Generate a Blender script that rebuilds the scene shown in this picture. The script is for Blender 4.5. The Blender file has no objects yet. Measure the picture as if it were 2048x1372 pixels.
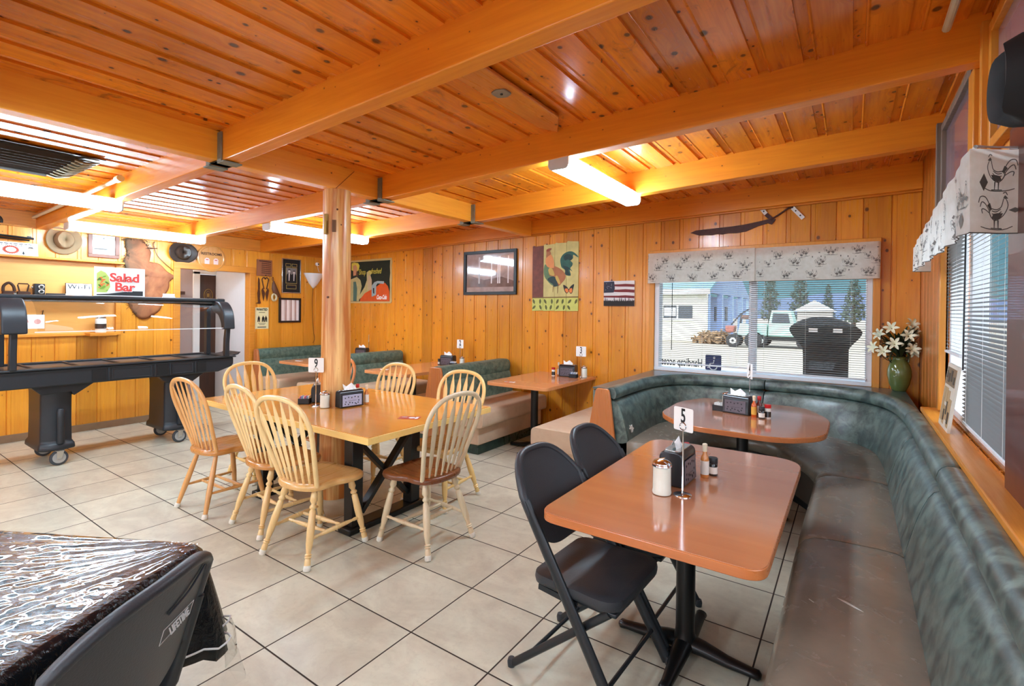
import bpy, math, random
from mathutils import Vector, Matrix
random.seed(7)
scn = bpy.context.scene
COL = scn.collection
PI = math.pi
D = bpy.data
SKY, SUN, EXPO, LAMP = .34, .85, .9, 36.0

def lin(r, g, b):
    def c(v):
        v /= 255.0
        return v / 12.92 if v <= .04045 else ((v + .055) / 1.055) ** 2.4
    return (c(r), c(g), c(b), 1.0)

# ------------------------------------------------------------------ node helpers
class NT:
    def __init__(s, name):
        s.mat = D.materials.new(name); s.mat.use_nodes = True
        s.t = s.mat.node_tree; s.t.nodes.clear()
        s.out = s.t.nodes.new('ShaderNodeOutputMaterial')
        s.p = s.t.nodes.new('ShaderNodeBsdfPrincipled')
        s.t.links.new(s.p.outputs[0], s.out.inputs[0])
    def n(s, typ, **k):
        x = s.t.nodes.new(typ)
        for a, b in k.items(): setattr(x, a, b)
        return x
    def l(s, a, b): s.t.links.new(a, b)
    def put(s, sock, v):
        if isinstance(v, bpy.types.NodeSocket): s.l(v, sock)
        else: sock.default_value = v
    def m(s, op, a, b=0.0, c=None, clamp=False):
        x = s.n('ShaderNodeMath', operation=op, use_clamp=clamp)
        s.put(x.inputs[0], a); s.put(x.inputs[1], b)
        if c is not None: s.put(x.inputs[2], c)
        return x.outputs[0]
    def mr(s, v, a, b, c, d, smooth=False):
        x = s.n('ShaderNodeMapRange', interpolation_type='SMOOTHSTEP' if smooth else 'LINEAR')
        s.put(x.inputs[0], v)
        for i, q in enumerate((a, b, c, d)): s.put(x.inputs[i + 1], q)
        return x.outputs[0]
    def mix(s, f, a, b, mode='MIX'):
        x = s.n('ShaderNodeMix', data_type='RGBA', blend_type=mode)
        s.put(x.inputs[0], f); s.put(x.inputs[6], a); s.put(x.inputs[7], b)
        return x.outputs[2]
    def xyz(s, x, y, z):
        c = s.n('ShaderNodeCombineXYZ')
        s.put(c.inputs[0], x); s.put(c.inputs[1], y); s.put(c.inputs[2], z)
        return c.outputs[0]
    def obj(s):
        tc = s.n('ShaderNodeTexCoord'); sp = s.n('ShaderNodeSeparateXYZ')
        s.l(tc.outputs['Object'], sp.inputs[0])
        return tc.outputs['Object'], sp.outputs[0], sp.outputs[1], sp.outputs[2]
    def noise(s, vec, scale=1.0, detail=3.0, rough=.5, dist=0.0):
        x = s.n('ShaderNodeTexNoise'); s.put(x.inputs['Vector'], vec)
        x.inputs['Scale'].default_value = scale; x.inputs['Detail'].default_value = detail
        x.inputs['Roughness'].default_value = rough; x.inputs['Distortion'].default_value = dist
        return x.outputs['Fac'] if 'Fac' in x.outputs else x.outputs[0]
    def bump(s, h, strength=.3, dist=.01):
        x = s.n('ShaderNodeBump'); x.inputs['Strength'].default_value = strength
        x.inputs['Distance'].default_value = dist; s.put(x.inputs['Height'], h)
        s.l(x.outputs[0], s.p.inputs['Normal'])
    def set(s, **k):
        for a, v in k.items(): s.put(s.p.inputs[a.replace('_', ' ')], v)
        return s

def plain(name, rgb, rough=.5, metal=0.0, coat=0.0, emit=None, es=0.0, var=.06, scale=14.0, bump=0.0, spec=.5, trans=0.0, alpha=1.0, ior=1.45, transmission=0.0):
    t = NT(name); c = lin(*rgb)
    v, x, y, z = t.obj()
    n = t.noise(v, scale, 3)
    d = tuple(q * (1 - var * 2) for q in c[:3]) + (1,)
    u = tuple(min(1, q * (1 + var)) for q in c[:3]) + (1,)
    t.set(Base_Color=t.mix(n, d, u), Roughness=rough, Metallic=metal, Coat_Weight=coat, Specular_IOR_Level=spec, Alpha=alpha, IOR=ior)
    t.p.inputs['Transmission Weight'].default_value = transmission
    if emit:
        t.set(Emission_Color=lin(*emit), Emission_Strength=es)
    if bump: t.bump(n, bump)
    return t.mat

def wood(name, base, dark, along='z', across='x', pitch=None, off=0.0, knots=1.0, rough=.35, grain=.5, coat=0.0, kscale=4.0, vary=.3, kcol=(70, 32, 12), gs=1.0, spec=.5, bump=.15, smudge=0.0, kr=.13, crough=.12):
    t = NT(name); v, X, Y, Z = t.obj()
    ax = dict(x=X, y=Y, z=Z)
    third = [k for k in 'xyz' if k not in (along, across)][0]
    V, U, W = ax[along], ax[across], ax[third]
    if pitch:
        idn = t.m('FLOOR', t.m('DIVIDE', t.m('SUBTRACT', U, off), pitch))
    else:
        idn = 0.0
    wn = t.n('ShaderNodeTexWhiteNoise', noise_dimensions='1D'); t.put(wn.inputs['W'], t.m('ADD', idn, .37))
    rnd = wn.outputs['Value']
    sh = t.m('MULTIPLY', rnd, 37.0)
    # knots
    kv = t.xyz(t.m('ADD', t.m('MULTIPLY', U, kscale), sh), t.m('ADD', t.m('MULTIPLY', V, kscale * .8), sh), t.m('MULTIPLY', W, kscale * .3))
    vo = t.n('ShaderNodeTexVoronoi', feature='F1', voronoi_dimensions='2D'); t.l(kv, vo.inputs['Vector']); vo.inputs['Scale'].default_value = 1.0
    cs = t.n('ShaderNodeSeparateColor'); t.l(vo.outputs['Color'], cs.inputs[0])
    r = t.m('MULTIPLY', t.m('POWER', t.m('MAXIMUM', t.m('SUBTRACT', cs.outputs[0], 1 - .6 * min(knots, 1.6)), 0.0), 1.8), kr)
    q = t.m('DIVIDE', vo.outputs['Distance'], t.m('ADD', r, .0008))
    kn = t.mr(q, .55, 1.15, 1.0, 0.0, True)
    halo = t.mr(q, .6, 3.5, 1.0, 0.0, True)
    gv = t.xyz(t.m('ADD', t.m('MULTIPLY', U, 48 * gs), t.m('MULTIPLY', halo, 2.2)), t.m('MULTIPLY', V, 2.2 * gs), t.m('ADD', t.m('MULTIPLY', W, 48 * gs), sh))
    g = t.noise(gv, 1.0, 4, .6, .4)
    bv = t.xyz(t.m('ADD', t.m('MULTIPLY', U, 7), sh), t.m('MULTIPLY', V, 1.1), t.m('MULTIPLY', W, 7))
    b = t.noise(bv, 1.0, 2, .5, .8)
    B, K = lin(*base), lin(*dark)
    f = t.m('ADD', t.m('MULTIPLY', t.mr(g, .35, .7, 0, 1), grain), t.m('MULTIPLY', t.mr(b, .3, .75, 0, 1), grain * .7), clamp=True)
    c = t.mix(f, B, K)
    if pitch:
        br = t.m('ADD', 1 - vary * .6, t.m('MULTIPLY', rnd, vary))
        c = t.mix(1.0, c, t.xyz(br, br, br), 'MULTIPLY')
    c = t.mix(t.m('MULTIPLY', halo, .35 if knots > 0 else 0), c, K)
    c = t.mix(t.m('MULTIPLY', kn, .88 if knots > 0 else 0), c, lin(*kcol))
    if smudge:
        sm = t.noise(t.xyz(t.m('ADD', t.m('MULTIPLY', U, 9), sh), t.m('MULTIPLY', V, 4.2), 0.0), 1.0, 5, .68, 1.0)
        c = t.mix(t.m('MULTIPLY', t.mr(sm, .58, .72, 0, 1, True), smudge), c, lin(*kcol))
    t.set(Base_Color=c, Roughness=t.mr(g, .3, .7, rough * .8, rough * 1.2), Coat_Weight=coat, Specular_IOR_Level=spec)
    t.p.inputs['Coat Roughness'].default_value = crough
    if bump: t.bump(g, bump, .004)
    return t.mat

# ------------------------------------------------------------------ mesh builder
def catmull(P, n=6, closed=False):
    P = [Vector(p) for p in P]; N = len(P); out = []
    rng = range(N) if closed else range(N - 1)
    for i in rng:
        if closed: a, b, c, d = P[(i - 1) % N], P[i], P[(i + 1) % N], P[(i + 2) % N]
        else: a, b, c, d = P[max(i - 1, 0)], P[i], P[i + 1], P[min(i + 2, N - 1)]
        for k in range(n):
            t = k / n
            out.append(.5 * ((2 * b) + (c - a) * t + (2 * a - 5 * b + 4 * c - d) * t * t + (3 * b - a - 3 * c + d) * t ** 3))
    if not closed: out.append(P[-1])
    return out

def rpoly(pts, r, n=5):
    out = []; N = len(pts)
    for i in range(N):
        a, b, c = Vector(pts[i - 1]), Vector(pts[i]), Vector(pts[(i + 1) % N])
        rr = r[i] if isinstance(r, (list, tuple)) else r
        rr = min(rr, (a - b).length * .49, (c - b).length * .49)
        p, q = b + (a - b).normalized() * rr, b + (c - b).normalized() * rr
        for k in range(n + 1):
            t = k / n
            out.append(tuple((1 - t) ** 2 * p + 2 * t * (1 - t) * b + t * t * q))
    return out

def rrect(x0, x1, y0, y1, r, n=5): return rpoly([(x0, y0), (x1, y0), (x1, y1), (x0, y1)], r, n)
def circle(cx, cy, r, n=24, ry=None): return [(cx + r * math.cos(2 * PI * k / n), cy + (ry or r) * math.sin(2 * PI * k / n)) for k in range(n)]

class MB:
    def __init__(s): s.v = []; s.f = []; s.fm = []; s.mats = []; s.c = 0
    def use(s, m):
        if m not in s.mats: s.mats.append(m)
        s.c = s.mats.index(m); return s
    def add(s, vs, fs, M=None):
        o = len(s.v)
        for p in vs:
            p = Vector(p)
            if M is not None: p = M @ p
            s.v.append(p)
        for f in fs: s.f.append(tuple(o + i for i in f)); s.fm.append(s.c)
        return s
    def box(s, x0, x1, y0, y1, z0, z1, M=None):
        return s.add([(x0, y0, z0), (x1, y0, z0), (x1, y1, z0), (x0, y1, z0), (x0, y0, z1), (x1, y0, z1), (x1, y1, z1), (x0, y1, z1)],
                     [(0, 3, 2, 1), (4, 5, 6, 7), (0, 1, 5, 4), (1, 2, 6, 5), (2, 3, 7, 6), (3, 0, 4, 7)], M)
    def bar(s, p, q, w, h, up=(0, 0, 1)):
        p, q = Vector(p), Vector(q); d = (q - p).normalized(); u = Vector(up)
        if abs(d.dot(u)) > .98: u = Vector((1, 0, 0))
        a = d.cross(u).normalized(); b = a.cross(d).normalized()
        vs = []
        for e in (p, q):
            for (i, j) in ((-1, -1), (1, -1), (1, 1), (-1, 1)): vs.append(e + a * w / 2 * i + b * h / 2 * j)
        return s.add(vs, [(0, 1, 2, 3), (7, 6, 5, 4), (0, 4, 5, 1), (1, 5, 6, 2), (2, 6, 7, 3), (3, 7, 4, 0)])
    def tube(s, P, r, n=10, closed=False, ry=None, up=None, M=None):
        P = [Vector(p) for p in P]; N = len(P)
        R = r if isinstance(r, (list, tuple)) else [r] * N
        u = None; vs = []; fs = []
        for i in range(N):
            if closed: d = (P[(i + 1) % N] - P[i - 1]).normalized()
            else: d = (P[min(i + 1, N - 1)] - P[max(i - 1, 0)]).normalized()
            if up is not None:
                u = Vector(up) - d * Vector(up).dot(d); u.normalize()
            elif u is None:
                u = d.orthogonal().normalized()
            else:
                u = (u - d * u.dot(d)).normalized()
            w = d.cross(u)
            for k in range(n):
                a = 2 * PI * k / n
                vs.append(P[i] + u * math.cos(a) * R[i] * (1 if ry is None else ry) + w * math.sin(a) * R[i])
        for i in range(N if closed else N - 1):
            for k in range(n):
                a, b = i * n + k, i * n + (k + 1) % n
                c, d2 = ((i + 1) % N) * n + (k + 1) % n, ((i + 1) % N) * n + k
                fs.append((a, b, c, d2))
        if not closed:
            fs.append(tuple(reversed(range(n)))); fs.append(tuple((N - 1) * n + k for k in range(n)))
        return s.add(vs, fs, M)
    def lathe(s, prof, n=20, o=(0, 0, 0), M=None):
        vs = []; fs = []; N = len(prof); o = Vector(o)
        for (r, z) in prof:
            for k in range(n):
                a = 2 * PI * k / n; vs.append(o + Vector((r * math.cos(a), r * math.sin(a), z)))
        for i in range(N - 1):
            for k in range(n):
                a, b = i * n + k, i * n + (k + 1) % n
                fs.append((a, b, b + n, a + n))
        fs.append(tuple(reversed(range(n)))); fs.append(tuple((N - 1) * n + k for k in range(n)))
        return s.add(vs, fs, M)
    def prism(s, poly, a, b, plane='xy', M=None):
        n = len(poly)
        def P(u, v, w): return {'xy': (u, v, w), 'xz': (u, w, v), 'yz': (w, u, v)}[plane]
        vs = [P(u, v, a) for u, v in poly] + [P(u, v, b) for u, v in poly]
        fs = [tuple(range(n)), tuple(range(2 * n - 1, n - 1, -1))] + [(i, i + n, (i + 1) % n + n, (i + 1) % n) for i in range(n)]
        return s.add(vs, fs, M)
    def flat(s, poly, d=.002, y=0.0):
        """a flat painted shape on a wall panel: poly in local x,z, standing d proud of y"""
        return s.prism(poly, y - d, y, 'xz')
    def grid(s, rows, closed=False):
        R = len(rows); C = len(rows[0]); vs = [p for r in rows for p in r]; fs = []
        for i in range(R - 1):
            for j in range(C if closed else C - 1):
                a, b = i * C + j, i * C + (j + 1) % C
                fs.append((a, b, b + C, a + C))
        return s.add(vs, fs)
    def build(s, name, parent=None, mat=None, bevel=0, seg=2, smooth=35, world=False, solid=0, sub=0, loc=None, rot=None):
        me = D.meshes.new(name)
        off = Vector((0, 0, 0))
        if world and parent is not None:
            off = Vector(parent.location)
            if parent.parent is not None: off = off + Vector(parent.parent.location)
        me.from_pydata([tuple(p - off) for p in s.v], [], s.f)
        for m in (s.mats or [mat]): me.materials.append(m)
        if s.mats:
            me.polygons.foreach_set('material_index', s.fm)
        import bmesh
        bm = bmesh.new(); bm.from_mesh(me)
        if not getattr(s, 'open', False): bmesh.ops.recalc_face_normals(bm, faces=bm.faces)
        bm.to_mesh(me); bm.free()
        if smooth:
            me.shade_smooth(); me.set_sharp_from_angle(angle=math.radians(smooth))
        me.update()
        o = D.objects.new(name, me); COL.objects.link(o)
        if parent is not None: o.parent = parent
        if loc is not None: o.location = loc
        if rot is not None: o.rotation_euler = rot
        if solid:
            q = o.modifiers.new('solid', 'SOLIDIFY'); q.thickness = solid; q.offset = 0
        if bevel:
            q = o.modifiers.new('bevel', 'BEVEL'); q.width = bevel; q.segments = seg; q.limit_method = 'ANGLE'; q.angle_limit = math.radians(40)
            q.harden_normals = False
        if sub:
            q = o.modifiers.new('sub', 'SUBSURF'); q.levels = sub; q.render_levels = sub
        return o

def thing(name, label, cat, loc=(0, 0, 0), rz=0.0, group=None):
    o = D.objects.new(name, None); COL.objects.link(o); o.empty_display_size = .05
    o.location = loc; o.rotation_euler = (0, 0, rz); o['label'] = label; o['category'] = cat
    if group: o['group'] = group
    return o
def tag(o, label, cat, group=None, kind=None):
    o['label'] = label; o['category'] = cat
    if group: o['group'] = group
    if kind: o['kind'] = kind
    return o
def struct(o):
    o['kind'] = 'structure'; return o
def textmesh(name, body, size, mat, parent, loc, rot=(PI / 2, 0, 0), ext=.0008, ax='CENTER', shear=0.0, sx=1.0, space=1.0, bold=0.0):
    cu = D.curves.new(name, 'FONT'); cu.body = body; cu.size = size; cu.extrude = ext; cu.align_x = ax; cu.align_y = 'CENTER'
    cu.shear = shear; cu.space_character = space; cu.offset = bold
    cu.resolution_u = 3
    o = D.objects.new(name + '_c', cu); COL.objects.link(o)
    me = D.meshes.new_from_object(o); D.objects.remove(o); D.curves.remove(cu)
    me.materials.clear(); me.materials.append(mat)
    q = D.objects.new(name, me); COL.objects.link(q); q.parent = parent; q.location = loc; q.rotation_euler = rot
    q.scale = (sx, 1, 1); me.name = name
    return q
# ------------------------------------------------------------------ materials
T = 0.4572
def floor_mat():
    t = NT('ceramic_tile'); v, X, Y, Z = t.obj()
    u, w = t.m('DIVIDE', X, T), t.m('DIVIDE', Y, T)
    fu, fw = t.m('FLOOR', t.m('ADD', u, .5)), t.m('FLOOR', t.m('ADD', w, .5))
    du = t.m('ABSOLUTE', t.m('SUBTRACT', u, fu)); dw = t.m('ABSOLUTE', t.m('SUBTRACT', w, fw))
    d = t.m('MULTIPLY', t.m('MINIMUM', du, dw), T)
    g = t.mr(d, .0028, .0046, 1, 0)
    wn = t.n('ShaderNodeTexWhiteNoise', noise_dimensions='2D')
    t.l(t.xyz(t.m('FLOOR', u), t.m('FLOOR', w), 0), wn.inputs['Vector'])
    ids = t.m('MULTIPLY', wn.outputs['Value'], 20)
    n1 = t.noise(t.xyz(t.m('ADD', X, ids), t.m('MULTIPLY', Y, 1.6), ids), 3.2, 5, .62, .6)
    n2 = t.noise(t.xyz(X, Y, ids), 26, 5, .7)
    c = t.mix(t.mr(n1, .33, .68, 0, 1), lin(210, 206, 184), lin(186, 178, 158))
    c = t.mix(t.mr(n2, .5, .75, 0, .35), c, lin(168, 156, 138))
    br = t.m('ADD', .94, t.m('MULTIPLY', wn.outputs['Value'], .1))
    c = t.mix(1.0, c, t.xyz(br, br, br), 'MULTIPLY')
    c = t.mix(g, c, lin(46, 30, 20))
    t.set(Base_Color=c, Roughness=t.mix(g, (.3,) * 3 + (1,), (.85,) * 3 + (1,)))
    t.bump(t.m('ADD', t.m('MULTIPLY', g, -1.0), t.m('MULTIPLY', n2, .06)), .5, .002)
    return t.mat
M_TILE = floor_mat()
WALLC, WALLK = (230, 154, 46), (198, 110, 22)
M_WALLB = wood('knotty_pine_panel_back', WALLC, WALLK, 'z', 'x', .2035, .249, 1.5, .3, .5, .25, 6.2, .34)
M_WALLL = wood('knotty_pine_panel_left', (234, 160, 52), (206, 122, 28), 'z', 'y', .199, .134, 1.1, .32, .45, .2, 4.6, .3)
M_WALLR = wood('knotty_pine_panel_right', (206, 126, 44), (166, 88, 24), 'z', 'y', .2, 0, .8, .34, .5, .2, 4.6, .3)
M_CEIL = wood('pine_ceiling_board', (236, 142, 32), (190, 98, 16), 'y', 'x', .205, 4.834, 1.6, .24, .6, .35, 7.0, .34, (56, 30, 12), smudge=.55, kr=.17, crough=.22)
M_BEAMX = wood('stained_beam_x', (240, 154, 42), (212, 118, 24), 'x', 'z', None, 0, .8, .36, .42, .1, 4.0)
M_BEAMY = wood('stained_beam_y', (250, 174, 58), (230, 140, 36), 'y', 'z', None, 0, .7, .34, .42, .1, 3.4)
M_TRIM = wood('pine_trim', (218, 138, 44), (180, 98, 22), 'x', 'z', None, 0, .3, .36, .4)
M_TRIMZ = wood('pine_trim_upright', (220, 148, 54), (186, 108, 28), 'z', 'x', None, 0, .3, .34, .4)
M_TRIMY = wood('pine_trim_long', (220, 144, 50), (186, 106, 26), 'y', 'z', None, 0, .3, .36, .4)
M_BASE = plain('baseboard_vinyl', (142, 112, 84), .55, var=.12)
M_PLY = wood('plywood_panel', (222, 160, 84), (204, 136, 62), 'y', 'z', None, 0, .15, .4, .35, 0, 2.0, gs=.4)
M_GREYWALL = plain('hall_paint', (168, 150, 146), .6, var=.02)
M_PALEWALL = plain('hall_paint_pale', (212, 210, 212), .6, var=.02)
M_WHITE = plain('white_paint', (228, 228, 226), .45, var=.02)
M_VINYLW = plain('white_vinyl_frame', (222, 224, 228), .35, var=.02)
M_BLACK = plain('black_metal', (14, 14, 15), .35, 0, .1, var=.1)
M_BLACKP = plain('black_plastic', (26, 27, 30), .42, var=.08, scale=60)
M_STEEL = plain('bare_steel', (132, 134, 120), .6, .3, var=.2, scale=30)
M_CHROME = plain('chrome', (225, 225, 228), .12, 1.0, var=.02)
M_GREYWOOD = wood('weathered_grey_wood', (132, 118, 106), (98, 84, 74), 'z', 'x', None, 0, .2, .55, .5)
def glass(name='window_glass', tint=(1, 1, 1), rough=0.0, refl=.9):
    t = NT(name)
    tr = t.n('ShaderNodeBsdfTransparent'); tr.inputs[0].default_value = tint + (1,)
    gl = t.n('ShaderNodeBsdfGlossy'); gl.inputs['Roughness'].default_value = rough
    fr = t.n('ShaderNodeFresnel'); fr.inputs['IOR'].default_value = 1.45
    mx = t.n('ShaderNodeMixShader')
    ge = t.n('ShaderNodeNewGeometry'); t.l(t.m('MULTIPLY', t.m('MULTIPLY', fr.outputs[0], refl), t.m('SUBTRACT', 1.0, ge.outputs['Backfacing'])), mx.inputs[0]); t.l(tr.outputs[0], mx.inputs[1]); t.l(gl.outputs[0], mx.inputs[2])
    t.l(mx.outputs[0], t.out.inputs[0])
    return t.mat
M_GLASS = glass()

# ------------------------------------------------------------------ room shell
XL, XR, YB, YN = -1.42, 6.76, 4.25, -3.7
def ztop(x): return 2.675 + (x - 2.87) * (.0385 if x > 2.87 else .0225)
def zbeam(x): return 2.478 + (x - 2.87) * (.0395 if x > 2.87 else .0185)
def zD(x): return 2.418 + .0216 * (x + 1.4)

f = MB(); f.box(-4.2, XR + .12, YN - .1, YB + .12, -.06, 0); struct(f.build('floor', mat=M_TILE, smooth=0))

def paneling(u0, u1, zlo, zhi, holes, pitch, off, emit):
    """boards with routed joints; emit(u,z,depth) -> point"""
    bp = {u0, u1}
    k0 = math.floor((u0 - off) / pitch); k1 = math.ceil((u1 - off) / pitch)
    dep = {}
    for k in range(k0, k1 + 1):
        e = off + k * pitch
        for q, dd in ((-.005, 0), (-.001, -.009), (.004, -.009), (.007, 0), (.034, 0), (.036, -.003), (.039, 0)):
            if u0 < e + q < u1: bp.add(e + q); dep[e + q] = dd
    for h in holes: bp.add(h[0]); bp.add(h[1])
    bp = sorted(bp); mb = MB(); mb.open = True
    for a, b in zip(bp, bp[1:]):
        c = (a + b) / 2
        za, zb = zhi(a), zhi(b)
        spans = [(zlo, None)]
        for h in holes:
            if h[0] < c < h[1]: spans = [(zlo, h[2]), (h[3], None)]
        for s0, s1 in spans:
            mb.add([emit(a, s0, dep.get(a, 0)), emit(b, s0, dep.get(b, 0)), emit(b, s1 if s1 else zb, dep.get(b, 0)), emit(a, s1 if s1 else za, dep.get(a, 0))], [(0, 1, 2, 3)])
    return mb
def slabwall(mb, axis, c0, c1, u0, u1, z0, z1, holes):
    """solid wall with rectangular holes behind the boards"""
    us = sorted({u0, u1} | {h[0] for h in holes} | {h[1] for h in holes})
    for a, b in zip(us, us[1:]):
        c = (a + b) / 2; sp = [(z0, z1)]
        for h in holes:
            if h[0] < c < h[1]: sp = [(z0, h[2]), (h[3], z1)]
        for p, q in sp:
            if q - p < .001: continue
            if axis == 'y': mb.box(a, b, c0, c1, p, q)
            else: mb.box(c0, c1, a, b, p, q)
    return mb

WB = (4.46, 6.43, .885, 2.16)      # back window hole x0,x1,z0,z1
WR = (1.28, 2.95, .93, 2.12)       # right window hole (along y)
WR2 = (-.95, .72, .93, 2.12)       # next window along the right wall, outside the frame
WR3 = (-3.2, -1.5, .93, 2.12)
mb = slabwall(paneling(XL, XR, 0, lambda x: ztop(x) + .02, [WB], .2035, .249, lambda u, z, d: (u, YB - d, z)), 'y', YB + .012, YB + .13, XL - .1, XR + .12, 0, 3.1, [WB])
struct(mb.build('wall_back', mat=M_WALLB, smooth=0))
DOOR = (1.84, 2.80, 0, 2.06)
mb = slabwall(paneling(YN, YB, .085, lambda x: ztop(XL) + .02, [(1.84, 2.80, .085, 2.06)], .199, .134, lambda u, z, d: (XL + d, u, z)), 'x', XL - .13, XL - .012, YN - .1, YB, 0, 3.1, [(1.80, 2.84, 0, 2.10)])
struct(mb.build('wall_left', mat=M_WALLL, smooth=0))
CL = [(1.88, 2.87, 2.27, 2.74), (.58, 1.6, 2.27, 2.74), (-.72, .3, 2.27, 2.74)]
RH = [WR, WR2, WR3]
def rwall():
    mb = MB(); mb.open = True
    p = paneling(YN, YB, 0, lambda y: ztop(XR) + .02, [WR, WR2, WR3], .2, .05, lambda u, z, d: (XR - d, u, z))
    return slabwall(p, 'x', XR + .012, XR + .13, YN - .1, YB, 0, 3.1, RH)
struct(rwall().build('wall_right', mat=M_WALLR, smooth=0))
FW = [(.2, 2.9, .85, 2.3), (3.5, 6.3, .85, 2.3)]  # openings added in the unseen front wall to let daylight in
mb = slabwall(MB(), 'y', YN - .12, YN, XL - .1, XR + .12, 0, 3.1, FW)
struct(mb.build('wall_front', mat=M_WALLB, smooth=0))

# ceiling: boards running front to back with a routed channel at each joint
mb = MB(); mb.open = True
us = {XL - .05, 2.87, XR + .05}; dep = {}
k = -32
while 4.834 + k * .205 < XR + .05:
    e = 4.834 + k * .205
    if e > XL:
        for q, dd in ((-.001, 0), (0, .014), (.046, .014), (.0475, 0), (.054, -.004), (.061, 0)):
            if e + q < XR: us.add(e + q); dep[e + q] = dd
    k += 1
us = sorted(us)
for a, b in zip(us, us[1:]):
    za, zb = ztop(a) + dep.get(a, 0), ztop(b) + dep.get(b, 0)
    mb.add([(a, YN, za), (b, YN, zb), (b, YB, zb), (a, YB, za)], [(0, 1, 2, 3)])
mb.add([(XL - .1, YN - .1, 2.68), (XR + .3, YN - .1, 2.9), (XR + .3, YB + .1, 2.9), (XL - .1, YB + .1, 2.68),
        (XL - .1, YN - .1, 2.95), (XR + .3, YN - .1, 3.1), (XR + .3, YB + .1, 3.1), (XL - .1, YB + .1, 2.95)],
       [(0, 3, 2, 1), (4, 5, 6, 7), (0, 1, 5, 4), (1, 2, 6, 5), (2, 3, 7, 6), (3, 0, 4, 7)])
struct(mb.build('ceiling', mat=M_CEIL, smooth=0))

# beams
GX0, GX1 = 2.765, 2.87
n = 1
def beam_struct(mb, mat, name='ceiling_beam'):
    o = mb.build(name, mat=mat, bevel=.006, seg=2); struct(o); return o
mb = MB(); mb.box(GX0, GX1, YN, 4.17, 2.487, 2.72); beam_struct(mb, M_BEAMY, 'ceiling_girder')
BY = [.361, 1.678, 2.955, -.936, -2.23, -3.5]
for y in BY:
    for (a, b) in ((GX1 + .004, XR), (XL, GX0 - .004)):
        mb = MB(); mb.add([(a, y, zbeam(a)), (b, y, zbeam(b)), (b, y + .095, zbeam(b)), (a, y + .095, zbeam(a)),
                           (a, y, ztop(a) + .02), (b, y, ztop(b) + .02), (b, y + .095, ztop(b) + .02), (a, y + .095, ztop(a) + .02)],
                          [(0, 3, 2, 1), (4, 5, 6, 7), (0, 1, 5, 4), (1, 2, 6, 5), (2, 3, 7, 6), (3, 0, 4, 7)])
        beam_struct(mb, M_BEAMX)
mb = MB()
a, b = XL, XR
mb.add([(a, 4.175, zD(a)), (b, 4.175, zD(b)), (b, YB, zD(b)), (a, YB, zD(a)), (a, 4.175, ztop(a) + .02), (b, 4.175, ztop(b) + .02), (b, YB, ztop(b) + .02), (a, YB, ztop(a) + .02)],
       [(0, 3, 2, 1), (4, 5, 6, 7), (0, 1, 5, 4), (1, 2, 6, 5), (2, 3, 7, 6), (3, 0, 4, 7)])
beam_struct(mb, M_BEAMX)
mb = MB(); mb.bar((XL, 4.222, zD(a) - .008), (XR, 4.222, zD(b) - .008), .03, .018); struct(mb.build('trim_1', mat=M_TRIM, bevel=.004))
# left wall header boards between the beams, with a ledge below
mb = MB(); mb.box(XL, XL + .022, YN, 4.17, 2.425, ztop(XL) + .01); struct(mb.build('trim_2', mat=M_TRIMY, bevel=.003))
mb = MB(); mb.box(XL, XL + .035, YN, 4.17, 2.405, 2.425); struct(mb.build('trim_3', mat=M_TRIMY, bevel=.003))
mb = MB(); mb.box(XL - .001, XL + .014, YN, DOOR[0] - .09, 0, .085); mb.box(XL - .001, XL + .014, DOOR[1] + .09, 4.24, 0, .085); struct(mb.build('baseboard_left', mat=M_BASE, bevel=.003))
# doorway casing
mb = MB(); mb.box(XL - .13, XL + .02, DOOR[0] - .085, DOOR[0], 0, 2.06); mb.box(XL - .13, XL + .02, DOOR[1], DOOR[1] + .085, 0, 2.06)
mb.box(XL - .13, XL + .022, DOOR[0] - .085, DOOR[1] + .085, 2.06, 2.15); struct(mb.build('trim_4', mat=M_TRIMY, bevel=.004))
# girder hangers
for i, (y, sd) in enumerate([(.361, 1), (1.678, 1), (2.955, 1), (.361, -1), (1.678, -1), (2.955, -1)]):
    x = GX1 if sd > 0 else GX0
    h = thing('beam_hanger', '', 'hanger', (x, y + .05, 2.487), 0, None)
    mb = MB()
    e = .012
    mb.box(x - (0 if sd > 0 else .05), x + (.05 if sd > 0 else 0), y - e, y - .002, 2.47, 2.665)
    mb.box(x - (0 if sd > 0 else .03), x + (.03 if sd > 0 else 0), y + .097, y + .095 + e, 2.47, 2.665)
    mb.box(x - (0 if sd > 0 else .085), x + (.085 if sd > 0 else 0), y - e, y + .095 + e, 2.466, 2.475)
    mb.box(min(x, x - sd * .1), max(x, x - sd * .1), y - e, y + .095 + e, 2.478, 2.485)
    mb.build('strap', h, M_STEEL, world=True, bevel=.001)
    where = {.361: 'nearest the camera', 1.678: 'near the log post top', 2.955: 'nearest the back wall'}[y]
    h['label'] = 'rusty steel hanger on the %s face of the girder, %s' % ('right' if sd > 0 else 'left', where)
    h['group'] = 'steel beam hangers on the girder'

mb = MB(); mb.bar((2.8715, 1.245, 2.49), (2.8715, 1.42, 2.665), .003, .003); struct(mb.build('trim_11', mat=plain('joint_gap', (70, 34, 14), .8)))
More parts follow.
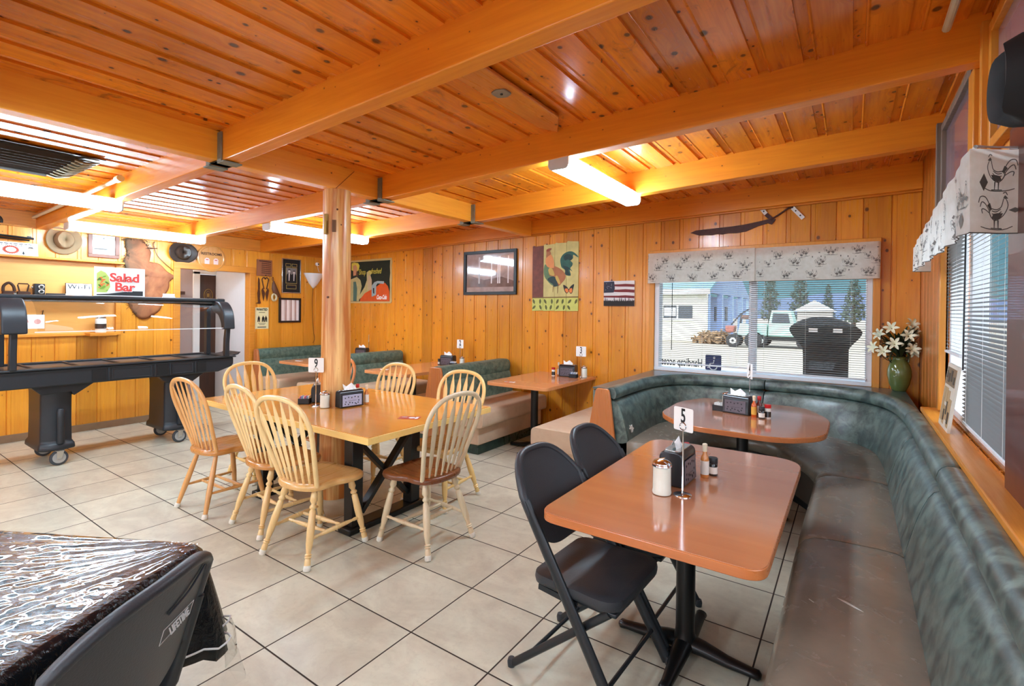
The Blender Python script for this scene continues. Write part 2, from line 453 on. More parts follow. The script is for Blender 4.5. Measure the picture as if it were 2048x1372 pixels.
# ------------------------------------------------------------------ hallway beyond the doorway
mb = MB()
mb.box(-3.1, XL - .13, 2.80, 2.86, 0, 2.5)                  # pale side wall
struct(mb.build('wall_hall_side', mat=M_PALEWALL, smooth=0))
mb = MB(); mb.box(-3.2, XL - .13, 1.30, 1.36, 0, 2.5); mb.box(-2.56, -2.5, 1.3, 2.48, 0, 2.5); mb.box(-2.56, -2.5, 2.48, 2.86, 2.12, 2.5)
struct(mb.build('wall_hall_end', mat=M_GREYWALL, smooth=0))
mb = MB(); mb.box(-3.2, XL - .13, 1.3, 2.86, 2.5, 2.55); struct(mb.build('ceiling_hall', mat=M_PALEWALL, smooth=0))
mb = MB(); mb.lathe([(.02, .05), (.12, .04), (.15, 0), (.12, -.05), (.02, -.08)], 20, (-2.15, 1.75, 2.44)); tag(mb.build('added_hall_lamp', mat=plain('added_hall_globe', (250, 248, 240), .4, emit=(255, 246, 232), es=22, var=0)), 'added round lamp brightening the hallway, out of sight above the doorway', 'ceiling light')  # unseen globe added to brighten the dark hallway
mb = MB(); mb.box(-2.5, -2.47, 2.45, 2.55, 0, 2.1); mb.box(-2.5, -2.47, 2.45, 2.86, 2.06, 2.14); struct(mb.build('trim_5', mat=M_WHITE, bevel=.004))
d = thing('door_1', '', 'door', (-2.5, 2.7, 0)); d['kind'] = 'structure'; del d['category']; del d['label']
M_DOORB = wood('dark_door_wood', (74, 42, 24), (46, 24, 14), 'z', 'y', None, 0, 0, .35, .5)
mb = MB(); mb.box(-2.53, -2.49, 2.55, 2.80, .02, 2.055); mb.build('door_leaf', d, M_DOORB, world=True, bevel=.003)
M_BRASS = plain('aged_brass', (150, 116, 60), .35, .8)
mb = MB(); mb.tube([(-2.485, 2.68 + .065 * math.cos(a * PI / 12), 1.72 + .1 * math.sin(a * PI / 12)) for a in range(24)], .006, 6, closed=True)
mb.tube([(-2.485, 2.68 + .04 * math.cos(a * PI / 12), 1.72 + .065 * math.sin(a * PI / 12)) for a in range(24)], .003, 6, closed=True)
mb.box(-2.489, -2.484, 2.66, 2.70, 1.69, 1.75)
mb.build('oval_emblem', d, M_BRASS, world=True)
mb = MB(); mb.box(-2.50, -2.44, 2.06, 2.32, 1.72, 1.77)
tag(mb.build('wall_block', mat=M_DOORB, bevel=.004), 'small dark brown wooden block on the pinkish hallway wall', 'wall block')
# ------------------------------------------------------------------ log post
M_LOG = wood('peeled_log', (244, 204, 134), (190, 112, 46), 'z', 'x', None, 0, .5, .38, .95, .15, 3.2, gs=.55, bump=.9)
PX, PY = 2.80, 1.31
post = thing('log_post', 'peeled log post rising through the wooden table to the ceiling girder', 'post', (PX, PY, 0))
mb = MB(); rows = []
random.seed(3)
for i in range(41):
    z = 2.487 * i / 40
    row = []
    for k in range(36):
        a = 2 * PI * k / 36
        r = .1135 + .004 * math.sin(a * 2 + z * .7) + .003 * math.sin(a * 5 - z * 1.9) + .0016 * math.sin(9 * a + z * 6) - .002 * z
        row.append((PX + r * math.cos(a), PY + r * math.sin(a), z))
    rows.append(row)
mb.grid(rows, closed=True); n = len(mb.v)
mb.f.append(tuple(range(36))); mb.fm.append(0); mb.f.append(tuple(n - 36 + k for k in range(36))); mb.fm.append(0)
mb.build('log', post, M_LOG, world=True, smooth=60)
ca = math.atan2(-1.21 - PY, 6.28 - PX)
def on_post(da, z, r=.112): return (PX + r * math.cos(ca + da), PY + r * math.sin(ca + da), z)
mb = MB(); mb.bar(on_post(-.72, 2.12), on_post(-.72, 2.28), .02, .05, up=(math.cos(ca - .72), math.sin(ca - .72), 0)); mb.build('brass_plate', post, M_BRASS, world=True, bevel=.002)
mb = MB(); mb.bar(on_post(-.2, 2.14, .11), on_post(-.2, 2.235, .11), .028, .012, up=(math.cos(ca - .2), math.sin(ca - .2), 0)); mb.build('inlay_block', post, plain('dark_inlay', (112, 70, 28), .5), world=True)
mb = MB()
for dz, da, rr in ((1.05, .14, .010), (1.62, -.62, .009), (1.8, .5, .006), (2.32, .02, .008), (2.2, .3, .006)):
    c = Vector(on_post(da, dz, .1115)); nrm = Vector((math.cos(ca + da), math.sin(ca + da), 0))
    M = Matrix.Translation(c) @ nrm.to_track_quat('Z', 'Y').to_matrix().to_4x4()
    mb.lathe([(rr, -.004), (rr, .001), (rr * .6, .002)], 14, M=M)
mb.build('knot', post, plain('knot_wood', (92, 44, 20), .4), world=True)

# ------------------------------------------------------------------ strip lights
M_DIFF = plain('lit_acrylic_diffuser', (250, 250, 250), .4, emit=(204, 234, 255), es=LAMP, var=0)
M_ENAMEL = plain('white_enamel', (206, 208, 212), .35, var=.02)
def strip_light(x0, x1, y0, y1, zb, label):
    xc = (x0 + x1) / 2
    r = thing('strip_light', label, 'ceiling light', (xc, (y0 + y1) / 2, zb), 0, 'fluorescent strip lights under the beams')
    mb = MB(); pr = [(x0, zb + .084), (x0, zb + .03), (x0 + .012, zb + .006), (x0 + .028, zb), (x1 - .028, zb), (x1 - .012, zb + .006), (x1, zb + .03), (x1, zb + .084)]
    mb.prism([(p[0], p[1]) for p in pr], y0 + .012, y1 - .012, 'xz'); mb.build('diffuser', r, M_DIFF, world=True)
    mb = MB(); mb.box(x0 + .01, x1 - .01, y0 + .01, y1 - .01, zb + .0845, zb + .098); mb.build('housing', r, M_ENAMEL, world=True)
    for (a, b) in ((y0, y0 + .012), (y1 - .012, y1)):
        mb = MB(); mb.prism([(p[0] + (.002 if p[0] > xc else -.002), p[1] - (0.002 if p[1] < zb + .08 else -.006)) for p in pr], a, b, 'xz'); mb.build('end_cap', r, M_ENAMEL, world=True, bevel=.002)
    return r
strip_light(4.575, 4.725, 1.68, 3.04, 2.478, 'bright strip light over the curved corner booth, running towards the window')
strip_light(.9, 1.05, -.95, .42, 2.36, 'bright strip light cut by the left edge of the photo')
strip_light(-.72, -.57, .44, 1.80, 2.34, 'bright strip light in front of the tan hat and the hanging hide')
strip_light(.95, 1.10, 1.70, 3.03, 2.37, 'bright strip light partly behind the log post')
strip_light(4.575, 4.725, -2.15, -.85, 2.45, 'added unseen strip light above and just behind the camera position')  # off-frame fixture added to brighten the near part of the room
strip_light(4.575, 4.725, -3.65, -2.35, 2.47, 'added unseen strip light at the rear of the room behind the camera')  # unseen fixture added for more light from behind
strip_light(.95, 1.1, -3.4, -2.1, 2.37, 'added unseen strip light at the rear left of the room')  # also added out of view, lights the room from the rear left

# ------------------------------------------------------------------ ceiling vent, board and pipe
vt = thing('ceiling_vent', 'dark louvred vent with curved pale vanes in the ceiling boards', 'vent', (1.15, -.15, 2.6), 0)
vx0, vx1, vy0, vy1 = .75, 1.62, -.85, .13; vz = 2.625
M_VENT = plain('vent_dark', (52, 44, 38), .4, .4); M_VANE = plain('vent_vane', (206, 196, 170), .35, .2)
mb = MB(); mb.box(vx0, vx1, vy0, vy1, vz, vz + .006); mb.build('backing_plate', vt, M_VENT, world=True)
mb = MB()
for i in range(9):
    x = vx0 + .06 + i * .09
    mb.bar((x, vy0 + .02, vz - .012), (x, vy1 - .16, vz - .012), .012, .05, up=(.5, 0, 1))
mb.build('louver', vt, M_VENT, world=True, bevel=.002)
mb = MB()
for i in range(9):
    x = vx0 + .06 + i * .09
    mb.tube([(x - .02, vy1 - .17, vz - .006), (x, vy1 - .1, vz - .028), (x + .03, vy1 - .02, vz - .012)], [.02, .017, .006], 6, ry=.3)
mb.build('vane', vt, M_VANE, world=True)

cb = thing('ceiling_board', 'pointed pine board on the ceiling with a steel cover plate', 'board', (4.62, .95, 2.66))
xa, xb = 4.60, 4.79
zc = ztop(4.7) - .012
mb = MB(); mb.prism([(xa, .458), (xb, .458), (xb, 1.44), (xa + .06, 1.66), (xa, 1.52)], zc - .022, zc, 'xy'); mb.build('board', cb, wood('pine_ceiling_offcut', (226, 144, 62), (186, 104, 38), 'y', 'x', None, 0, 1.6, .3, .4, .2, 5.0), world=True, bevel=.006)
mb = MB(); mb.prism(rpoly([(4.652, .93), (4.70, .91), (4.745, .93), (4.745, .995), (4.70, 1.015), (4.652, .995)], .012), zc - .03, zc - .0225, 'xy')
mb.build('cover_plate', cb, plain('zinc_plate', (150, 156, 156), .4, .6), world=True, bevel=.001)
mb = MB(); mb.lathe([(.008, 0), (.008, -.004), (.004, -.006)], 12, (4.70, .963, zc - .03)); mb.build('screw', cb, M_BLACK, world=True)
mb = MB(); mb.tube([(1.3, .31, 2.58), (1.25, .31, 2.575), (-.1, .325, 2.545), (-1.385, .335, 2.52)], .017, 10); mb.tube([(1.25, .31, 2.577), (1.33, .31, 2.578)], .028, 12)
tag(mb.build('conduit_pipe', mat=plain('cream_pipe', (214, 206, 182), .4)), 'cream conduit pipe along the beam above the serving counter wall', 'pipe')
# white conduit stub on right, near the top right corner
mb = MB(); mb.tube([(6.60, .6, 2.765), (6.60, 1.6, 2.765)], .016, 10)
tag(mb.build('conduit_pipe', mat=plain('cream_pipe_b', (206, 200, 178), .4)), 'cream conduit pipe on the ceiling beside the top right window', 'pipe')

# ------------------------------------------------------------------ clerestory window frames on the right wall
M_LILAC = plain('fogged_pane', (150, 128, 138), .22, coat=.5, var=.25, scale=3)
for i, (y0, y1) in enumerate([(1.92, 2.88), (.62, 1.56), (-.68, .28)]):
    g = thing('window_%d' % (i + 3), '', 'window', (XR, (y0 + y1) / 2, 2.2)); g['kind'] = 'structure'; del g['label']; del g['category']
    z0, z1 = 2.2, 2.72
    mb = MB(); x0 = XR - .035
    mb.box(x0, XR, y0, y0 + .05, z0, z1); mb.box(x0, XR, y1 - .05, y1, z0, z1); mb.box(x0, XR, y0 + .05, y1 - .05, z0, z0 + .04); mb.box(x0, XR, y0 + .05, y1 - .05, z1 - .045, z1)
    mb.box(x0 - .02, XR, y1 - .012, y1 + .03, 2.15, z1 + .02)
    mb.build('window_frame', g, M_GREYWOOD if i == 0 else M_TRIMZ, world=True, bevel=.003)
    mb = MB(); mb.box(XR - .012, XR - .005, y0 + .05, y1 - .05, z0 + .04, z1 - .045); mb.build('pane', g, M_LILAC, world=True, smooth=0)
mb = MB(); mb.box(XR - .045, XR, 1.78, 1.90, 2.14, 2.645); struct(mb.build('trim_6', mat=M_TRIMZ, bevel=.004))

# ------------------------------------------------------------------ back window
w = thing('window_1', '', 'window', (5.44, YB, .9)); w['kind'] = 'structure'; del w['label']; del w['category']
x0, x1, z0, z1 = WB
mb = MB()
mb.box(x0, x1, YB - .005, YB + .13, z0 - .001, z0 + .035); mb.box(x0, x1, YB + .0, YB + .13, z1 - .035, z1)
mb.box(x0, x0 + .05, YB, YB + .13, z0, z1); mb.box(x1 - .05, x1, YB, YB + .13, z0, z1); mb.box(5.415, 5.485, YB + .03, YB + .11, z0, z1)
mb.build('window_frame', w, M_VINYLW, world=True, bevel=.004)
mb = MB(); mb.box(x0 + .05, x1 - .05, YB + .085, YB + .09, z0 + .035, z1 - .035); mb.build('pane', w, M_GLASS, world=True, smooth=0)
mb = MB(); mb.box(x0 - .055, x0, YB - .022, YB + .02, z0 - .02, z1 + .01); mb.box(x1, x1 + .055, YB - .022, YB + .02, z0 - .02, z1 + .01); mb.box(x0 - .055, x1 + .055, YB - .03, YB + .02, z1, z1 + .05)
mb.build('casing', w, M_TRIMZ, world=True, bevel=.004)

M_SLAT = plain('blind_slat', (150, 150, 148), .35, var=.02)
M_SLATD = plain('blind_slat_dark', (120, 122, 122), .4, var=.02)
def blind(name, label, axis, pos, u0, u1, z0, z1, pitch=.0205, tilt=.30, mat=M_SLAT, wand=None, sgn=-1):
    """axis 'x': blind parallel to x at y=pos; 'y': parallel to y at x=pos. sgn: room side"""
    P = (lambda u, d, z: (u, pos + sgn * d, z)) if axis == 'x' else (lambda u, d, z: (pos + sgn * d, u, z))
    r = thing(name, label, 'blind', P((u0 + u1) / 2, 0, z1))
    def bx(mb, a, b, d0, d1, zz0, zz1):
        p, q = P(a, d0, zz0), P(b, d1, zz1); mb.box(min(p[0], q[0]), max(p[0], q[0]), min(p[1], q[1]), max(p[1], q[1]), zz0, zz1)
    mb = MB(); bx(mb, u0, u1, -.014, .014, z1 - .03, z1); mb.build('head_rail', r, M_VINYLW, world=True, bevel=.003)
    mb = MB(); bx(mb, u0, u1, -.011, .011, z0, z0 + .016); mb.build('bottom_rail', r, M_VINYLW, world=True, bevel=.003)
    mb = MB(); mb.open = True
    z = z0 + .03
    while z < z1 - .035:
        dz = .011 * math.sin(tilt)
        pts = [P(u0, -.011, z - dz), P(u1, -.011, z - dz), P(u1, 0, z + .0016), P(u0, 0, z + .0016), P(u1, .011, z + dz), P(u0, .011, z + dz)]
        mb.add(pts, [(0, 1, 2, 3), (3, 2, 4, 5)]); z += pitch
    mb.build('slat', r, mat, world=True, smooth=60)
    mb = MB()
    m = max(2, int((u1 - u0) / .3))
    for i in range(m):
        u = u0 + .12 + (u1 - u0 - .24) * i / (m - 1)
        mb.tube([P(u, .012, z0 + .01), P(u, .012, z1 - .02)], .0008, 4); mb.tube([P(u, -.012, z0 + .01), P(u, -.012, z1 - .02)], .0008, 4)
    mb.build('ladder_cord', r, M_WHITE, world=True)
    if wand:
        mb = MB(); mb.tube([P(wand[0], .022, z1 - .03), P(wand[0], .026, wand[1])], .004, 8); mb.build('tilt_wand', r, M_BLACKP, world=True)
    return r
blind('window_blind', 'white mini blind on the left half of the back window, dark wand hanging', 'x', YB - .002, 4.515, 5.43, .965, 2.12, wand=(4.66, 1.12))
blind('window_blind', 'white mini blind on the right half of the back window, by the vase', 'x', YB - .002, 5.44, 6.39, .935, 2.12)

# sticker on the glass: mirrored from inside
M_NAVY = plain('navy_sticker', (38, 44, 92), .4); M_STK = plain('black_vinyl_letters', (18, 18, 22), .4)
st = thing('window_sticker', 'blue wheelchair sticker with mirrored lettering low on the back window', 'sticker', (4.85, YB + .082, .98))
mb = MB(); mb.prism([(x - 4.85, z - .98) for x, z in rrect(4.99, 5.15, .92, 1.08, .012)], -.002, 0, 'xz'); mb.build('blue_square', st, M_NAVY)
mb = MB(); c = 5.07 - 4.85
mb.tube([(c + .038 * math.cos(a), -.004, -.02 + .038 * math.sin(a)) for a in [PI * 2 * k / 20 + 2.2 for k in range(15)]], .006, 6)
mb.lathe([(.001, 0), (.012, 0), (.012, .002), (.001, .002)], 12, M=Matrix.Translation((c + .01, -.003, .07)) @ Matrix.Rotation(PI / 2, 4, 'X'))
mb.tube([(c + .008, -.004, .05), (c + .002, -.004, .012), (c - .03, -.004, .008), (c - .045, -.004, -.035), (c - .06, -.004, -.035)], .006, 6)
mb.build('wheelchair_symbol', st, M_WHITE)
textmesh('lettering', 'Handicap access', .12, M_STK, st, (-.125, -.004, .0), sx=-.6, bold=.002)

# ------------------------------------------------------------------ right-hand window
def rwindow(name, hole):
    w = thing(name, '', 'window', (XR, (hole[0] + hole[1]) / 2, hole[2])); w['kind'] = 'structure'; del w['label']; del w['category']
    y0, y1, z0, z1 = hole
    mb = MB(); a, b = XR + .03, XR + .11
    mb.box(a, b, y0, y1, z0, z0 + .04); mb.box(a, b, y0, y1, z1 - .04, z1); mb.box(a, b, y0, y0 + .045, z0, z1); mb.box(a, b, y1 - .05, y1, z0, z1); mb.box(a + .01, b, y1 - .62, y1 - .565, z0, z1)
    mb.build('window_frame', w, M_VINYLW, world=True, bevel=.004)
    mb = MB(); mb.box(XR + .075, XR + .08, y0 + .04, y1 - .04, z0 + .03, z1 - .03); mb.build('pane', w, M_GLASS, world=True, smooth=0)
    mb = MB(); mb.box(XR - .02, XR + .03, y1, y1 + .05, z0 - .01, z1 + .02); mb.box(XR - .02, XR + .03, y0 - .0, y1 + .05, z1, z1 + .05)
    mb.build('casing', w, M_TRIMZ, world=True, bevel=.005)
    return w
rwindow('window_2', WR); rwindow('window_6', WR2); rwindow('window_7', WR3)
mb = MB(); mb.box(6.665, XR + .03, -3.4, 3.1, .885, .915); struct(mb.build('trim_7', mat=M_TRIMY, bevel=.005))
mb = MB(); mb.box(XR - .02, XR, .80, 1.275, .9, 2.3); struct(mb.build('trim_8', mat=plain('dark_red_wood', (92, 34, 26), .35, coat=.3, var=.2), bevel=.006))
blind('window_blind', 'white mini blind on the right wall, wide and lowered almost to the sill', 'y', XR + .018, 1.33, 2.33, .955, 2.08, pitch=.021, tilt=-.5, mat=M_SLATD, wand=(2.2, 1.25))
blind('window_blind', 'narrow white mini blind half raised above the little leaning board', 'y', XR + .012, 2.38, 2.9, 1.30, 2.08, pitch=.021, tilt=.25)
blind('window_blind', 'mini blind pulled up on the right-wall window next to the camera', 'y', XR + .018, -.9, .68, 1.85, 2.08, pitch=.006, tilt=.1)
# ------------------------------------------------------------------ windsor chairs
def wmat(n, a, b, r=.32): return wood(n, a, b, 'z', 'x', None, 0, 0, r, .35, .25, gs=1.2)
M_HONEY = wmat('honey_oak', (240, 206, 146), (218, 174, 110)); M_PALE = wmat('pale_worn_oak', (226, 208, 174), (200, 174, 132), .4)
M_AMBER = wmat('amber_oak', (226, 170, 104), (184, 122, 62)); M_RED = wmat('reddish_oak', (206, 130, 66), (168, 92, 42))
M_GOLD = wmat('golden_beech', (240, 204, 134), (220, 176, 100)); M_BROWNS = wood('dark_brown_seat', (128, 72, 36), (92, 46, 20), 'y', 'x', None, 0, 0, .3, .5, .4)
M_AMBERS = wood('amber_seat', (200, 138, 70), (160, 98, 44), 'y', 'x', None, 0, 0, .3, .45, .3); M_HONEYS = wood('honey_seat', (224, 178, 112), (192, 142, 80), 'y', 'x', None, 0, 0, .3, .45, .3)
M_FELT = plain('worn_white_felt', (236, 230, 216), .8, var=.15, scale=60)
def windsor(x, y, face, label, mb_, ms, turned=True, W=1.0):
    """face: world angle the sitter looks along"""
    r = thing('windsor_chair', label, 'chair', (x, y, 0), face - PI / 2, 'windsor chairs around the log-post table')
    half = [(0, .22), (.13, .222), (.205, .195), (.235, .13), (.222, .05), (.19, -.02), (.19, -.10), (.165, -.165), (.09, -.205), (0, -.215)]
    pts = half + [(-a, b) for a, b in reversed(half[1:-1])]
    out = catmull([(p[0] * W, p[1], 0) for p in pts], 4, closed=True)
    mb = MB(); R = len(out); rows = []
    for (s, z) in ((.9, .424), (.985, .432), (1.0, .446), (.985, .461), (.93, .468)): rows.append([(p.x * s, p.y * s, z) for p in out])
    for s in (.75, .5, .25, .02):
        rows.append([(p.x * s, p.y * s, .468 - .013 * math.sin((1 - s) * PI * .5) - .004 * math.cos(p.x * s * 30) * (1 if p.y > 0 else .3) * (1 - s)) for p in out])
    mb.grid(rows, closed=True); mb.f.append(tuple(range(R))); mb.fm.append(0); mb.f.append(tuple(len(mb.v) - R + k for k in range(R))); mb.fm.append(0)
    mb.build('seat', r, ms, smooth=50)
    yb = lambda z: -.145 - (z - .46) * .30
    hp = [(.165, .455), (.188, .56), (.215, .68), (.236, .79), (.232, .87), (.195, .94), (.12, .985), (0, 1.0)]
    hoop = catmull([(a, yb(z), z) for a, z in hp] + [(-a, yb(z), z) for a, z in reversed(hp[:-1])], 5)
    mb = MB(); mb.tube(hoop, .0165, 10, ry=.82, up=(0, 1, .25)); mb.build('hoop', r, mb_, smooth=60)
    for i in range(6):
        k = (i - 2.5) / 2.5
        xb, xt = k * .118, k * .185
        zt = 1.0
        for a, b in zip(hoop, hoop[1:]):
            if min(a.x, b.x) <= xt <= max(a.x, b.x) and a.z > .7: zt = a.z + (b.z - a.z) * (xt - a.x) / (b.x - a.x + 1e-9)
        zt -= .012; ys = -.155 - .018 * (1 - abs(k)); z0 = .462
        prof = [(0, .007), (.11, .008), (.17, .0155), (.3, .0175), (.74, .0225), (.80, .021), (.92, .009), (1, .005)]
        mb = MB(); rows = []
        for t, wd in prof:
            z = z0 + (zt - z0) * t; xx = xb + (xt - xb) * t; yy = ys + (yb(zt) - ys) * t
            th = .0045 if t > .15 else .006
            rows.append([(xx - wd, yy, z), (xx - wd * .6, yy - th, z), (xx + wd * .6, yy - th, z), (xx + wd, yy, z), (xx + wd * .6, yy + th, z), (xx - wd * .6, yy + th, z)])
        mb.grid(rows, closed=True); mb.f.append(tuple(range(6))); mb.fm.append(0); n = len(mb.v); mb.f.append(tuple(range(n - 6, n))); mb.fm.append(0)
        mb.build('spindle', r, mb_)
    L = {}
    for sx in (1, -1):
        for sy, top, ft in ((1, (.145, .135), (.218, .205)), (-1, (.125, -.125), (.205, -.245))):
            p, q = Vector((sx * top[0], top[1], .432)), Vector((sx * ft[0], ft[1], .0))
            L[(sx, sy)] = (p, q)
            pr = [(0, .014), (.07, .0185), (.15, .0225), (.185, .0135), (.2, .013), (.22, .021), (.24, .021), (.26, .0125), (.28, .019), (.5, .023), (.68, .0205), (.77, .0145), (.79, .0135), (.805, .021), (.82, .014), (.835, .021), (.85, .0145), (.88, .018), (.93, .0185)] if turned else [(0, .013), (.3, .019), (.6, .0205), (.93, .0145)]
            mb = MB(); mb.tube([p + (q - p) * t for t, _ in pr], [a for _, a in pr], 12)
            lg = mb.build('leg', r, mb_, smooth=50)
            d = (q - p)
            mb = MB(); mb.tube([p + d * .925, p + d * .94, p + d * .985, p + d * .999], [.017, .0205, .0215, .018], 12); mb.build('foot_cap', lg, M_FELT, smooth=50)
    at = lambda k, t: L[k][0] + (L[k][1] - L[k][0]) * t
    def rung(a, b):
        mb = MB()
        if turned: pr = [(0, .008), (.12, .011), (.16, .008), (.3, .013), (.42, .0135), (.45, .016), (.48, .012), (.5, .016), (.52, .012), (.55, .016), (.58, .0135), (.7, .013), (.84, .008), (.88, .011), (1, .008)]
        else: pr = [(0, .008), (.5, .0135), (1, .008)]
        mb.tube([a + (b - a) * t for t, _ in pr], [q for _, q in pr], 10); mb.build('stretcher', r, mb_, smooth=50)
    rung(at((1, 1), .62), at((1, -1), .62)); rung(at((-1, 1), .62), at((-1, -1), .62))
    m1 = lambda s, t: at((s, 1), .62) * (1 - t) + at((s, -1), .62) * t
    rung(m1(1, .38), m1(-1, .38)); rung(m1(1, .68), m1(-1, .68))
    return r
windsor(2.24, .71, PI / 2 + .04, 'amber oak windsor chair with plain round legs, leftmost at the log-post table', M_AMBER, M_AMBERS, False)
windsor(2.89, .79, PI / 2 - .05, 'honey windsor chair between the plain-legged chair and the foremost one', M_HONEY, M_AMBERS)
windsor(3.455, .71, PI / 2 + .10, 'honey windsor chair foremost on the near side of the log-post table', M_HONEY, M_HONEYS)
windsor(3.935, 1.20, PI - .04, 'worn pale windsor chair with dark brown seat at the table end', M_PALE, M_BROWNS)
windsor(3.55, 1.765, -PI / 2 + .05, 'golden windsor chair on the far side, right behind the brown-seated chair', M_GOLD, M_HONEYS)
windsor(2.70, 1.80, -PI / 2 + .03, 'pale golden windsor chair in the middle of the far side', M_GOLD, M_HONEYS)
windsor(1.76, 1.86, -PI / 2 + .1, 'reddish windsor chair half hidden behind the log post', M_RED, M_AMBERS)
windsor(1.84, 1.26, .02, 'pale honey windsor chair facing right at the left end of the table', M_GOLD, M_HONEYS)

# ------------------------------------------------------------------ table around the post
M_TOP9 = wood('golden_table_top', (226, 158, 74), (206, 132, 52), 'x', 'y', None, 0, 0, .16, .4, .5, 2.0, gs=.35, bump=0)
M_TOP9E = wood('golden_table_edge', (242, 202, 122), (226, 176, 90), 'x', 'z', None, 0, 0, .3, .4, .2)
t9 = thing('dining_table', 'long golden wood table built around the log post, black cross-braced legs', 'table', (2.8, 1.38, 0))
# top as two halves with a notch for the post
def halftop(x0, x1):
    hole = [(PX + .128 * math.cos(a), PY + .128 * math.sin(a)) for a in [(-PI / 2 + PI * k / 14) if x1 > 3 else (PI / 2 + PI * k / 14) for k in range(15)]]
    if x1 > 3: return [(x0, .765), (x1, .765), (x1, 2.0), (x0, 2.0)] + hole[::-1]
    return [(x1, .765)] + hole[::-1] + [(x1, 2.0), (x0, 2.0), (x0, .765)]
for (a, b) in ((1.70, PX - .0005), (PX + .0005, 3.875)):
    mb = MB(); mb.prism(halftop(a, b), .702, .745, 'xy'); mb.build('tabletop', t9, M_TOP9E, world=True, bevel=.0025)
    mb = MB(); pl = halftop(a, b); mb.prism([(p[0] + (.006 if abs(p[0] - 1.70) < .01 else (-.006 if abs(p[0] - 3.875) < .01 else 0)), p[1] + (.006 if p[1] < .77 else (-.006 if p[1] > 1.99 else 0))) for p in pl], .7452, .749, 'xy'); mb.build('top_surface', t9, M_TOP9, world=True)
for x, nm in ((3.46, 'right'), (2.34, 'left')):
    for y in (.985, 1.53):
        mb = MB(); mb.box(x - .045, x + .045, y - .045, y + .045, .045, .69); mb.build('leg', t9, M_BLACK, world=True, bevel=.004)
    mb = MB(); mb.box(x - .065, x + .065, .905, 1.61, 0, .045); mb.build('floor_rail', t9, M_BLACK, world=True, bevel=.01)
    mb = MB(); mb.box(x - .04, x + .04, .90, 1.60, .645, .701); mb.build('top_rail', t9, M_BLACK, world=True, bevel=.004)
    mb = MB(); mb.bar((x - .012, 1.03, .60), (x - .012, 1.485, .12), .032, .06, up=(1, 0, 0)); mb.build('cross_brace', t9, M_BLACK, world=True, bevel=.003)
    mb = MB(); mb.bar((x + .014, 1.03, .12), (x + .014, 1.485, .60), .032, .06, up=(1, 0, 0)); mb.build('cross_brace', t9, M_BLACK, world=True, bevel=.003)

# ------------------------------------------------------------------ laminate tables on pedestals
M_LAM = wood('cherry_laminate', (196, 128, 88), (174, 106, 70), 'x', 'y', None, 0, 0, .12, .35, 1.0, 1.5, gs=.25, bump=0, spec=1.0)
M_LAMP = wood('peach_laminate', (216, 146, 102), (194, 122, 80), 'x', 'y', None, 0, 0, .16, .3, .35, 1.5, gs=.25, bump=0)
M_LAME = wood('cherry_edge', (190, 110, 58), (168, 88, 42), 'x', 'z', None, 0, 0, .3, .4, .2)
M_LAMPE = wood('peach_edge', (224, 152, 96), (200, 124, 72), 'x', 'z', None, 0, 0, .3, .4, .2)
def pedestal(name, label, poly, legs, mt, me, group=None, z=.75, arms=.30, rot=0.0):
    cx, cy = legs[0]
    r = thing(name, label, 'table', (cx, cy, 0), 0, group)
    mb = MB(); mb.use(me).prism(poly, z - .036, z - .002, 'xy')
    o = mb.build('tabletop', r, world=True, bevel=.003)
    c = Vector((sum(p[0] for p in poly) / len(poly), sum(p[1] for p in poly) / len(poly)))
    ins = [tuple(c + (Vector(p[:2]) - c) * (1 - .004 / max(.2, (Vector(p[:2]) - c).length))) for p in poly]
    mb = MB(); mb.prism(ins, z - .0018, z, 'xy'); mb.build('top_surface', r, mt, world=True)
    for (lx, ly) in legs:
        mb = MB(); mb.lathe([(.055, .06), (.043, .09), (.041, .12), (.041, z - .05), (.05, z - .038)], 24, (lx, ly, 0)); mb.build('column', r, M_BLACK, world=True)
        mb = MB(); mb.lathe([(.10, z - .05), (.10, z - .037)], 24, (lx, ly, 0)); mb.build('mounting_plate', r, M_BLACK, world=True)
        for k in range(4):
            a = rot + k * PI / 2; dx, dy = math.cos(a), math.sin(a)
            mb = MB(); mb.tube([(lx + dx * d, ly + dy * d, zz) for d, zz in ((.01, .052), (.08, .046), (.18, .03), (arms - .03, .024), (arms, .022), (arms + .012, .02))], [.045, .04, .03, .024, .026, .012], 12, ry=.75, up=(0, 0, 1)); mb.build('foot', r, M_BLACK, world=True, smooth=60)
    return r
pedestal('booth_table', 'cherry laminate table with rounded corners in front of the long bench', rpoly([(5.275, .445), (6.075, .445), (6.075, 1.83), (5.275, 1.83)], [.075, .08, .16, .12], 7), [(5.675, 1.075)], M_LAM, M_LAME)
pedestal('booth_table', 'cherry laminate table with clipped corners inside the curved booth', rpoly([(5.05, 2.62), (5.33, 2.30), (5.93, 2.29), (6.15, 2.52), (6.16, 3.12), (5.97, 3.55), (5.18, 3.55), (5.04, 3.2)], .14, 5), [(5.595, 2.93)], M_LAM, M_LAME)
GT = 'peach laminate tables of the wall booths'
pedestal('booth_table', 'peach laminate wall table, nearest of three to the curved booth', rpoly([(2.98, 3.08), (3.76, 3.08), (3.76, 4.24), (2.98, 4.24)], [.08, .08, .01, .01], 6), [(3.41, 3.42)], M_LAMP, M_LAMPE, GT)
pedestal('booth_table', 'peach laminate wall table between two green booths, behind the golden chair', rpoly([(1.15, 2.9), (1.92, 2.9), (1.92, 4.24), (1.15, 4.24)], [.08, .08, .01, .01], 6), [(1.6, 3.35)], M_LAMP, M_LAMPE, GT)
pedestal('booth_table', 'peach laminate wall table seen left of the log post', rpoly([(-.66, 2.82), (.1, 2.82), (.1, 4.24), (-.66, 4.24)], [.08, .08, .01, .01], 6), [(-.25, 3.35)], M_LAMP, M_LAMPE, GT)

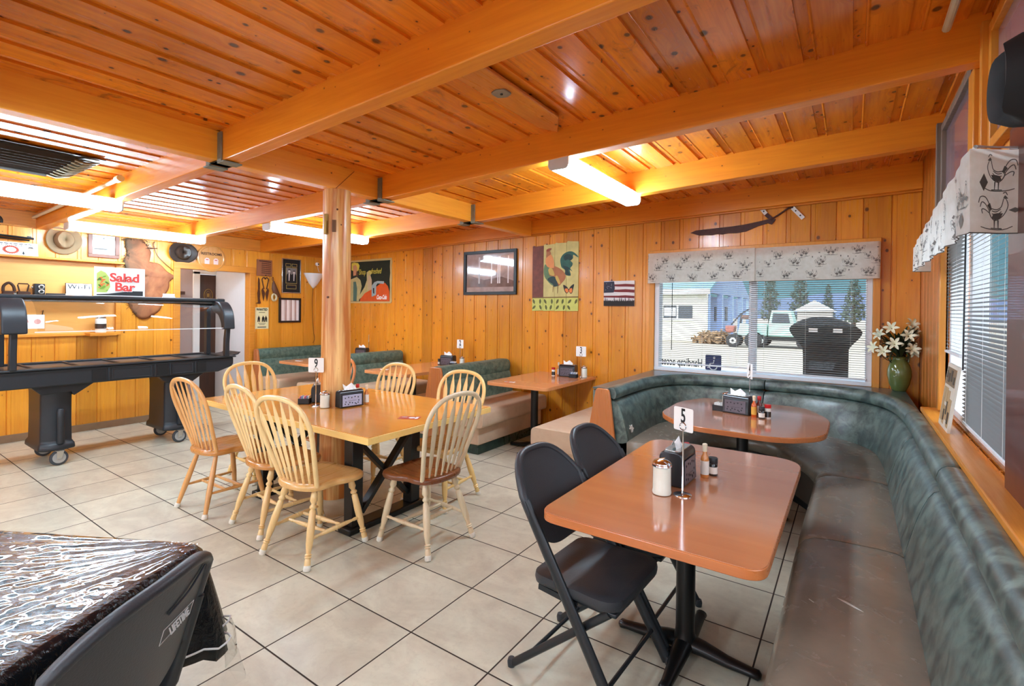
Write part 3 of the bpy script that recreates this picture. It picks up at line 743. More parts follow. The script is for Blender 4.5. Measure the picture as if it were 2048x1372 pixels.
# ------------------------------------------------------------------ booth upholstery
def vinyl(name, a, b, c, rough, scale=7, coat=.2, spec=.5):
    t = NT(name); v, X, Y, Z = t.obj()
    n1 = t.noise(v, scale, 4, .6, .5); n2 = t.noise(v, scale * 5, 3, .6)
    col = t.mix(t.mr(n1, .38, .62, 0, 1), lin(*a), lin(*b)); col = t.mix(t.mr(n2, .55, .8, 0, .5), col, lin(*c))
    wr = t.noise(v, 9, 4, .6, 1.2)
    t.set(Base_Color=col, Roughness=t.mr(wr, .3, .7, rough * .8, rough * 1.25), Coat_Weight=coat, Specular_IOR_Level=spec)
    t.p.inputs['Coat Roughness'].default_value = .32
    t.bump(wr, .14, .012)
    return t.mat
M_GREENV = vinyl('green_mottled_vinyl', (50, 66, 64), (104, 122, 114), (30, 42, 40), .42, 12, .9)
M_GREENF = vinyl('green_booth_fabric', (66, 92, 82), (100, 122, 108), (42, 62, 54), .5, 18, .05)
M_TAUPE = vinyl('taupe_vinyl', (138, 126, 110), (122, 110, 96), (106, 94, 82), .24, 2.5, .6)
M_BEIGE = vinyl('beige_vinyl', (216, 188, 160), (204, 174, 146), (186, 156, 128), .4, 3, .1)
M_DKV = plain('dark_taupe_vinyl', (70, 62, 54), .4)
M_TOE = vinyl('dark_green_toe_kick', (20, 44, 40), (34, 62, 54), (12, 24, 22), .3, 14)
M_ENDW = wood('cherry_end_panel', (198, 122, 66), (170, 92, 44), 'z', 'x', None, 0, 0, .3, .5, .2)

def loft(mb, st, prof, e0=True, e1=True, puff=.02, lo=0.0):
    """st: list of (O,I) 2d pairs; prof: list of (d,z) or ('i',d,z) measured back from the inner line"""
    rows = []; N = len(st); L = [0]
    for a, b in zip(st, st[1:]): L.append(L[-1] + ((b[0] - a[0]).length + (b[1] - a[1]).length) / 2)
    tot = L[-1]
    def row(i, k, s):
        O, I = st[i]; n = (I - O); ln = n.length; n = n / ln
        r = []
        cd = sum((p[0] if p[0] != 'i' else ln - p[1]) for p in prof) / len(prof); cz = sum(p[-1] for p in prof) / len(prof)
        for p in prof:
            d = p[0] if p[0] != 'i' else ln - p[1]
            z = p[-1]
            d = cd + (d - cd) * k; z = cz + (z - cz) * k
            q = O + n * d
            r.append((q.x, q.y, z))
        return r
    for i in range(N):
        dd = min(L[i] if e0 else 9, (tot - L[i]) if e1 else 9)
        k = 1 - puff * max(0, 1 - dd / .05) ** 2
        rows.append(row(i, k, 0))
    c = len(prof)
    mb.grid(rows, closed=True)
    n = len(mb.v)
    mb.f.append(tuple(n - N * c + j for j in range(c))); mb.fm.append(mb.c)
    mb.f.append(tuple(n - c + j for j in range(c))); mb.fm.append(mb.c)
def stations(O, I, n=8):
    a = catmull([(p[0], p[1], 0) for p in O], n); b = catmull([(p[0], p[1], 0) for p in I], n)
    return [(Vector((p.x, p.y)), Vector((q.x, q.y))) for p, q in zip(a, b)]
def dens(st, gap=.012):
    """trim both ends by gap and add stations close to the ends so that the padding rounds off"""
    def lerp(p, q, t): return (p[0].lerp(q[0], t), p[1].lerp(q[1], t))
    def cut(s):
        l = (s[1][0] - s[0][0]).length + 1e-6
        out = []
        for d in (gap * .4, gap * .4 + .012, gap * .4 + .028, gap * .4 + .05):
            if d < l: out.append(lerp(s[0], s[1], d / l))
        return out + s[1:]
    st = cut(st); st = cut(st[::-1])[::-1]
    return st
UO = [(4.61, 2.70), (4.61, 3.2), (4.66, 3.65), (4.85, 3.98), (5.2, 4.10), (5.6, 4.115), (6.0, 4.10), (6.32, 3.97), (6.53, 3.68), (6.61, 3.2), (6.63, 2.70), (6.635, 1.60), (6.635, .3), (6.635, -1.1)]
UI = [(5.20, 2.70), (5.20, 3.0), (5.23, 3.2), (5.30, 3.38), (5.40, 3.47), (5.52, 3.49), (5.66, 3.45), (5.82, 3.33), (5.95, 3.13), (6.04, 2.92), (6.08, 2.66), (6.07, 1.55), (6.07, .3), (6.07, -1.1)]
ST = stations(UO, UI, 8)
def sub(a, b): return dens(ST[a * 8:b * 8 + 1])
ub = thing('corner_booth', 'long curved corner booth in dark green vinyl with taupe seats', 'booth', (5.9, 3.2, 0))
roll = [(0.0, .80), (-.035, .80), (-.04, .885), (-.02, .892), (.012, .892), (.032, .88), (.045, .862), (.052, .835), (.048, .808), (.036, .792), (.02, .786)]
back = [(-.03, .785), (.03, .784), (.052, .774), (.072, .745), (.095, .69), (.118, .62), (.138, .54), (.155, .47), (.16, .44), (.10, .42), (.0, .42)]
for a, b in ((0, 5), (5, 9.375), (9.375, 11), (11, 13)):
    s = dens(ST[int(a * 8):int(b * 8) + 1]); mb = MB(); loft(mb, s, roll, puff=.13); mb.build('head_roll', ub, M_GREENV, world=True, smooth=70)
for a, b in ((0, 5), (5, 10), (10, 11), (11, 13)):
    s = dens(ST[int(a * 8):int(b * 8) + 1]); mb = MB(); loft(mb, s, back, puff=.06); mb.build('backrest', ub, M_GREENV, world=True, smooth=70)
seat = [(.13, .30), (.13, .455), (.17, .468), (.24, .474), ('i', .14, .474), ('i', .07, .466), ('i', .025, .446), ('i', .004, .415), ('i', 0.0, .38), ('i', .012, .345), ('i', .05, .325), ('i', .1, .32)]
for a, b in ((0, 5), (5, 10), (10, 11), (11, 13)):
    s = dens(ST[int(a * 8):int(b * 8) + 1]); mb = MB(); loft(mb, s, seat, puff=.05); mb.build('seat_cushion', ub, M_TAUPE, world=True, smooth=70)
mb = MB(); loft(mb, ST, [(.10, .10), (.10, .318), ('i', .06, .318), ('i', .05, .10)], puff=0); mb.build('seat_base', ub, M_DKV, world=True)
mb = MB(); loft(mb, ST, [(.10, .0), (.10, .10), ('i', .12, .10), ('i', .12, .0)], puff=0); mb.build('toe_kick', ub, M_BLACKP, world=True)
mb = MB(); mb.prism([(4.42, 0), (4.665, 0), (4.665, .46), (4.62, .80), (4.608, .865), (4.59, .878), (4.50, .878), (4.485, .86), (4.44, .62), (4.41, .45), (4.41, 0)], 2.665, 2.69, 'xz'); mb.build('end_panel', ub, M_ENDW, world=True, bevel=.006)
mb = MB(); mb.box(4.445, 4.50, 2.70, 4.17, 0.0, .86); mb.build('back_board', ub, M_GREENV, world=True, bevel=.01)
mb = MB()
ring = [s[0] for s in ST]
outer = [(4.445, 2.69), (4.445, 4.24), (6.655, 4.24), (6.655, -1.1)]
poly = [(p.x + 0, p.y) for p in ring]
top = [(4.45, 2.69)] + [(p.x - .01 if i < 30 else p.x + .006, p.y) for i, p in enumerate(ring)] + [(6.66, -1.1), (6.66, 4.17), (6.66, 4.24), (4.45, 4.24)]
mb.prism(top, .868, .882, 'xy'); mb.build('top_ledge', ub, plain('ledge_vinyl', (74, 92, 92), .3, coat=.3, var=.2), world=True)
tear = [(-.026, -.006), (-.012, .002), (-.016, .02), (-.002, .012), (.016, .022), (.012, .006), (.026, -.004), (.006, -.01), (.004, -.03), (-.008, -.014)]
mb = MB(); O, I = ST[3]; 
M = Matrix.Translation((4.745, 2.815, .545)) @ Vector((.93, -.2, .42)).to_track_quat('Y', 'Z').to_matrix().to_4x4()
mb.prism([(a * 1.3, b * 1.2) for a, b in tear], -.006, .012, 'xz', M); mb.build('torn_patch', ub, plain('torn_lining', (206, 200, 188), .8, var=.2), world=True)
mb = MB(); mb.tube([(6.245, 1.0, .4745), (6.27, .985, .4755), (6.30, .965, .475), (6.325, .95, .4745)], [.001, .006, .005, .001], 6, ry=.3, up=(0, 0, 1)); mb.build('seat_scuff', ub, plain('pale_scuff', (214, 210, 200), .6), world=True)
mb = MB(); mb.tube([(6.16, .93, .4745), (6.175, .915, .475)], .002, 6, ry=.3, up=(0, 0, 1)); mb.build('seat_scuff', ub, plain('pale_scuff_b', (214, 210, 200), .6), world=True)

def booth(x, left, right, label, y0=2.85, wallside=False):
    """straight double bench standing out from the back wall; left/right give seat sides"""
    r = thing('wall_booth', label, 'booth', (x, 3.5, 0), 0, 'straight green booths along the back wall'); y1 = 4.16
    pan = []
    for s, on in ((-1, left), (1, right)):
        if not on: continue
        X = lambda d: x + s * d
        def pl(mb, pts, a, b):
            q = [(X(p[0]), p[1]) for p in pts]; mb.prism(q, a, b, 'xz')
        # backrest with a tufted seam
        mb = MB(); rows = []
        prof = [(0, .89), (.05, .888), (.085, .87), (.098, .84), (.1, .80), (.094, .745), (.086, .735), (.1, .725), (.118, .66), (.135, .57), (.15, .47), (.02, .45)]
        for j in range(29):
            y = y0 + .01 + (y1 - y0 - .01) * j / 28
            dimp = .004 * math.cos(j * 2 * PI / 4)
            k = 1 if 0 < j < 28 else .9
            rows.append([(X(.03 + (d - .03) * k + (dimp if d > .08 else 0)), y, .67 + (z - .67) * (1 if k == 1 else .985)) for d, z in prof])
        mb.grid(rows, closed=True); c = len(prof); n = len(mb.v)
        mb.f.append(tuple(range(c))); mb.fm.append(0); mb.f.append(tuple(range(n - c, n))); mb.fm.append(0)
        mb.build('backrest', r, M_GREENF, world=True, smooth=60)
        mb = MB(); pl(mb, rpoly([(.13, .29), (.66, .29), (.66, .475), (.13, .475)], [.005, .05, .055, .005], 5), y0 - .0, y1); mb.build('seat_cushion', r, M_BEIGE, world=True, bevel=.018, seg=3, smooth=50)
        mb = MB(); pl(mb, [(.08, .10), (.585, .10), (.585, .285), (.08, .285)], y0 + .03, y1); mb.build('seat_base', r, M_BEIGE, world=True, bevel=.012)
        mb = MB(); pl(mb, [(.08, 0), (.575, 0), (.575, .10), (.08, .10)], y0 + .04, y1); mb.build('toe_kick', r, M_TOE, world=True, bevel=.004)
    a = -.16 if left else -.02; b = .16 if right else .02
    a2 = -.085 if left else -.02; b2 = .085 if right else .02
    mb = MB(); mb.prism([(x + a, 0), (x + b, 0), (x + b, .47), (x + b2, .86), (x + b2 - .015, .885), (x + a2 + .015, .885), (x + a2, .86), (x + a, .47)], y0 - .02, y0 + .012, 'xz'); mb.build('end_panel', r, M_ENDW, world=True, bevel=.006)
booth(2.47, True, True, 'green and beige double booth with its seam-topped back between two wall tables')
booth(.45, True, True, 'green double booth behind the log post, wall table on both sides')
booth(-1.32, False, True, 'green booth against the left wall, under the white wall lamp')
# beige seat backing on to the curved booth
bs = thing('single_booth', 'beige vinyl booth seat backing on to the curved corner booth', 'booth', (4.2, 3.4, 0))
mb = MB(); mb.prism(rpoly([(3.88, .29), (4.395, .29), (4.395, .475), (3.88, .475)], [.05, .005, .005, .055], 5), 2.60, 4.16, 'xz'); mb.build('seat_cushion', bs, M_BEIGE, world=True, bevel=.02, seg=3, smooth=50)
mb = MB(); mb.box(3.96, 4.38, 2.64, 4.16, .10, .285); mb.build('seat_base', bs, M_BEIGE, world=True, bevel=.01)
mb = MB(); mb.box(3.98, 4.38, 2.66, 4.16, 0, .10); mb.build('toe_kick', bs, M_TOE, world=True, bevel=.004)

# ------------------------------------------------------------------ folding chairs
M_FCP = plain('matte_black_plastic', (48, 50, 54), .42, var=.06, scale=220, bump=.12)
M_FCM = plain('charcoal_steel', (40, 43, 46), .32, .2)
def folding(x, y, face, label, tilt=.61, yo=-.045, drop=.135):
    r = thing('folding_chair', label, 'chair', (x, y, 0), face - PI / 2, 'black plastic folding chairs')
    W = .225
    # seat: contoured plate
    out = rpoly([(-.215, -.20), (.215, -.20), (.235, .20), (-.235, .20)], [.06, .06, .10, .10], 6)
    mb = MB(); rows = []
    for s, z in ((.93, .405), (.985, .412), (1, .43), (.985, .449), (.93, .455), (.8, .452), (.5, .444), (.02, .44)):
        rows.append([(p[0] * s, p[1] * s, z + (.010 * math.exp(-((p[0] * s / .05) ** 2)) * max(0, p[1] * s) * 8 - .006 * max(0, -(p[1] * s)) * 6 if z > .4495 or s < .9 else 0)) for p in out])
    n = len(out); mb.grid(rows, closed=True); mb.f.append(tuple(range(n))); mb.fm.append(0); t = len(mb.v); mb.f.append(tuple(range(t - n, t))); mb.fm.append(0)
    mb.build('seat', r, M_FCP, smooth=50)
    mb = MB(); mb.box(-.2, .2, -.17, .18, .385, .404); mb.build('seat_frame', r, M_FCM, bevel=.006)
    # back: curved plate, rounded top
    YB_ = lambda z: yo - (z - .45) * tilt
    top = lambda u: .892 - drop * abs(u) ** 3.4
    bot = lambda u: .548 + .05 * abs(u) ** 3
    def bk(u, v, off):
        z = bot(u) + v * (top(u) - bot(u)); w = W * (1 - .05 * (1 - v) ** 2)
        return (u * w, YB_(z) + off - .035 * (1 - u * u), z)
    mb = MB(); rows = []; NU, NV = 20, 10
    for i in range(NV + 1):
        v = i / NV
        rows.append([bk(-1 + 2 * j / NU, v, .010) for j in range(NU + 1)] + [bk(1 - 2 * j / NU, v, -.008) for j in range(NU + 1)])
    mb.grid(rows, closed=True); c = 2 * NU + 2; n = len(mb.v); mb.f.append(tuple(range(c))); mb.fm.append(0); mb.f.append(tuple(range(n - c, n))); mb.fm.append(0)
    bo = mb.build('backrest', r, M_FCP, smooth=50, bevel=.003)
    side = [bk(1, v, 0) for v in (.1, .35, .6, .85)]
    rim = [(-p[0], p[1], p[2]) for p in side] + [bk(-1 + 2 * j / 24, 1, 0) for j in range(25)] + side[::-1]
    mb = MB(); mb.tube(rim, .0155, 10, ry=1.2); mb.build('rim', bo, M_FCP, smooth=60)
    for s in (-1, 1):
        mb = MB(); mb.tube([(s * W, YB_(.74), .74), (s * (W + .001), YB_(.5), .5), (s * (W + .003), YB_(.5) + (.5 - .25) * .61, .25), (s * (W + .006), YB_(.5) + .488 * .61, .012)], [.014, .0145, .0145, .014], 10, ry=1.75, up=(0, 1, .4)); lg = mb.build('front_leg', r, M_FCM, smooth=60)
        mb = MB(); mb.lathe([(.016, 0), (.018, .02), (.014, .035)], 12, (s * (W + .006), YB_(.5) + .305, .0)); mb.build('foot_cap', lg, M_FCP)
        mb = MB(); mb.tube([(s * (W - .03), .15, .395), (s * (W - .028), -.08, .2), (s * (W - .026), -.30, .014)], .0125, 10, ry=1.3, up=(0, 1, .4)); lg = mb.build('rear_leg', r, M_FCM, smooth=60)
        mb = MB(); mb.lathe([(.016, 0), (.018, .02), (.014, .035)], 12, (s * (W - .026), -.305, .0)); mb.build('foot_cap', lg, M_FCP)
        mb = MB(); mb.bar((s * (W - .015), .02, .385), (s * (W - .015), -.16, .40), .006, .022); mb.build('hinge_link', r, M_FCM)
    mb = MB(); mb.tube([(-W, YB_(.5) + .23, .125), (W, YB_(.5) + .23, .125)], .009, 8); mb.build('cross_bar', r, M_FCM)
    mb = MB(); mb.tube([(-W + .03, -.2, .105), (W - .03, -.2, .105)], .009, 8); mb.build('cross_bar', r, M_FCM)
    return r, bk, bo
folding(5.40, .735, -.05, 'black plastic folding chair nearest the camera at the rectangular cherry table')
folding(5.40, 1.25, -.03, 'second black folding chair at the rectangular cherry table, closer to the curved booth')
# ------------------------------------------------------------------ things on the tables
M_NAPK = plain('napkin_paper', (240, 240, 238), .8, var=.02)
M_DISP = plain('dispenser_black', (34, 34, 38), .32, coat=.2)
M_FPV = plain('faceplate_violet', (176, 184, 214), .3, .3); M_FPD = plain('faceplate_grey', (98, 90, 98), .35, .2); M_INK = plain('black_ink', (16, 16, 20), .5)
M_SUGAR = plain('sugar_fill', (236, 230, 218), .6, var=.03); M_SATIN = plain('satin_steel', (200, 198, 192), .25, .9)
M_GLASSJ = glass('jar_glass', (.93, .95, .93), .02, .9)
M_CARD = plain('white_sign_card', (236, 236, 232), .45, var=.01)
M_SAUCE = plain('orange_hot_sauce', (196, 84, 22), .15, coat=.4); M_LBLY = plain('yellow_label', (222, 168, 70), .5); M_CORK = plain('cream_cap', (222, 208, 180), .5)
M_RED = plain('red_cap', (190, 32, 34), .35); M_PEPPER = plain('dark_glass', (30, 24, 22), .12, coat=.5); M_LBLW = plain('white_label', (226, 222, 212), .5)
M_PINK = plain('pink_packet', (224, 120, 150), .6); M_BLUEP = plain('blue_packet', (150, 180, 214), .6)
def dispenser(x, y, z, rz, label, face=M_FPD, h=.135, w=.185, d=.115, napkin=True, tall=False):
    r = thing('napkin_dispenser', label, 'napkin dispenser', (x, y, z), rz)
    mb = MB(); mb.prism(rpoly([(-d / 2, .002), (d / 2, .002), (d / 2 - .006, h), (-d / 2 + .006, h)], [.008, .008, .03, .03], 5), -w / 2, w / 2, 'yz'); mb.build('body', r, M_DISP, bevel=.006, seg=3, smooth=50)
    for s in (-1, 1):
        mb = MB(); y0 = s * (d / 2 - .0015)
        mb.box(-w / 2 + .02, w / 2 - .02, min(y0, y0 + s * .003), max(y0, y0 + s * .003), .012, h - .036); fp = mb.build('faceplate', r, face, bevel=.002)
        mb = MB(); random.seed(4)
        for (u, v) in ((-.055, .8), (-.03, .86), (-.005, .8), (.02, .87), (.045, .8), (-.05, .4), (.05, .45), (-.055, .18), (-.03, .12), (.0, .25), (.022, .18), (.045, .22), (-.02, .3), (.03, .1)):
            zz = .016 + v * (h - .06); uu = u * w / .185; k = .0062
            mb.prism([(uu - k, zz + k * .9), (uu - k * .3, zz + k * .4), (uu, zz + k * .9), (uu + k * .9, zz + k * .5), (uu + k * .4, zz - k * .5), (uu, zz - k), (uu - k * .6, zz - k * .3)], min(y0 + s * .003, y0 + s * .004), max(y0 + s * .003, y0 + s * .004), 'xz')
        mb.box(-.035, .035, min(y0 + s * .003, y0 + s * .0036), max(y0 + s * .003, y0 + s * .0036), .052, .0535)
        mb.build('leaf_print', fp, M_INK, smooth=0)
    mb = MB(); mb.prism(rrect(-w / 2 + .012, w / 2 - .012, -d / 2 + .02, d / 2 - .02, .02, 4), h - .001, h + .004, 'xy'); mb.build('top_plate', r, M_SATIN, bevel=.002)
    if napkin:
        mb = MB(); mb.open = True
        a = [(-.055, -.012, h + .002), (-.02, -.018, h + .002), (.02, -.012, h + .002), (.055, -.004, h + .002)]
        b = [(-.062, -.002, h + .05), (-.028, .004, h + .026), (.014, .0, h + .052), (.05, .008, h + .02)]
        c = [(-.05, .014, h + .018), (-.018, .018, h + .014), (.02, .018, h + .024), (.056, .012, h + .006)]
        mb.grid([a, b, c]); mb.build('napkin', r, M_NAPK, solid=.0012, smooth=0, sub=0)
    return r
def jar(x, y, z, label, h=.135, rr=.036, sc=1.0):
    r = thing('sugar_shaker', label, 'sugar shaker', (x, y, z))
    mb = MB(); mb.lathe([(rr, .003), (rr + .002, .01), (rr, .02), (rr - .001, h * .72), (rr - .002, h * .78), (rr - .006, h * .80)], 28); mb.build('sugar_fill', r, M_SUGAR)
    mb = MB(); mb.lathe([(rr + .003, .0), (rr + .004, .012), (rr + .002, .03), (rr + .001, h * .8), (rr - .001, h * .86)], 28); mb.build('glass_jar', r, M_GLASSJ)
    mb = MB(); mb.lathe([(rr + .001, h * .80), (rr + .004, h * .81), (rr + .004, h * .86), (rr, h * .88), (rr + .002, h * .9), (rr * .9, h * .95), (rr * .5, h * .985), (rr * .3, h)], 28); ld = mb.build('lid', r, M_CHROME)
    mb = MB(); mb.bar((-.012, 0, h * .985), (.012, 0, h * 1.03), .014, .004); mb.build('pour_flap', ld, M_CHROME)
    return r
def numsign(x, y, z, rz, label, num, h=.255, w=.105, hh=.105, hole=True):
    r = thing('table_number', label, 'table number sign', (x, y, z), rz)
    mb = MB(); mb.lathe([(.038, 0), (.038, .003), (.03, .006), (.006, .009), (.004, .02)], 24); mb.build('base', r, M_CHROME)
    mb = MB(); mb.tube([(0, 0, .005), (0, 0, h - .02)], .0035, 8); mb.build('rod', r, M_CHROME)
    zc = h + hh / 2 - .03
    mb = MB(); mb.tube([(.016 * math.cos(a * PI / 8), -.003, h - .01 + .016 * math.sin(a * PI / 8)) for a in range(16)], .0022, 6, closed=True); mb.build('ring_clip', r, M_CHROME)
    mb = MB(); mb.prism(rrect(-w / 2, w / 2, zc - hh / 2, zc + hh / 2, .008, 4), -.001, .001, 'xz'); cd = mb.build('sign_card', r, M_CARD)
    if num: textmesh('numeral', num, hh * .85, M_INK, cd, (0, -.0018, zc + .012), sx=.62 if num != '1' else .7, bold=.0015); textmesh('numeral', num, hh * .85, M_INK, cd, (0, .0018, zc + .012), rot=(PI / 2, 0, PI), sx=.62, bold=.0015)
    return r
def bottle(name, x, y, z, label, cat, kind):
    r = thing(name, label, cat, (x, y, z))
    if kind == 'hot':
        mb = MB(); mb.lathe([(.017, 0), (.019, .004), (.019, .085), (.016, .098), (.009, .112), (.008, .128)], 20); mb.build('bottle_glass', r, M_SAUCE)
        mb = MB(); mb.lathe([(.0195, .02), (.0196, .078)], 20); mb.build('paper_label', r, M_LBLY)
        mb = MB(); mb.lathe([(.0095, .122), (.0105, .126), (.0105, .14), (.012, .146), (.012, .156), (.008, .16)], 16); mb.build('cap', r, M_CORK)
    elif kind == 'pale':
        mb = MB(); mb.lathe([(.017, 0), (.019, .004), (.019, .085), (.016, .098), (.009, .112), (.008, .128)], 20); mb.build('bottle_glass', r, plain('amber_sauce', (206, 132, 70), .15, coat=.4))
        mb = MB(); mb.lathe([(.0195, .016), (.0196, .08)], 20); mb.build('paper_label', r, M_LBLW)
        mb = MB(); mb.lathe([(.0095, .122), (.0105, .126), (.0105, .14), (.012, .146), (.012, .156), (.008, .16)], 16); mb.build('cap', r, M_CORK)
    elif kind == 'red':
        mb = MB(); mb.lathe([(.018, 0), (.021, .004), (.021, .08), (.012, .1), (.011, .12)], 20); mb.build('bottle_glass', r, plain('steak_sauce', (92, 24, 16), .15, coat=.4))
        mb = MB(); mb.lathe([(.0215, .02), (.0216, .07)], 20); mb.build('paper_label', r, M_LBLW)
        mb = MB(); mb.lathe([(.013, .115), (.014, .118), (.014, .142), (.012, .145)], 16); mb.build('cap', r, M_RED)
    elif kind == 'pepper':
        mb = MB(); mb.lathe([(.02, 0), (.021, .003), (.021, .055), (.018, .06)], 20); mb.build('jar_glass', r, M_PEPPER)
        mb = MB(); mb.lathe([(.0215, .01), (.0216, .042)], 20); mb.build('paper_label', r, M_LBLW)
        mb = MB(); mb.lathe([(.021, .058), (.022, .06), (.022, .082), (.02, .085)], 20); mb.build('cap', r, M_BLACKP)
    else:
        mb = MB(); mb.lathe([(.02, 0), (.021, .003), (.021, .07), (.018, .076)], 20); mb.build('jar_glass', r, M_LBLW)
        mb = MB(); mb.lathe([(.0215, .008), (.0216, .05)], 20); mb.build('paper_label', r, M_PEPPER)
        mb = MB(); mb.lathe([(.0215, .075), (.0225, .077), (.0225, .098), (.02, .1)], 20); mb.build('cap', r, M_RED)
    return r
def caddy(x, y, z, rz, label, pk):
    r = thing('packet_caddy', label, 'sugar caddy', (x, y, z), rz)
    mb = MB(); mb.box(-.045, .045, -.032, .032, 0, .004)
    for a in ((-.045, -.041, -.032, .032), (.041, .045, -.032, .032), (-.041, .041, -.032, -.028), (-.041, .041, .028, .032)): mb.box(a[0], a[1], a[2], a[3], .004, .045)
    mb.build('tray', r, M_BLACKP, bevel=.002)
    for i in range(6):
        mb = MB(); xx = -.034 + i * .0135; mb.bar((xx, 0, .006), (xx + .004, 0, .062 + .004 * (i % 2)), .05, .005, up=(1, 0, 0)); mb.build('packet', r, pk[i % len(pk)], bevel=.001)
    return r
Z5 = .75
c5 = [5.66, 1.0]
dispenser(5.62, 1.12, Z5, PI / 2 - .04, 'black napkin dispenser with a steel top on the rectangular cherry table', M_FPD, .155, .195, .115)
jar(5.612, .915, Z5, 'glass sugar shaker with chrome lid on the rectangular cherry table', .15, .038)
numsign(5.69, .95, Z5, -.42, 'table number 5 on a chrome stand, rectangular cherry table', '5', .305, .10, .10)
bottle('sauce_bottle', 5.71, 1.25, Z5, 'cream-capped sauce bottle behind the dispenser on the rectangular cherry table', 'sauce bottle', 'pale')
bottle('sauce_bottle', 5.62, 1.27, Z5, 'red-capped bottle showing over the napkin of the rectangular cherry table', 'sauce bottle', 'red')
bottle('pepper_shaker', 5.735, 1.305, Z5, 'dark shaker at the far side of the dispenser on the rectangular cherry table', 'shaker', 'pepper')
# clipped-corner table
dispenser(5.555, 2.975, Z5, -.22, 'black napkin dispenser with a tall white napkin, curved-booth table', M_FPD, .14, .2, .12)
bottle('hot_sauce_bottle', 5.68, 2.885, Z5, 'orange hot sauce bottle with yellow label, curved-booth table', 'hot sauce', 'hot')
bottle('pepper_shaker', 5.735, 2.865, Z5, 'black-lidded pepper jar beside the hot sauce in the curved booth', 'shaker', 'pepper')
bottle('salt_shaker', 5.77, 2.91, Z5, 'red-lidded shaker beside the pepper jar in the curved booth', 'shaker', 'salt')
bottle('sauce_bottle', 5.70, 2.99, Z5, 'red-capped bottle at the back of the curved-booth table', 'sauce bottle', 'red')
caddy(5.415, 2.985, Z5, -.25, 'black packet caddy left of the dispenser on the curved-booth table', [M_NAPK, M_NAPK])
jar(5.45, 3.08, Z5, 'sugar shaker behind the packet caddy on the curved-booth table', .14, .034)
numsign(5.615, 3.10, Z5, -1.1, 'table number sign turned edge-on above the curved-booth table', '4', .29, .12, .12)
# wall table 3
dispenser(3.50, 4.03, Z5, .12, 'black napkin dispenser on the wall table nearest the curved booth', M_FPD, .14, .2, .12)
bottle('hot_sauce_bottle', 3.375, 4.02, Z5, 'hot sauce bottle on the wall table nearest the curved booth', 'hot sauce', 'pale')
bottle('salt_shaker', 3.33, 3.97, Z5, 'red-lidded shaker on the wall table nearest the curved booth', 'shaker', 'salt')
caddy(3.605, 3.965, Z5, .1, 'black packet caddy under table number 3', [M_BLUEP, M_NAPK])
jar(3.70, 4.05, Z5, 'sugar shaker by table number 3', .14, .034)
numsign(3.63, 4.10, Z5, .12, 'table number 3 sign tilted on its stand by the back wall', '3', .27, .125, .12)
# wall table 2
dispenser(1.62, 4.00, Z5, .2, 'black napkin dispenser on the wall table with number 2', M_FPD, .14, .2, .12)
bottle('pepper_shaker', 1.49, 3.96, Z5, 'dark shaker left of the dispenser on the wall table with number 2', 'shaker', 'pepper')
caddy(1.755, 3.95, Z5, .1, 'packet caddy below table number 2', [M_BLUEP, M_NAPK])
jar(1.85, 4.03, Z5, 'sugar shaker beside table number 2', .135, .034)
numsign(1.77, 4.08, Z5, .1, 'table number 2 sign by the back wall', '2', .27, .11, .12)
# wall table 1
dispenser(-.30, 4.06, Z5, .3, 'dark napkin dispenser seen just above the booth right of the log post', M_FPD, .14, .2, .12)
numsign(-.14, 4.06, Z5, -.75, 'table number sign turned edge-on above the farthest wall table', '1', .27, .11, .12)
# log-post table
dispenser(2.978, 1.315, Z5, 1.42, 'black napkin dispenser with lilac faceplate in front of the log post', M_FPV, .135, .205, .085)
dispenser(2.58, 1.30, Z5, 2.5, 'black napkin dispenser left of the log post with a folded napkin', M_FPD, .145, .17, .10)
jar(2.87, 1.165, Z5, 'sugar shaker in front of the log post between two dispensers', .13, .036)
bottle('hot_sauce_bottle', 3.005, 1.46, Z5, 'cream-capped sauce bottle right of the log post', 'sauce bottle', 'pale')
bottle('sauce_bottle', 2.84, 1.50, Z5, 'red-capped bottle peeping over the lilac dispenser', 'sauce bottle', 'red')
caddy(2.60, 1.165, Z5, .7, 'black packet caddy with pink and blue packets left of the log post', [M_PINK, M_BLUEP, M_NAPK])
numsign(2.765, 1.155, Z5, .55, 'table number 9 on the log-post table', '9', .30, .125, .115)
M_CARDR = plain('menu_card_red', (178, 64, 30), .5)
def card(x, y, z, rz, label, mr, w=.15, d=.09):
    r = thing('table_card', label, 'card', (x, y, z), rz)
    mb = MB(); mb.box(-w / 2, w / 2, -d / 2, d / 2, 0, .0012); mb.build('card_stock', r, mr)
    mb = MB(); mb.prism(circle(.02, 0, .025, 12, .02), .0012, .0016, 'xy'); mb.box(-.06, -.02, .01, .02, .0012, .0016); mb.box(.045, .065, -.03, .03, .0012, .0016); mb.build('print', r, M_NAPK)
card(3.66, 1.31, .7492, .5, 'red and white printed card near the right end of the log-post table', M_CARDR)
card(1.98, 1.80, .7492, .3, 'red and white card at the far left of the log-post table', M_CARDR, .14, .08)
card(3.22, 3.20, .7502, .3, 'small white and red card on the wall table nearest the curved booth', M_CARDR, .10, .05)
card(1.32, 3.10, .7502, .3, 'small white card on the wall table with number 2', M_NAPK, .08, .04)
card(-.42, 3.0, .7502, .3, 'small white card on the farthest wall table', M_NAPK, .08, .04)
o = MB(); o.tube([(5.50 + a, 1.60 + b, .7504) for a, b in ((0, 0), (.14, 0), (.14, .08), (0, .08))], .0008, 4, closed=True)
tag(o.build('table_sticker_outline', mat=M_LAME), 'faint outlined sticker on the far end of the rectangular cherry table', 'sticker')

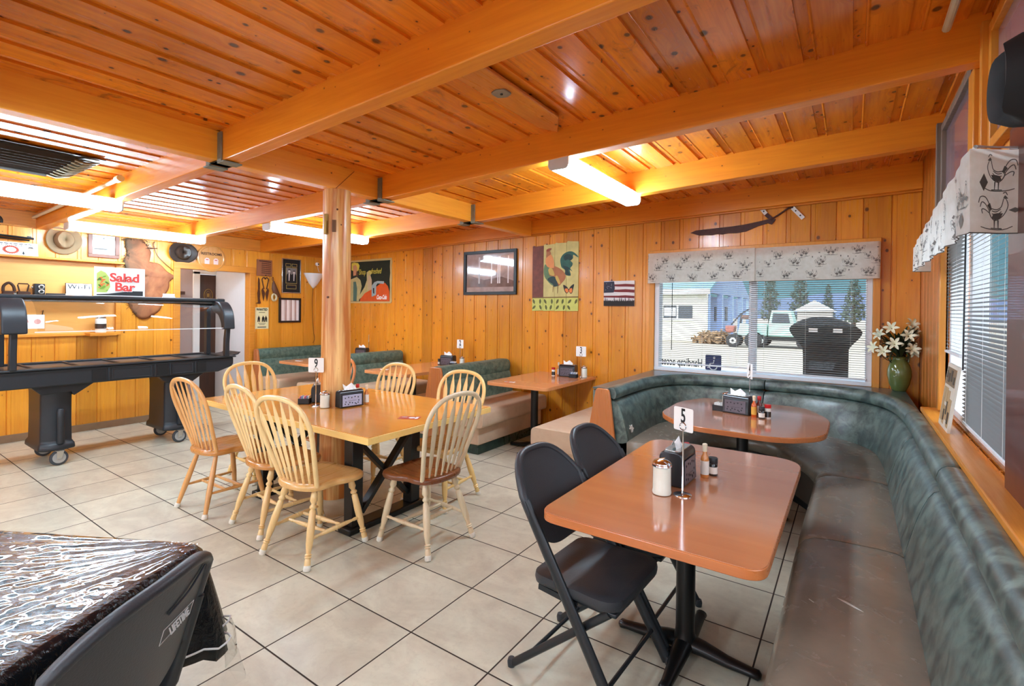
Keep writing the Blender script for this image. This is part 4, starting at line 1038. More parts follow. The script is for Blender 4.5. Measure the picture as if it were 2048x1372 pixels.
# ------------------------------------------------------------------ vase with lilies
M_VASE = plain('olive_glaze', (98, 112, 62), .12, coat=.6, var=.12, scale=8)
VX, VY, VZ = 6.615, 4.125, .8825
v = thing('flower_vase', 'olive glazed vase with white lilies in the right corner of the back window', 'vase', (VX, VY, VZ))
mb = MB(); mb.lathe([(.045, 0), (.05, .004), (.072, .06), (.085, .13), (.084, .18), (.07, .23), (.05, .262), (.046, .275), (.054, .29), (.05, .292), (.04, .27)], 32); mb.build('vase_body', v, M_VASE, smooth=60)
for s in (-1, 1):
    mb = MB(); mb.tube(catmull([(s * .055, 0, .225), (s * .062, 0, .29), (s * .035, .0, .345), (s * .01, 0, .30), (s * .03, 0, .27)], 5), .009, 8); mb.build('handle', v, M_VASE, smooth=60)
M_STEM = plain('dark_leaf', (36, 50, 26), .5, var=.2); M_PETAL = plain('lily_petal', (232, 234, 206), .5, var=.04); M_TWIG = plain('dry_twig', (84, 52, 36), .7)
random.seed(11)
heads = [(-.13, -.03, .47), (-.06, -.10, .53), (.02, -.04, .42), (.08, -.08, .36), (-.04, -.12, .40), (.14, -.03, .33), (-.17, -.06, .36), (.10, .0, .56), (.16, -.03, .50), (-.11, -.09, .33), (.05, -.11, .47)]
for hx, hy, hz in heads:
    hx = min(hx, .075)
    mb = MB(); mb.tube(catmull([(0, 0, .25), (hx * .5, hy * .4, hz * .72), (hx, hy, hz)], 4), .0028, 6); mb.build('stem', v, M_STEM)
    mb = MB(); c = Vector((hx, hy, hz)); dr = Vector((hx * 1.1 + random.uniform(-.05, .05), hy - .14, .09)).normalized()
    M = Matrix.Translation(c) @ dr.to_track_quat('Z', 'Y').to_matrix().to_4x4()
    for k in range(6):
        a = k * PI / 3; R = Matrix.Rotation(a, 4, 'Z')
        rows = []
        for t, w, rr, zz in ((0, .004, .004, 0), (.3, .010, .014, .018), (.65, .0125, .034, .03), (.9, .007, .052, .03), (1, .0008, .060, .026)):
            rows.append([M @ R @ Vector((rr, -w, zz + w * .3)), M @ R @ Vector((rr, 0, zz - .002)), M @ R @ Vector((rr, w, zz + w * .3))])
        mb.grid(rows)
    mb.open = True; mb.build('lily_blossom', v, M_PETAL, smooth=60)
mb = MB(); mb.open = True
for i in range(120):
    a = random.uniform(0, 2 * PI); l = random.uniform(.12, .26); z0 = random.uniform(.27, .40); tip = Vector((min(.125, math.cos(a) * l), min(.07, math.sin(a) * l * .6 - .02), z0 + random.uniform(-.02, .2))); b = Vector((math.cos(a) * .03, math.sin(a) * .03 - .01, z0)); m = (b + tip) / 2 + Vector((0, 0, .03)); sd = (tip - b).cross(Vector((0, 0, 1))).normalized() * random.uniform(.012, .022)
    mb.grid([[b, b], [m - sd, m + sd], [tip, tip]])
mb.build('foliage', v, M_STEM, smooth=0)
mb = MB()
for i in range(14):
    a = random.uniform(2.4, 3.9); l = random.uniform(.2, .34); mb.tube([(0, 0, .27), (math.cos(a) * l * .5, -.03, .33 + random.uniform(0, .06)), (math.cos(a) * l, -.05 + random.uniform(-.05, .05), .33 + random.uniform(-.06, .2))], [.0016, .0012, .0006], 4)
mb.build('twig', v, M_TWIG)

# ------------------------------------------------------------------ leaning board on the right sill
sb = thing('leaning_board', 'small printed board with tan blocks leaning against the right blind on the sill', 'board', (6.70, 2.36, .9155), -PI / 2)
M = Matrix.Rotation(-.12, 4, 'X')
mb = MB(); mb.box(-.16, .16, -.006, .006, 0, .35, M); mb.mats = []; mb.use(plain('cream_board', (206, 196, 180), .5))
mb.use(plain('brown_print', (122, 96, 66), .5)); mb.box(-.14, .14, -.0075, -.006, .235, .33, M); mb.use(plain('tan_print', (176, 146, 104), .5))
for i, (a, b, c, d) in enumerate(((-.14, -.08, .03, .22), (-.07, -.01, .02, .12), (-.07, -.01, .14, .22), (.0, .06, .05, .21), (.07, .13, .02, .17))): mb.box(a, b, -.0075, -.006, c, d, M)
mb.use(plain('dark_print', (66, 52, 38), .5))
for i, (a, b, c, d) in enumerate(((-.05, -.02, .04, .1), (.01, .04, .08, .15), (.08, .12, .04, .1), (-.13, -.1, .27, .31), (-.08, -.03, .25, .3), (0, .05, .26, .32), (.08, .12, .25, .29))): mb.box(a, b, -.009, -.0075, c, d, M)
mb.build('printed_panel', sb, smooth=0)
# ------------------------------------------------------------------ back wall pictures (local x right, z up, -y towards the room)
def wt(name, label, cat, X, Z, wall='back', off=0.0, group=None):
    if wall == 'back': return thing(name, label, cat, (X, YB - off, Z), 0, group)
    if wall == 'left': return thing(name, label, cat, (XL + off, X, Z), PI / 2, group)
    return thing(name, label, cat, (XR - off, X, Z), -PI / 2, group)
def col(name, rgb, r=.55, **k): return plain(name, rgb, r, **k)
# vintage drink sign
cs = wt('tin_sign', 'vintage Coca-Cola tin sign reading Shop refreshed, dark green with orange cooler', 'sign', -.35, 1.985)
W, H = .54, .365
random.seed(5)
edge = [(-W, -H)] + [(W - .02, -H)] + [(W, -H + .03)] + [(W - .012 * random.random(), -H + .06 + i * .055) for i in range(12)] + [(W - .02, H), (-W, H)]
mb = MB(); mb.prism(edge, -.012, -.002, 'xz'); mb.build('tin_sheet', cs, col('aged_cream_border', (206, 178, 120)), smooth=0)
mb = MB()
G = col('sign_dark_green', (26, 42, 34), .35, var=.25); CR = col('sign_cream', (196, 184, 128), .45, var=.15); ORG = col('sign_orange_red', (222, 92, 40), .4, var=.1); SLV = col('sign_silver', (160, 176, 176), .4); SK = col('sign_skin', (206, 150, 112), .5); TE = col('sign_teal_cloth', (84, 116, 104), .5); YL = col('sign_yellow', (222, 206, 84), .45); BRN = col('sign_brown', (92, 66, 50), .5)
mb.use(G); mb.flat([(-W + .03, -H + .03), (W - .05, -H + .03), (W - .045, -.1), (W - .055, .02), (W - .04, .12), (W - .05, .22), (W - .045, H - .035), (-W + .03, H - .03)], .001, -.012)
mb.use(CR); mb.flat([(-.53 + .02, -.33), (-.27, -.33), (-.24, -.2), (-.2, -.08), (-.235, .02), (-.275, .05), (-.33, .08), (-.5, .04)], .001, -.013)
mb.flat([(-.33, -.33), (-.14, -.24), (.05, -.15), (.02, .1), (.06, .14), (-.01, .18), (-.075, .15), (-.07, .02), (-.13, -.1), (-.2, -.17)], .001, -.0135)
mb.use(YL); mb.flat([(-.47, .2), (-.34, .16), (-.28, .2), (-.26, .27), (-.30, .315), (-.40, .33), (-.47, .32)], .001, -.0142)
mb.use(SK); mb.flat([(-.42, .1), (-.35, .11), (-.32, .17), (-.325, .25), (-.36, .29), (-.43, .27)], .001, -.0152)
mb.use(BRN); mb.flat([(-.345, .08), (-.3, .09), (-.29, .14), (-.33, .19), (-.345, .14)], .001, -.0158)
mb.use(TE); mb.flat([(-.42, -.33), (-.33, -.33), (-.32, -.12), (-.35, .0), (-.42, .0)], .001, -.0146)
mb.use(col('parcel_tan', (196, 172, 138), .5)); mb.flat([(-.04, -.14), (.06, -.16), (.055, .02), (.02, .1), (-.045, .09)], .001, -.0148)
mb.use(ORG); mb.flat([(-.24, -.335), (-.235, -.30), (-.12, -.2), (.0, -.155), (.12, -.12), (.3, -.03), (.38, -.035), (.45, -.09), (.485, -.18), (.49, -.335)], .001, -.015)
mb.use(SLV); mb.flat([(.06, -.26), (.055, -.08), (.12, -.02), (.2, .0), (.36, -.01), (.35, -.05), (.2, -.04), (.17, -.07), (.165, -.23)], .001, -.0162)
mb.use(M_INK); mb.flat([(.095, -.2), (.09, -.12), (.12, -.11), (.125, -.21)], .001, -.0172)
mb.build('painted_picture', cs, smooth=0)
textmesh('lettering', 'Shop', .13, YL, cs, (-.185, -.0165, .155), sx=.68)
textmesh('lettering', 'refreshed', .13, YL, cs, (.125, -.0165, .16), sx=.64, shear=.35)
textmesh('script_lettering', 'Coca-Cola', .10, M_NAPK, cs, (.30, -.0175, -.27), sx=.56, shear=.4, bold=.003)
# framed landscape print behind glass
M_GLOSSPIC = col('birch_print', (178, 160, 158), .06, coat=1.0, var=.3, scale=9, spec=.8)
def framed(nm, label, cat, X, Z, w, h, wall, fm, pm, fw=.03, depth=.03, partname='picture'):
    r = wt(nm, label, cat, X, Z, wall)
    mb = MB()
    for q in ((-w, w, -h, -h + fw), (-w, w, h - fw, h), (-w, -w + fw, -h + fw, h - fw), (w - fw, w, -h + fw, h - fw)): mb.box(q[0], q[1], -depth, -.001, q[2], q[3])
    mb.build('frame', r, fm, bevel=.003)
    mb = MB(); mb.box(-w + fw * .9, w - fw * .9, -.010, -.004, -h + fw * .9, h - fw * .9); mb.build(partname, r, pm, smooth=0)
    return r
fr = framed('framed_picture', 'black-framed glossy woodland print reflecting the strip lights on the back wall', 'picture', 2.152, 2.045, .4535, .306, 'back', M_BLACKP, M_GLOSSPIC, .042)
mb = MB(); random.seed(9)
mb.use(col('print_trunk', (226, 222, 226), .1, coat=1))
for x in (-.2, -.19, .02, .13, .16, .3): mb.flat([(x, -.15), (x + .02, -.15), (x + .022, .22), (x + .006, .22)], .0006, -.0102)
mb.use(col('print_dusk', (120, 98, 96), .1, coat=1, var=.3)); mb.flat([(-.4, -.2), (.4, -.2), (.4, -.12), (.2, -.06), (-.1, -.1), (-.4, -.02)], .0005, -.0101)
mb.build('print_detail', fr, smooth=0)
# rooster wall art on four slats
ra = wt('rooster_wall_art', 'rooster and butterfly painting on slatted board with a leafy border', 'wall art', 3.185, 1.955)
CRM = col('art_straw', (214, 200, 128), .5, var=.2, scale=9); MRN = col('art_maroon', (124, 62, 44), .5, var=.3, scale=20); LIM = col('art_lime', (202, 206, 106), .5, var=.1); OLV = col('art_leaf', (88, 92, 36), .5)
mb = MB(); w2 = .3325
for i in range(4):
    a, b = -w2 + i * w2 / 2, -w2 + (i + 1) * w2 / 2 - .004
    tp = [(b, .405 + .022 * (i > 0) * (i * .2 + .4)), (a + .04, .40 + .012 * i), (a + .02, .412 + .01 * i), (a, .405 + .008 * i)]
    mb.use(LIM).prism([(a, -.43), (b, -.425), (b, -.262), (a, -.262)], -.016, -.001, 'xz')
    mb.use(MRN if i == 0 else CRM).prism([(a, -.26), (b, -.26)] + tp, -.016, -.001, 'xz')
mb.build('slat_board', ra, smooth=0)
mb = MB(); GRD = col('art_gold_line', (120, 92, 40), .5)
mb.use(GRD).flat([(-w2, -.268), (w2, -.26), (w2, -.246), (-w2, -.254)], .001, -.016)
random.seed(21)
mb.use(OLV)
for i in range(15):
    x = -.3 + (i % 8) * .085 + random.uniform(-.01, .01); z = -.31 if i < 8 else -.385; a = random.uniform(-.9, .9)
    p = [(0, -.035), (.016, -.005), (.012, .02), (0, .036), (-.014, .018), (-.014, -.01)]
    mb.flat([(x + u * math.cos(a) - v_ * math.sin(a), z + u * math.sin(a) + v_ * math.cos(a)) for u, v_ in p], .001, -.016)
def F(c, pts, y): pts = [(p.x, p.z) for p in catmull([(a, 0, b) for a, b in pts], 3, closed=True)]; mb.use(c); mb.flat([(-.333 + px * .333 * 2 / 835 - 0.0, .43 - pz * .86 / 1230) for px, pz in pts], .0012, y)
# coordinates read in a 835 x 1230 sheet
TL = col('art_teal', (44, 96, 84), .5, var=.25, scale=30); TD = col('art_deep_teal', (22, 58, 58), .5, var=.3, scale=30); GR = col('art_sage', (98, 128, 88), .5, var=.2); ORC = col('art_salmon', (226, 150, 88), .5, var=.08); BRW = col('art_russet', (176, 110, 66), .5, var=.15); MST = col('art_mustard', (204, 172, 86), .5); DRD = col('art_dark_red', (150, 66, 40), .5)
F(TL, [(520, 380), (515, 300), (560, 220), (640, 175), (720, 175), (790, 225), (830, 280), (800, 270), (740, 235), (735, 300), (690, 330), (730, 380), (720, 430), (690, 470), (730, 530), (680, 500), (700, 600), (600, 580), (600, 500), (540, 450)], -.0162)
F(TD, [(570, 260), (640, 215), (710, 240), (725, 290), (700, 330), (640, 310), (600, 330)], -.0176)
F(TD, [(560, 420), (640, 440), (690, 480), (650, 500), (690, 590), (610, 570), (600, 500)], -.0176)
F(GR, [(235, 380), (300, 430), (420, 540), (400, 720), (380, 770), (300, 700), (230, 600), (215, 480)], -.0162)
F(TD, [(290, 640), (400, 600), (470, 640), (500, 760), (470, 780), (400, 790), (380, 740), (320, 700)], -.0172)
F(BRW, [(380, 420), (440, 430), (540, 490), (610, 580), (600, 660), (550, 720), (490, 770), (430, 620), (330, 590), (310, 500)], -.0180)
F(MST, [(300, 480), (350, 440), (400, 520), (410, 590), (330, 570)], -.0190); F(MST, [(430, 610), (470, 600), (520, 720), (500, 745), (450, 680)], -.0192)
F(ORC, [(260, 260), (330, 200), (370, 240), (400, 330), (405, 440), (360, 450), (290, 430), (250, 360)], -.0194)
F(BRW, [(265, 130), (330, 150), (345, 200), (300, 230), (260, 260), (262, 180)], -.0202); F(DRD, [(260, 125), (300, 95), (355, 95), (340, 125), (310, 145), (280, 150)], -.0210)
F(GRD, [(388, 770), (398, 770), (392, 880), (384, 880)], -.0176); F(GRD, [(470, 770), (482, 770), (476, 900), (466, 900)], -.0176)
BK = col('art_black', (30, 24, 22), .5)
F(BK, [(570, 760), (640, 800), (668, 840), (700, 790), (760, 750), (740, 850), (730, 900), (700, 920), (670, 880), (640, 915), (600, 880)], -.0164)
F(col('art_butterfly', (230, 130, 60), .5), [(605, 830), (650, 830), (668, 870), (690, 830), (725, 825), (725, 890), (700, 905), (670, 870), (640, 905), (610, 870)], -.0176)
mb.build('painting', ra, smooth=0)
# flag painting
fl = wt('flag_painting', 'small flag painting with black pine silhouettes, between rooster art and window', 'painting', 4.042, 1.739)
w2, h2 = .188, .146
mb = MB(); mb.box(-w2, w2, -.018, -.001, -h2, h2); mb.build('canvas', fl, col('flag_white', (224, 218, 216), .55))
mb = MB(); RD = col('flag_red', (120, 38, 40), .5); NV = col('flag_navy', (40, 44, 62), .5)
mb.use(RD)
for (a, zt, zb) in ((-.06, .107, .08), (-.07, .045, .015), (-w2, -.025, -.05)): mb.flat([(a, zb + .004), (.0, zb), (.1, zb - .002), (w2, zb - .008), (w2, zt - .004), (.08, zt + .004), (-.0, zt), (a, zt)], .001, -.018)
mb.use(NV).flat([(-w2, .008), (-.065, .012), (-.05, .06), (-.06, h2 - .004), (-w2, h2 - .008)], .001, -.0185)
pts = [(-w2, -h2), (w2, -h2), (w2, -.075)]
random.seed(3)
for i in range(16):
    x = w2 - .012 - i * .0225; h = random.choice((.01, .02, .035, .05)); pts += [(x, -.09 + random.uniform(0, .008)), (x - .008, -.085 + h), (x - .014, -.088)]
pts += [(-w2, -.08)]
mb.use(BK).flat(pts, .001, -.0195); mb.use(M_NAPK)
for i in range(11): x, z = -.175 + random.random() * .09, .03 + random.random() * .09; mb.flat(circle(x, z, .0025, 6), .0006, -.0195)
mb.build('flag_paint', fl, smooth=0)
# scythe
M_RUST = col('rusted_blade', (84, 54, 50), .6, metal=.3, var=.25, scale=40, bump=.3)
sc = wt('scythe_blade', 'rusty scythe-like blade with two white tags hung above the back window', 'blade', 5.4, 2.44)
P = lambda px, pz: ((px - 1000) * .00068 + .02, (330 - pz) * .00062 + .02)
mb = MB(); mb.prism([P(*q) for q in ((150, 460), (230, 425), (450, 415), (750, 405), (930, 390), (1150, 355), (1250, 335), (1340, 340), (1330, 370), (1290, 425), (1240, 400), (1120, 430), (950, 505), (820, 520), (700, 512), (620, 525), (540, 512), (470, 525), (380, 515), (280, 515))], -.014, -.004, 'xz'); mb.build('blade', sc, M_RUST)
mb = MB(); a, b, c, d = P(1270, 350), P(1380, 280), P(1500, 190), P(1560, 185)
mb.tube([(a[0], -.012, a[1]), (b[0], -.014, b[1]), (c[0], -.014, c[1]), (d[0], -.012, d[1])], .008, 8); e1, e2 = P(1215, 255), P(1290, 340); mb.bar((e1[0], -.012, e1[1]), (e2[0], -.012, e2[1]), .035, .006, up=(0, 1, 0)); mb.build('tang', sc, M_RUST)
for (p, q) in (((1110, 90), (1215, 250)), ((1550, 190), (1685, 370))):
    p, q = P(*p), P(*q); mb = MB(); mb.bar((p[0], -.014, p[1]), (q[0], -.014, q[1]), .036, .004, up=(0, 1, 0)); tgp = mb.build('tag', sc, M_CARD)
    mb = MB()
    for t in (.3, .72): mb.lathe([(.007, 0), (.007, .003), (.003, .005)], 8, M=Matrix.Translation((p[0] + (q[0] - p[0]) * t, -.017, p[1] + (q[1] - p[1]) * t)) @ Matrix.Rotation(PI / 2, 4, 'X'))
    mb.build('nail', tgp, M_BLACK)

# ------------------------------------------------------------------ left wall
pk = wt('poster', 'WANTED poster with black engraved figures by the doorway', 'poster', 3.0, 1.36, 'left')
PY_ = col('poster_paper', (226, 218, 168), .6, var=.05)
mb = MB(); mb.box(-.108, .108, -.004, -.001, -.168, .168); mb.build('sheet', pk, PY_)
textmesh('lettering', 'WANTED', .052, M_INK, pk, (0, -.0048, .135), sx=.78, bold=.002)
mb = MB(); mb.use(M_INK)
for (x, s) in ((-.05, 1), (.02, 1.15), (.065, 1.0)):
    mb.flat([(x - .02 * s, -.06), (x - .016 * s, .01), (x - .006, .02), (x - .008, .035), (x + .008, .035), (x + .006, .02), (x + .018 * s, .01), (x + .02 * s, -.06), (x + .006, -.06), (x, -.02), (x - .006, -.06)], .0008, -.0042)
for z, w in ((.085, .05), (-.085, .06), (-.105, .045), (-.142, .07), (-.148, .07)): mb.flat([(-w, z), (w, z), (w, z + .007), (-w, z + .007)], .0008, -.0042)
mb.build('printed_figures', pk, smooth=0)
mb = MB(); mb.prism([(-.035, -.055), (.035, -.055), (.035, .055), (-.035, .055)], -.008, -.001, 'xz'); s_ = wt('switch_plate', 'cream blank switch plate beside the doorway casing', 'switch', 2.858, 1.20, 'left'); mb.build('plate', s_, M_CARD, bevel=.002)
cbd = wt('carved_plaque', 'small carved wooden plaque with burnt lettering rows above the rusty shears', 'plaque', 3.03, 2.155, 'left')
mb = MB(); mb.box(-.125, .125, -.02, -.001, -.13, .13); mb.build('board', cbd, wood('plaque_wood', (156, 96, 60), (124, 70, 40), 'z', 'x', None, 0, .3, .6, .5), bevel=.006)
mb = MB(); random.seed(1)
mb.use(col('burnt_line', (84, 46, 28), .7)).flat([(-.09, .098), (.1, .088), (.1, .108), (-.09, .116)], .002, -.02)
for i in range(6): mb.flat([(-.05, .065 - i * .03), (.1, .06 - i * .03), (.1, .072 - i * .03), (-.05, .078 - i * .03)], .002, -.02)
mb.build('burnt_lettering', cbd, smooth=0)
# framed photograph of two people
ph = framed('framed_photo', 'black-matted monochrome photo of two men in jackets, silver side rails', 'picture', 3.49, 2.055, .168, .285, 'left', M_SATIN, col('black_mat', (26, 26, 28), .5), .014, .022, 'mat')
mb = MB(); GLD = col('gold_edging', (176, 160, 96), .4, metal=.4); DG = col('photo_dark', (34, 34, 36), .3); LG = col('photo_light', (214, 212, 208), .3)
for q in ((-.105, -.01, .15, .205), (.005, .1, .15, .205), (-.1, .1, -.125, .14), (-.09, .09, -.215, -.145)): mb.use(GLD).flat([(q[0], q[2]), (q[1], q[2]), (q[1], q[3]), (q[0], q[3])], .0006, -.0103); mb.use(DG).flat([(q[0] + .008, q[2] + .008), (q[1] - .008, q[2] + .008), (q[1] - .008, q[3] - .008), (q[0] + .008, q[3] - .008)], .0006, -.0108)
MG = col('photo_grey', (128, 126, 124), .3)
mb.use(MG).flat([(-.09, 0), (.09, 0), (.09, .13), (-.09, .13)], .0005, -.0112)
for x, h in ((-.04, .09), (.045, .07)):
    mb.use(DG).flat([(x - .045, -.115), (x + .04, -.115), (x + .04, .02), (x + .015, .045), (x - .015, .045), (x - .045, .02)], .0005, -.0118)
    mb.use(LG).flat(circle(x, h - .012, .019, 12, .026), .0005, -.0124); mb.flat([(x - .012, .045), (x + .012, .045), (x + .004, -.08), (x - .01, -.08)], .0005, -.0124)
    mb.use(DG).flat([(x - .02, h), (x - .016, h + .022), (x + .016, h + .022), (x + .02, h), (x, h + .008)], .0005, -.0130)
mb.build('photograph', ph, smooth=0)
mr = framed('framed_mirror', 'square black-framed mirror with painted reflection stripes under the monochrome photo', 'picture', 3.466, 1.487, .193, .203, 'left', col('dark_brown_frame', (36, 24, 20), .4), col('mirror_ground', (206, 190, 184), .1, coat=1), .03)  # mirror whose reflected stripes are put into the colour
mb = MB(); ST1 = col('reflected_pale', (240, 232, 228), .12, coat=1); ST2 = col('reflected_brown', (150, 100, 78), .12, coat=1)
for i, x in enumerate((-.14, -.05, .04, .12)): mb.use(ST1).flat([(x, -.17), (x + .04, -.17), (x + .035, .17), (x - .005, .17)], .0006, -.0102); mb.use(ST2).flat([(x - .022, -.17), (x - .012, -.17), (x - .012, .17), (x - .022, .17)], .0006, -.0102)
mb.build('painted_reflection', mr, smooth=0)
# rusty tools
M_OLDIRON = col('old_rusty_iron', (98, 54, 30), .65, metal=.3, var=.3, scale=50, bump=.3)
tl = wt('rusty_tool', 'long rusty jagged iron tool hanging left of the shears', 'tool', 2.945, 1.8, 'left')
mb = MB(); mb.prism([(-.01, .2), (.006, .17), (.014, .1), (.012, .0), (.02, -.06), (.014, -.13), (.022, -.17), (.03, -.205), (.005, -.215), (-.05, -.205), (-.012, -.19), (-.018, -.12), (-.024, -.05), (-.014, .02), (-.016, .12)], -.018, -.006, 'xz'); mb.build('iron_bar', tl, M_OLDIRON)
sh = wt('sheep_shears', 'old rusty sheep shears hanging by a loop below the plaque', 'shears', 3.045, 1.80, 'left')
mb = MB(); mb.tube(catmull([(-.02, -.014, .02), (-.045, -.014, .13), (-.05, -.014, .18), (-.02, -.014, .205), (0, -.014, .18), (.02, -.014, .205), (.05, -.014, .18), (.045, -.014, .13), (.02, -.014, .02)], 5), .009, 8); mb.build('spring_bow', sh, M_OLDIRON)
for s in (-1, 1):
    mb = MB(); mb.prism([(s * .045, .04), (s * .01, -.03), (s * .006, -.06), (s * .03, -.17), (s * .052, -.06), (s * .06, .0)], -.019 + s * .002, -.012 + s * .002, 'xz'); mb.build('blade', sh, M_OLDIRON)
mb = MB(); mb.tube([(0, 0, .245), (0, -.03, .24)], .008, 8); mb.build('peg', sh, M_BLACK)
pc = wt('powder_horn', 'brown leather pouch and bone ring hanging right of the shears', 'pouch', 3.19, 1.83, 'left')
mb = MB(); rows = []
for z, w, d, o in ((.13, .008, .01, -.02), (.08, .028, .02, -.015), (.0, .05, .03, 0.0), (-.08, .055, .03, .03), (-.12, .03, .02, .07), (-.14, .006, .006, .1)): rows.append([(o + w * math.cos(a * PI / 6), -.034 + d * math.sin(a * PI / 6), z) for a in range(12)])
mb.grid(rows, closed=True); mb.build('leather_pouch', pc, col('brown_leather', (104, 64, 38), .5, var=.2), smooth=60)
mb = MB(); mb.tube([(-.01 + .036 * math.cos(a * PI / 8), -.04, -.135 + .052 * math.sin(a * PI / 8)) for a in range(16)], .016, 8, closed=True); mb.build('bone_ring', pc, col('bone', (206, 190, 150), .5))
mb = MB(); mb.tube([(-.02 + .012 * math.cos(a * PI / 5), -.012, .16 + .028 * math.sin(a * PI / 5)) for a in range(10)], .004, 6, closed=True); mb.build('hang_loop', pc, M_OLDIRON)
# wall lamp
lp = wt('wall_lamp', 'white funnel-shaped wall lamp with dangling cord left of the log post', 'wall lamp', 3.90, 2.0, 'left')
mb = MB(); rows = []
for z, r in ((.125, .18), (.118, .183), (.09, .17), (.02, .125), (-.03, .095), (-.05, .082), (-.10, .035), (-.135, .004)): rows.append([(r * math.cos(PI * k / 16), -.003 - r * .75 * math.sin(PI * k / 16), z) for k in range(17)])
mb.open = True; mb.grid(rows); mb.build('shade', lp, plain('opal_glass', (232, 232, 234), .3, coat=.3, var=.01), smooth=60, solid=.004)
mb = MB(); mb.tube(catmull([(-.01, -.01, -.13), (-.02, -.008, -.35), (-.012, -.008, -.6), (.006, -.008, -.85), (.03, -.01, -1.0), (.0, -.01, -1.08)], 4), .0035, 6); mb.build('cord', lp, col('brown_cord', (58, 34, 22), .6))
# security camera
cm = wt('security_camera', 'small white ball camera in the far corner under the beam', 'camera', 3.93, 2.285, 'left')
mb = MB(); mb.lathe([(.004, -.03), (.022, -.024), (.032, -.01), (.034, 0), (.032, .014), (.022, .026), (.004, .032)], 16, (-.0, -.07, 0)); mb.build('ball', cm, M_WHITE, smooth=60)
mb = MB(); mb.lathe([(.012, 0), (.012, .012)], 14, M=Matrix.Translation((.0, -.1, 0)) @ Matrix.Rotation(PI / 2, 4, 'X')); mb.build('lens', cm, M_BLACK)
mb = MB(); mb.tube([(.0, -.05, .01), (.05, -.01, .02)], .008, 8); mb.tube(catmull([(.04, -.01, 0), (.06, -.008, -.08), (.08, -.008, -.13)], 3), .0035, 6); mb.build('bracket', cm, M_WHITE)
# restrooms sign
rs = wt('round_sign', 'round wooden RESTROOMS sign with two small pictograms above the doorway', 'sign', 2.24, 2.235, 'left')
mb = MB(); mb.lathe([(.195, 0), (.198, .008), (.19, .02), (.17, .024), (.162, .018), (.01, .018)], 48, M=Matrix.Translation((0, -.001, 0)) @ Matrix.Rotation(PI / 2, 4, 'X')); mb.build('disc', rs, wood('sign_wood', (204, 146, 78), (178, 114, 52), 'z', 'x', .11, .03, 0, .3, .4, .4))
textmesh('lettering', 'RESTROOMS', .05, col('burnt_letters', (70, 36, 18), .6), rs, (0, -.0212, .06), sx=1.0, bold=.0015)
PKC = col('sign_pale_pink', (226, 196, 190), .5); RMK = col('sign_red_mark', (190, 80, 70), .5)
for x in (-.06, .06): mb = MB(); mb.use(PKC).flat([(x - .032, -.09), (x + .03, -.088), (x + .034, -.02), (x + .02, .0), (x - .01, .004), (x - .034, -.02)], .001, -.0195); mb.use(RMK).flat([(x - .02, -.03), (x + .02, -.03), (x + .015, -.018), (x - .015, -.018)], .001, -.0207); mb.build('pictogram', rs, smooth=0)
mb = MB(); mb.tube([(-.09, -.012, .2), (-.04, -.014, .215), (.05, -.012, .21), (.1, -.012, .2)], .006, 6); mb.build('iron_hanger', rs, M_BLACK)

def hat(label, X, Z, wall, mat, band, rx=.20, rz=.22, h=.12, tip=0.0, crease=True, off=0.015):
    r = wt('cowboy_hat', label, 'hat', X, Z, wall)
    Mx = Matrix.Rotation(tip, 4, 'Y')
    mb = MB(); rows = []; N = 40
    for s, d in ((1.0, .0), (.93, .004), (.8, .006), (.66, .010)):
        rows.append([Mx @ Vector((rx * s * math.cos(2 * PI * k / N), -off - d - .045 * abs(math.cos(2 * PI * k / N)) ** 2.5 * s ** 2, rz * s * math.sin(2 * PI * k / N))) for k in range(N)])
    for s, d in ((.60, .02), (.58, .06), (.54, h * .8), (.47, h), (.30, h * .97), (.02, h * .82)):
        row = []
        for k in range(N):
            a = 2 * PI * k / N; x, z = rx * s * .92 * math.cos(a), rz * s * math.sin(a)
            cr = .035 * math.exp(-(x / .035) ** 2) * (d / h) ** 3 if crease else 0
            row.append(Mx @ Vector((x, -off - d + cr, z)))
        rows.append(row)
    mb.grid(rows, closed=True); mb.open = True; mb.build('felt', r, mat, smooth=70, solid=.003)
    mb = MB(); rows = []
    for d in (.014, .036): rows.append([Mx @ Vector((rx * .605 * .96 * math.cos(2 * PI * k / N), -off - d, rz * .605 * math.sin(2 * PI * k / N))) for k in range(N)])
    mb.grid(rows, closed=True); mb.open = True; mb.build('hat_band', r, band, smooth=70, solid=.002)
    return r
hat('tan felt hat with dark crease hanging above the shelf on the left wall', .60, 2.30, 'left', col('tan_felt', (142, 118, 88), .85, var=.1), col('tan_band', (110, 88, 60), .8), .165, .17, .11)
hat('dark leather hat hanging above the doorway corner, left of the round sign', 1.86, 2.28, 'left', col('dark_brown_leather', (62, 48, 40), .4, var=.2), col('leather_band', (50, 38, 30), .5), .18, .15, .09)
hat('black felt hat hanging on the right wall at the edge of the photo', .52, 2.12, 'right', col('black_felt', (16, 16, 18), .8, var=.1), M_BLACK, .24, .20, .165, off=.02)
pf = framed('framed_photo', 'brown-framed pale photo between the tan hat and the hide', 'picture', .985, 2.285, .155, .158, 'left', wood('walnut_frame', (120, 74, 52), (92, 52, 34), 'z', 'x', None, 0, 0, .4, .4), col('pale_photo', (206, 206, 200), .08, coat=1), .04)
mb = MB(); mb.use(col('photo_grey_band', (150, 152, 146), .1, coat=1)).flat([(-.11, .03), (.11, .03), (.11, .1), (-.11, .1)], .0005, -.0102); mb.use(col('photo_hill', (96, 98, 94), .1, coat=1)).flat([(-.03, .05), (.03, .05), (0, .09)], .0005, -.0108); mb.flat([(-.11, -.06), (.11, -.06), (.08, -.04), (-.08, -.045)], .0005, -.0108); mb.build('picture_detail', pf, smooth=0)
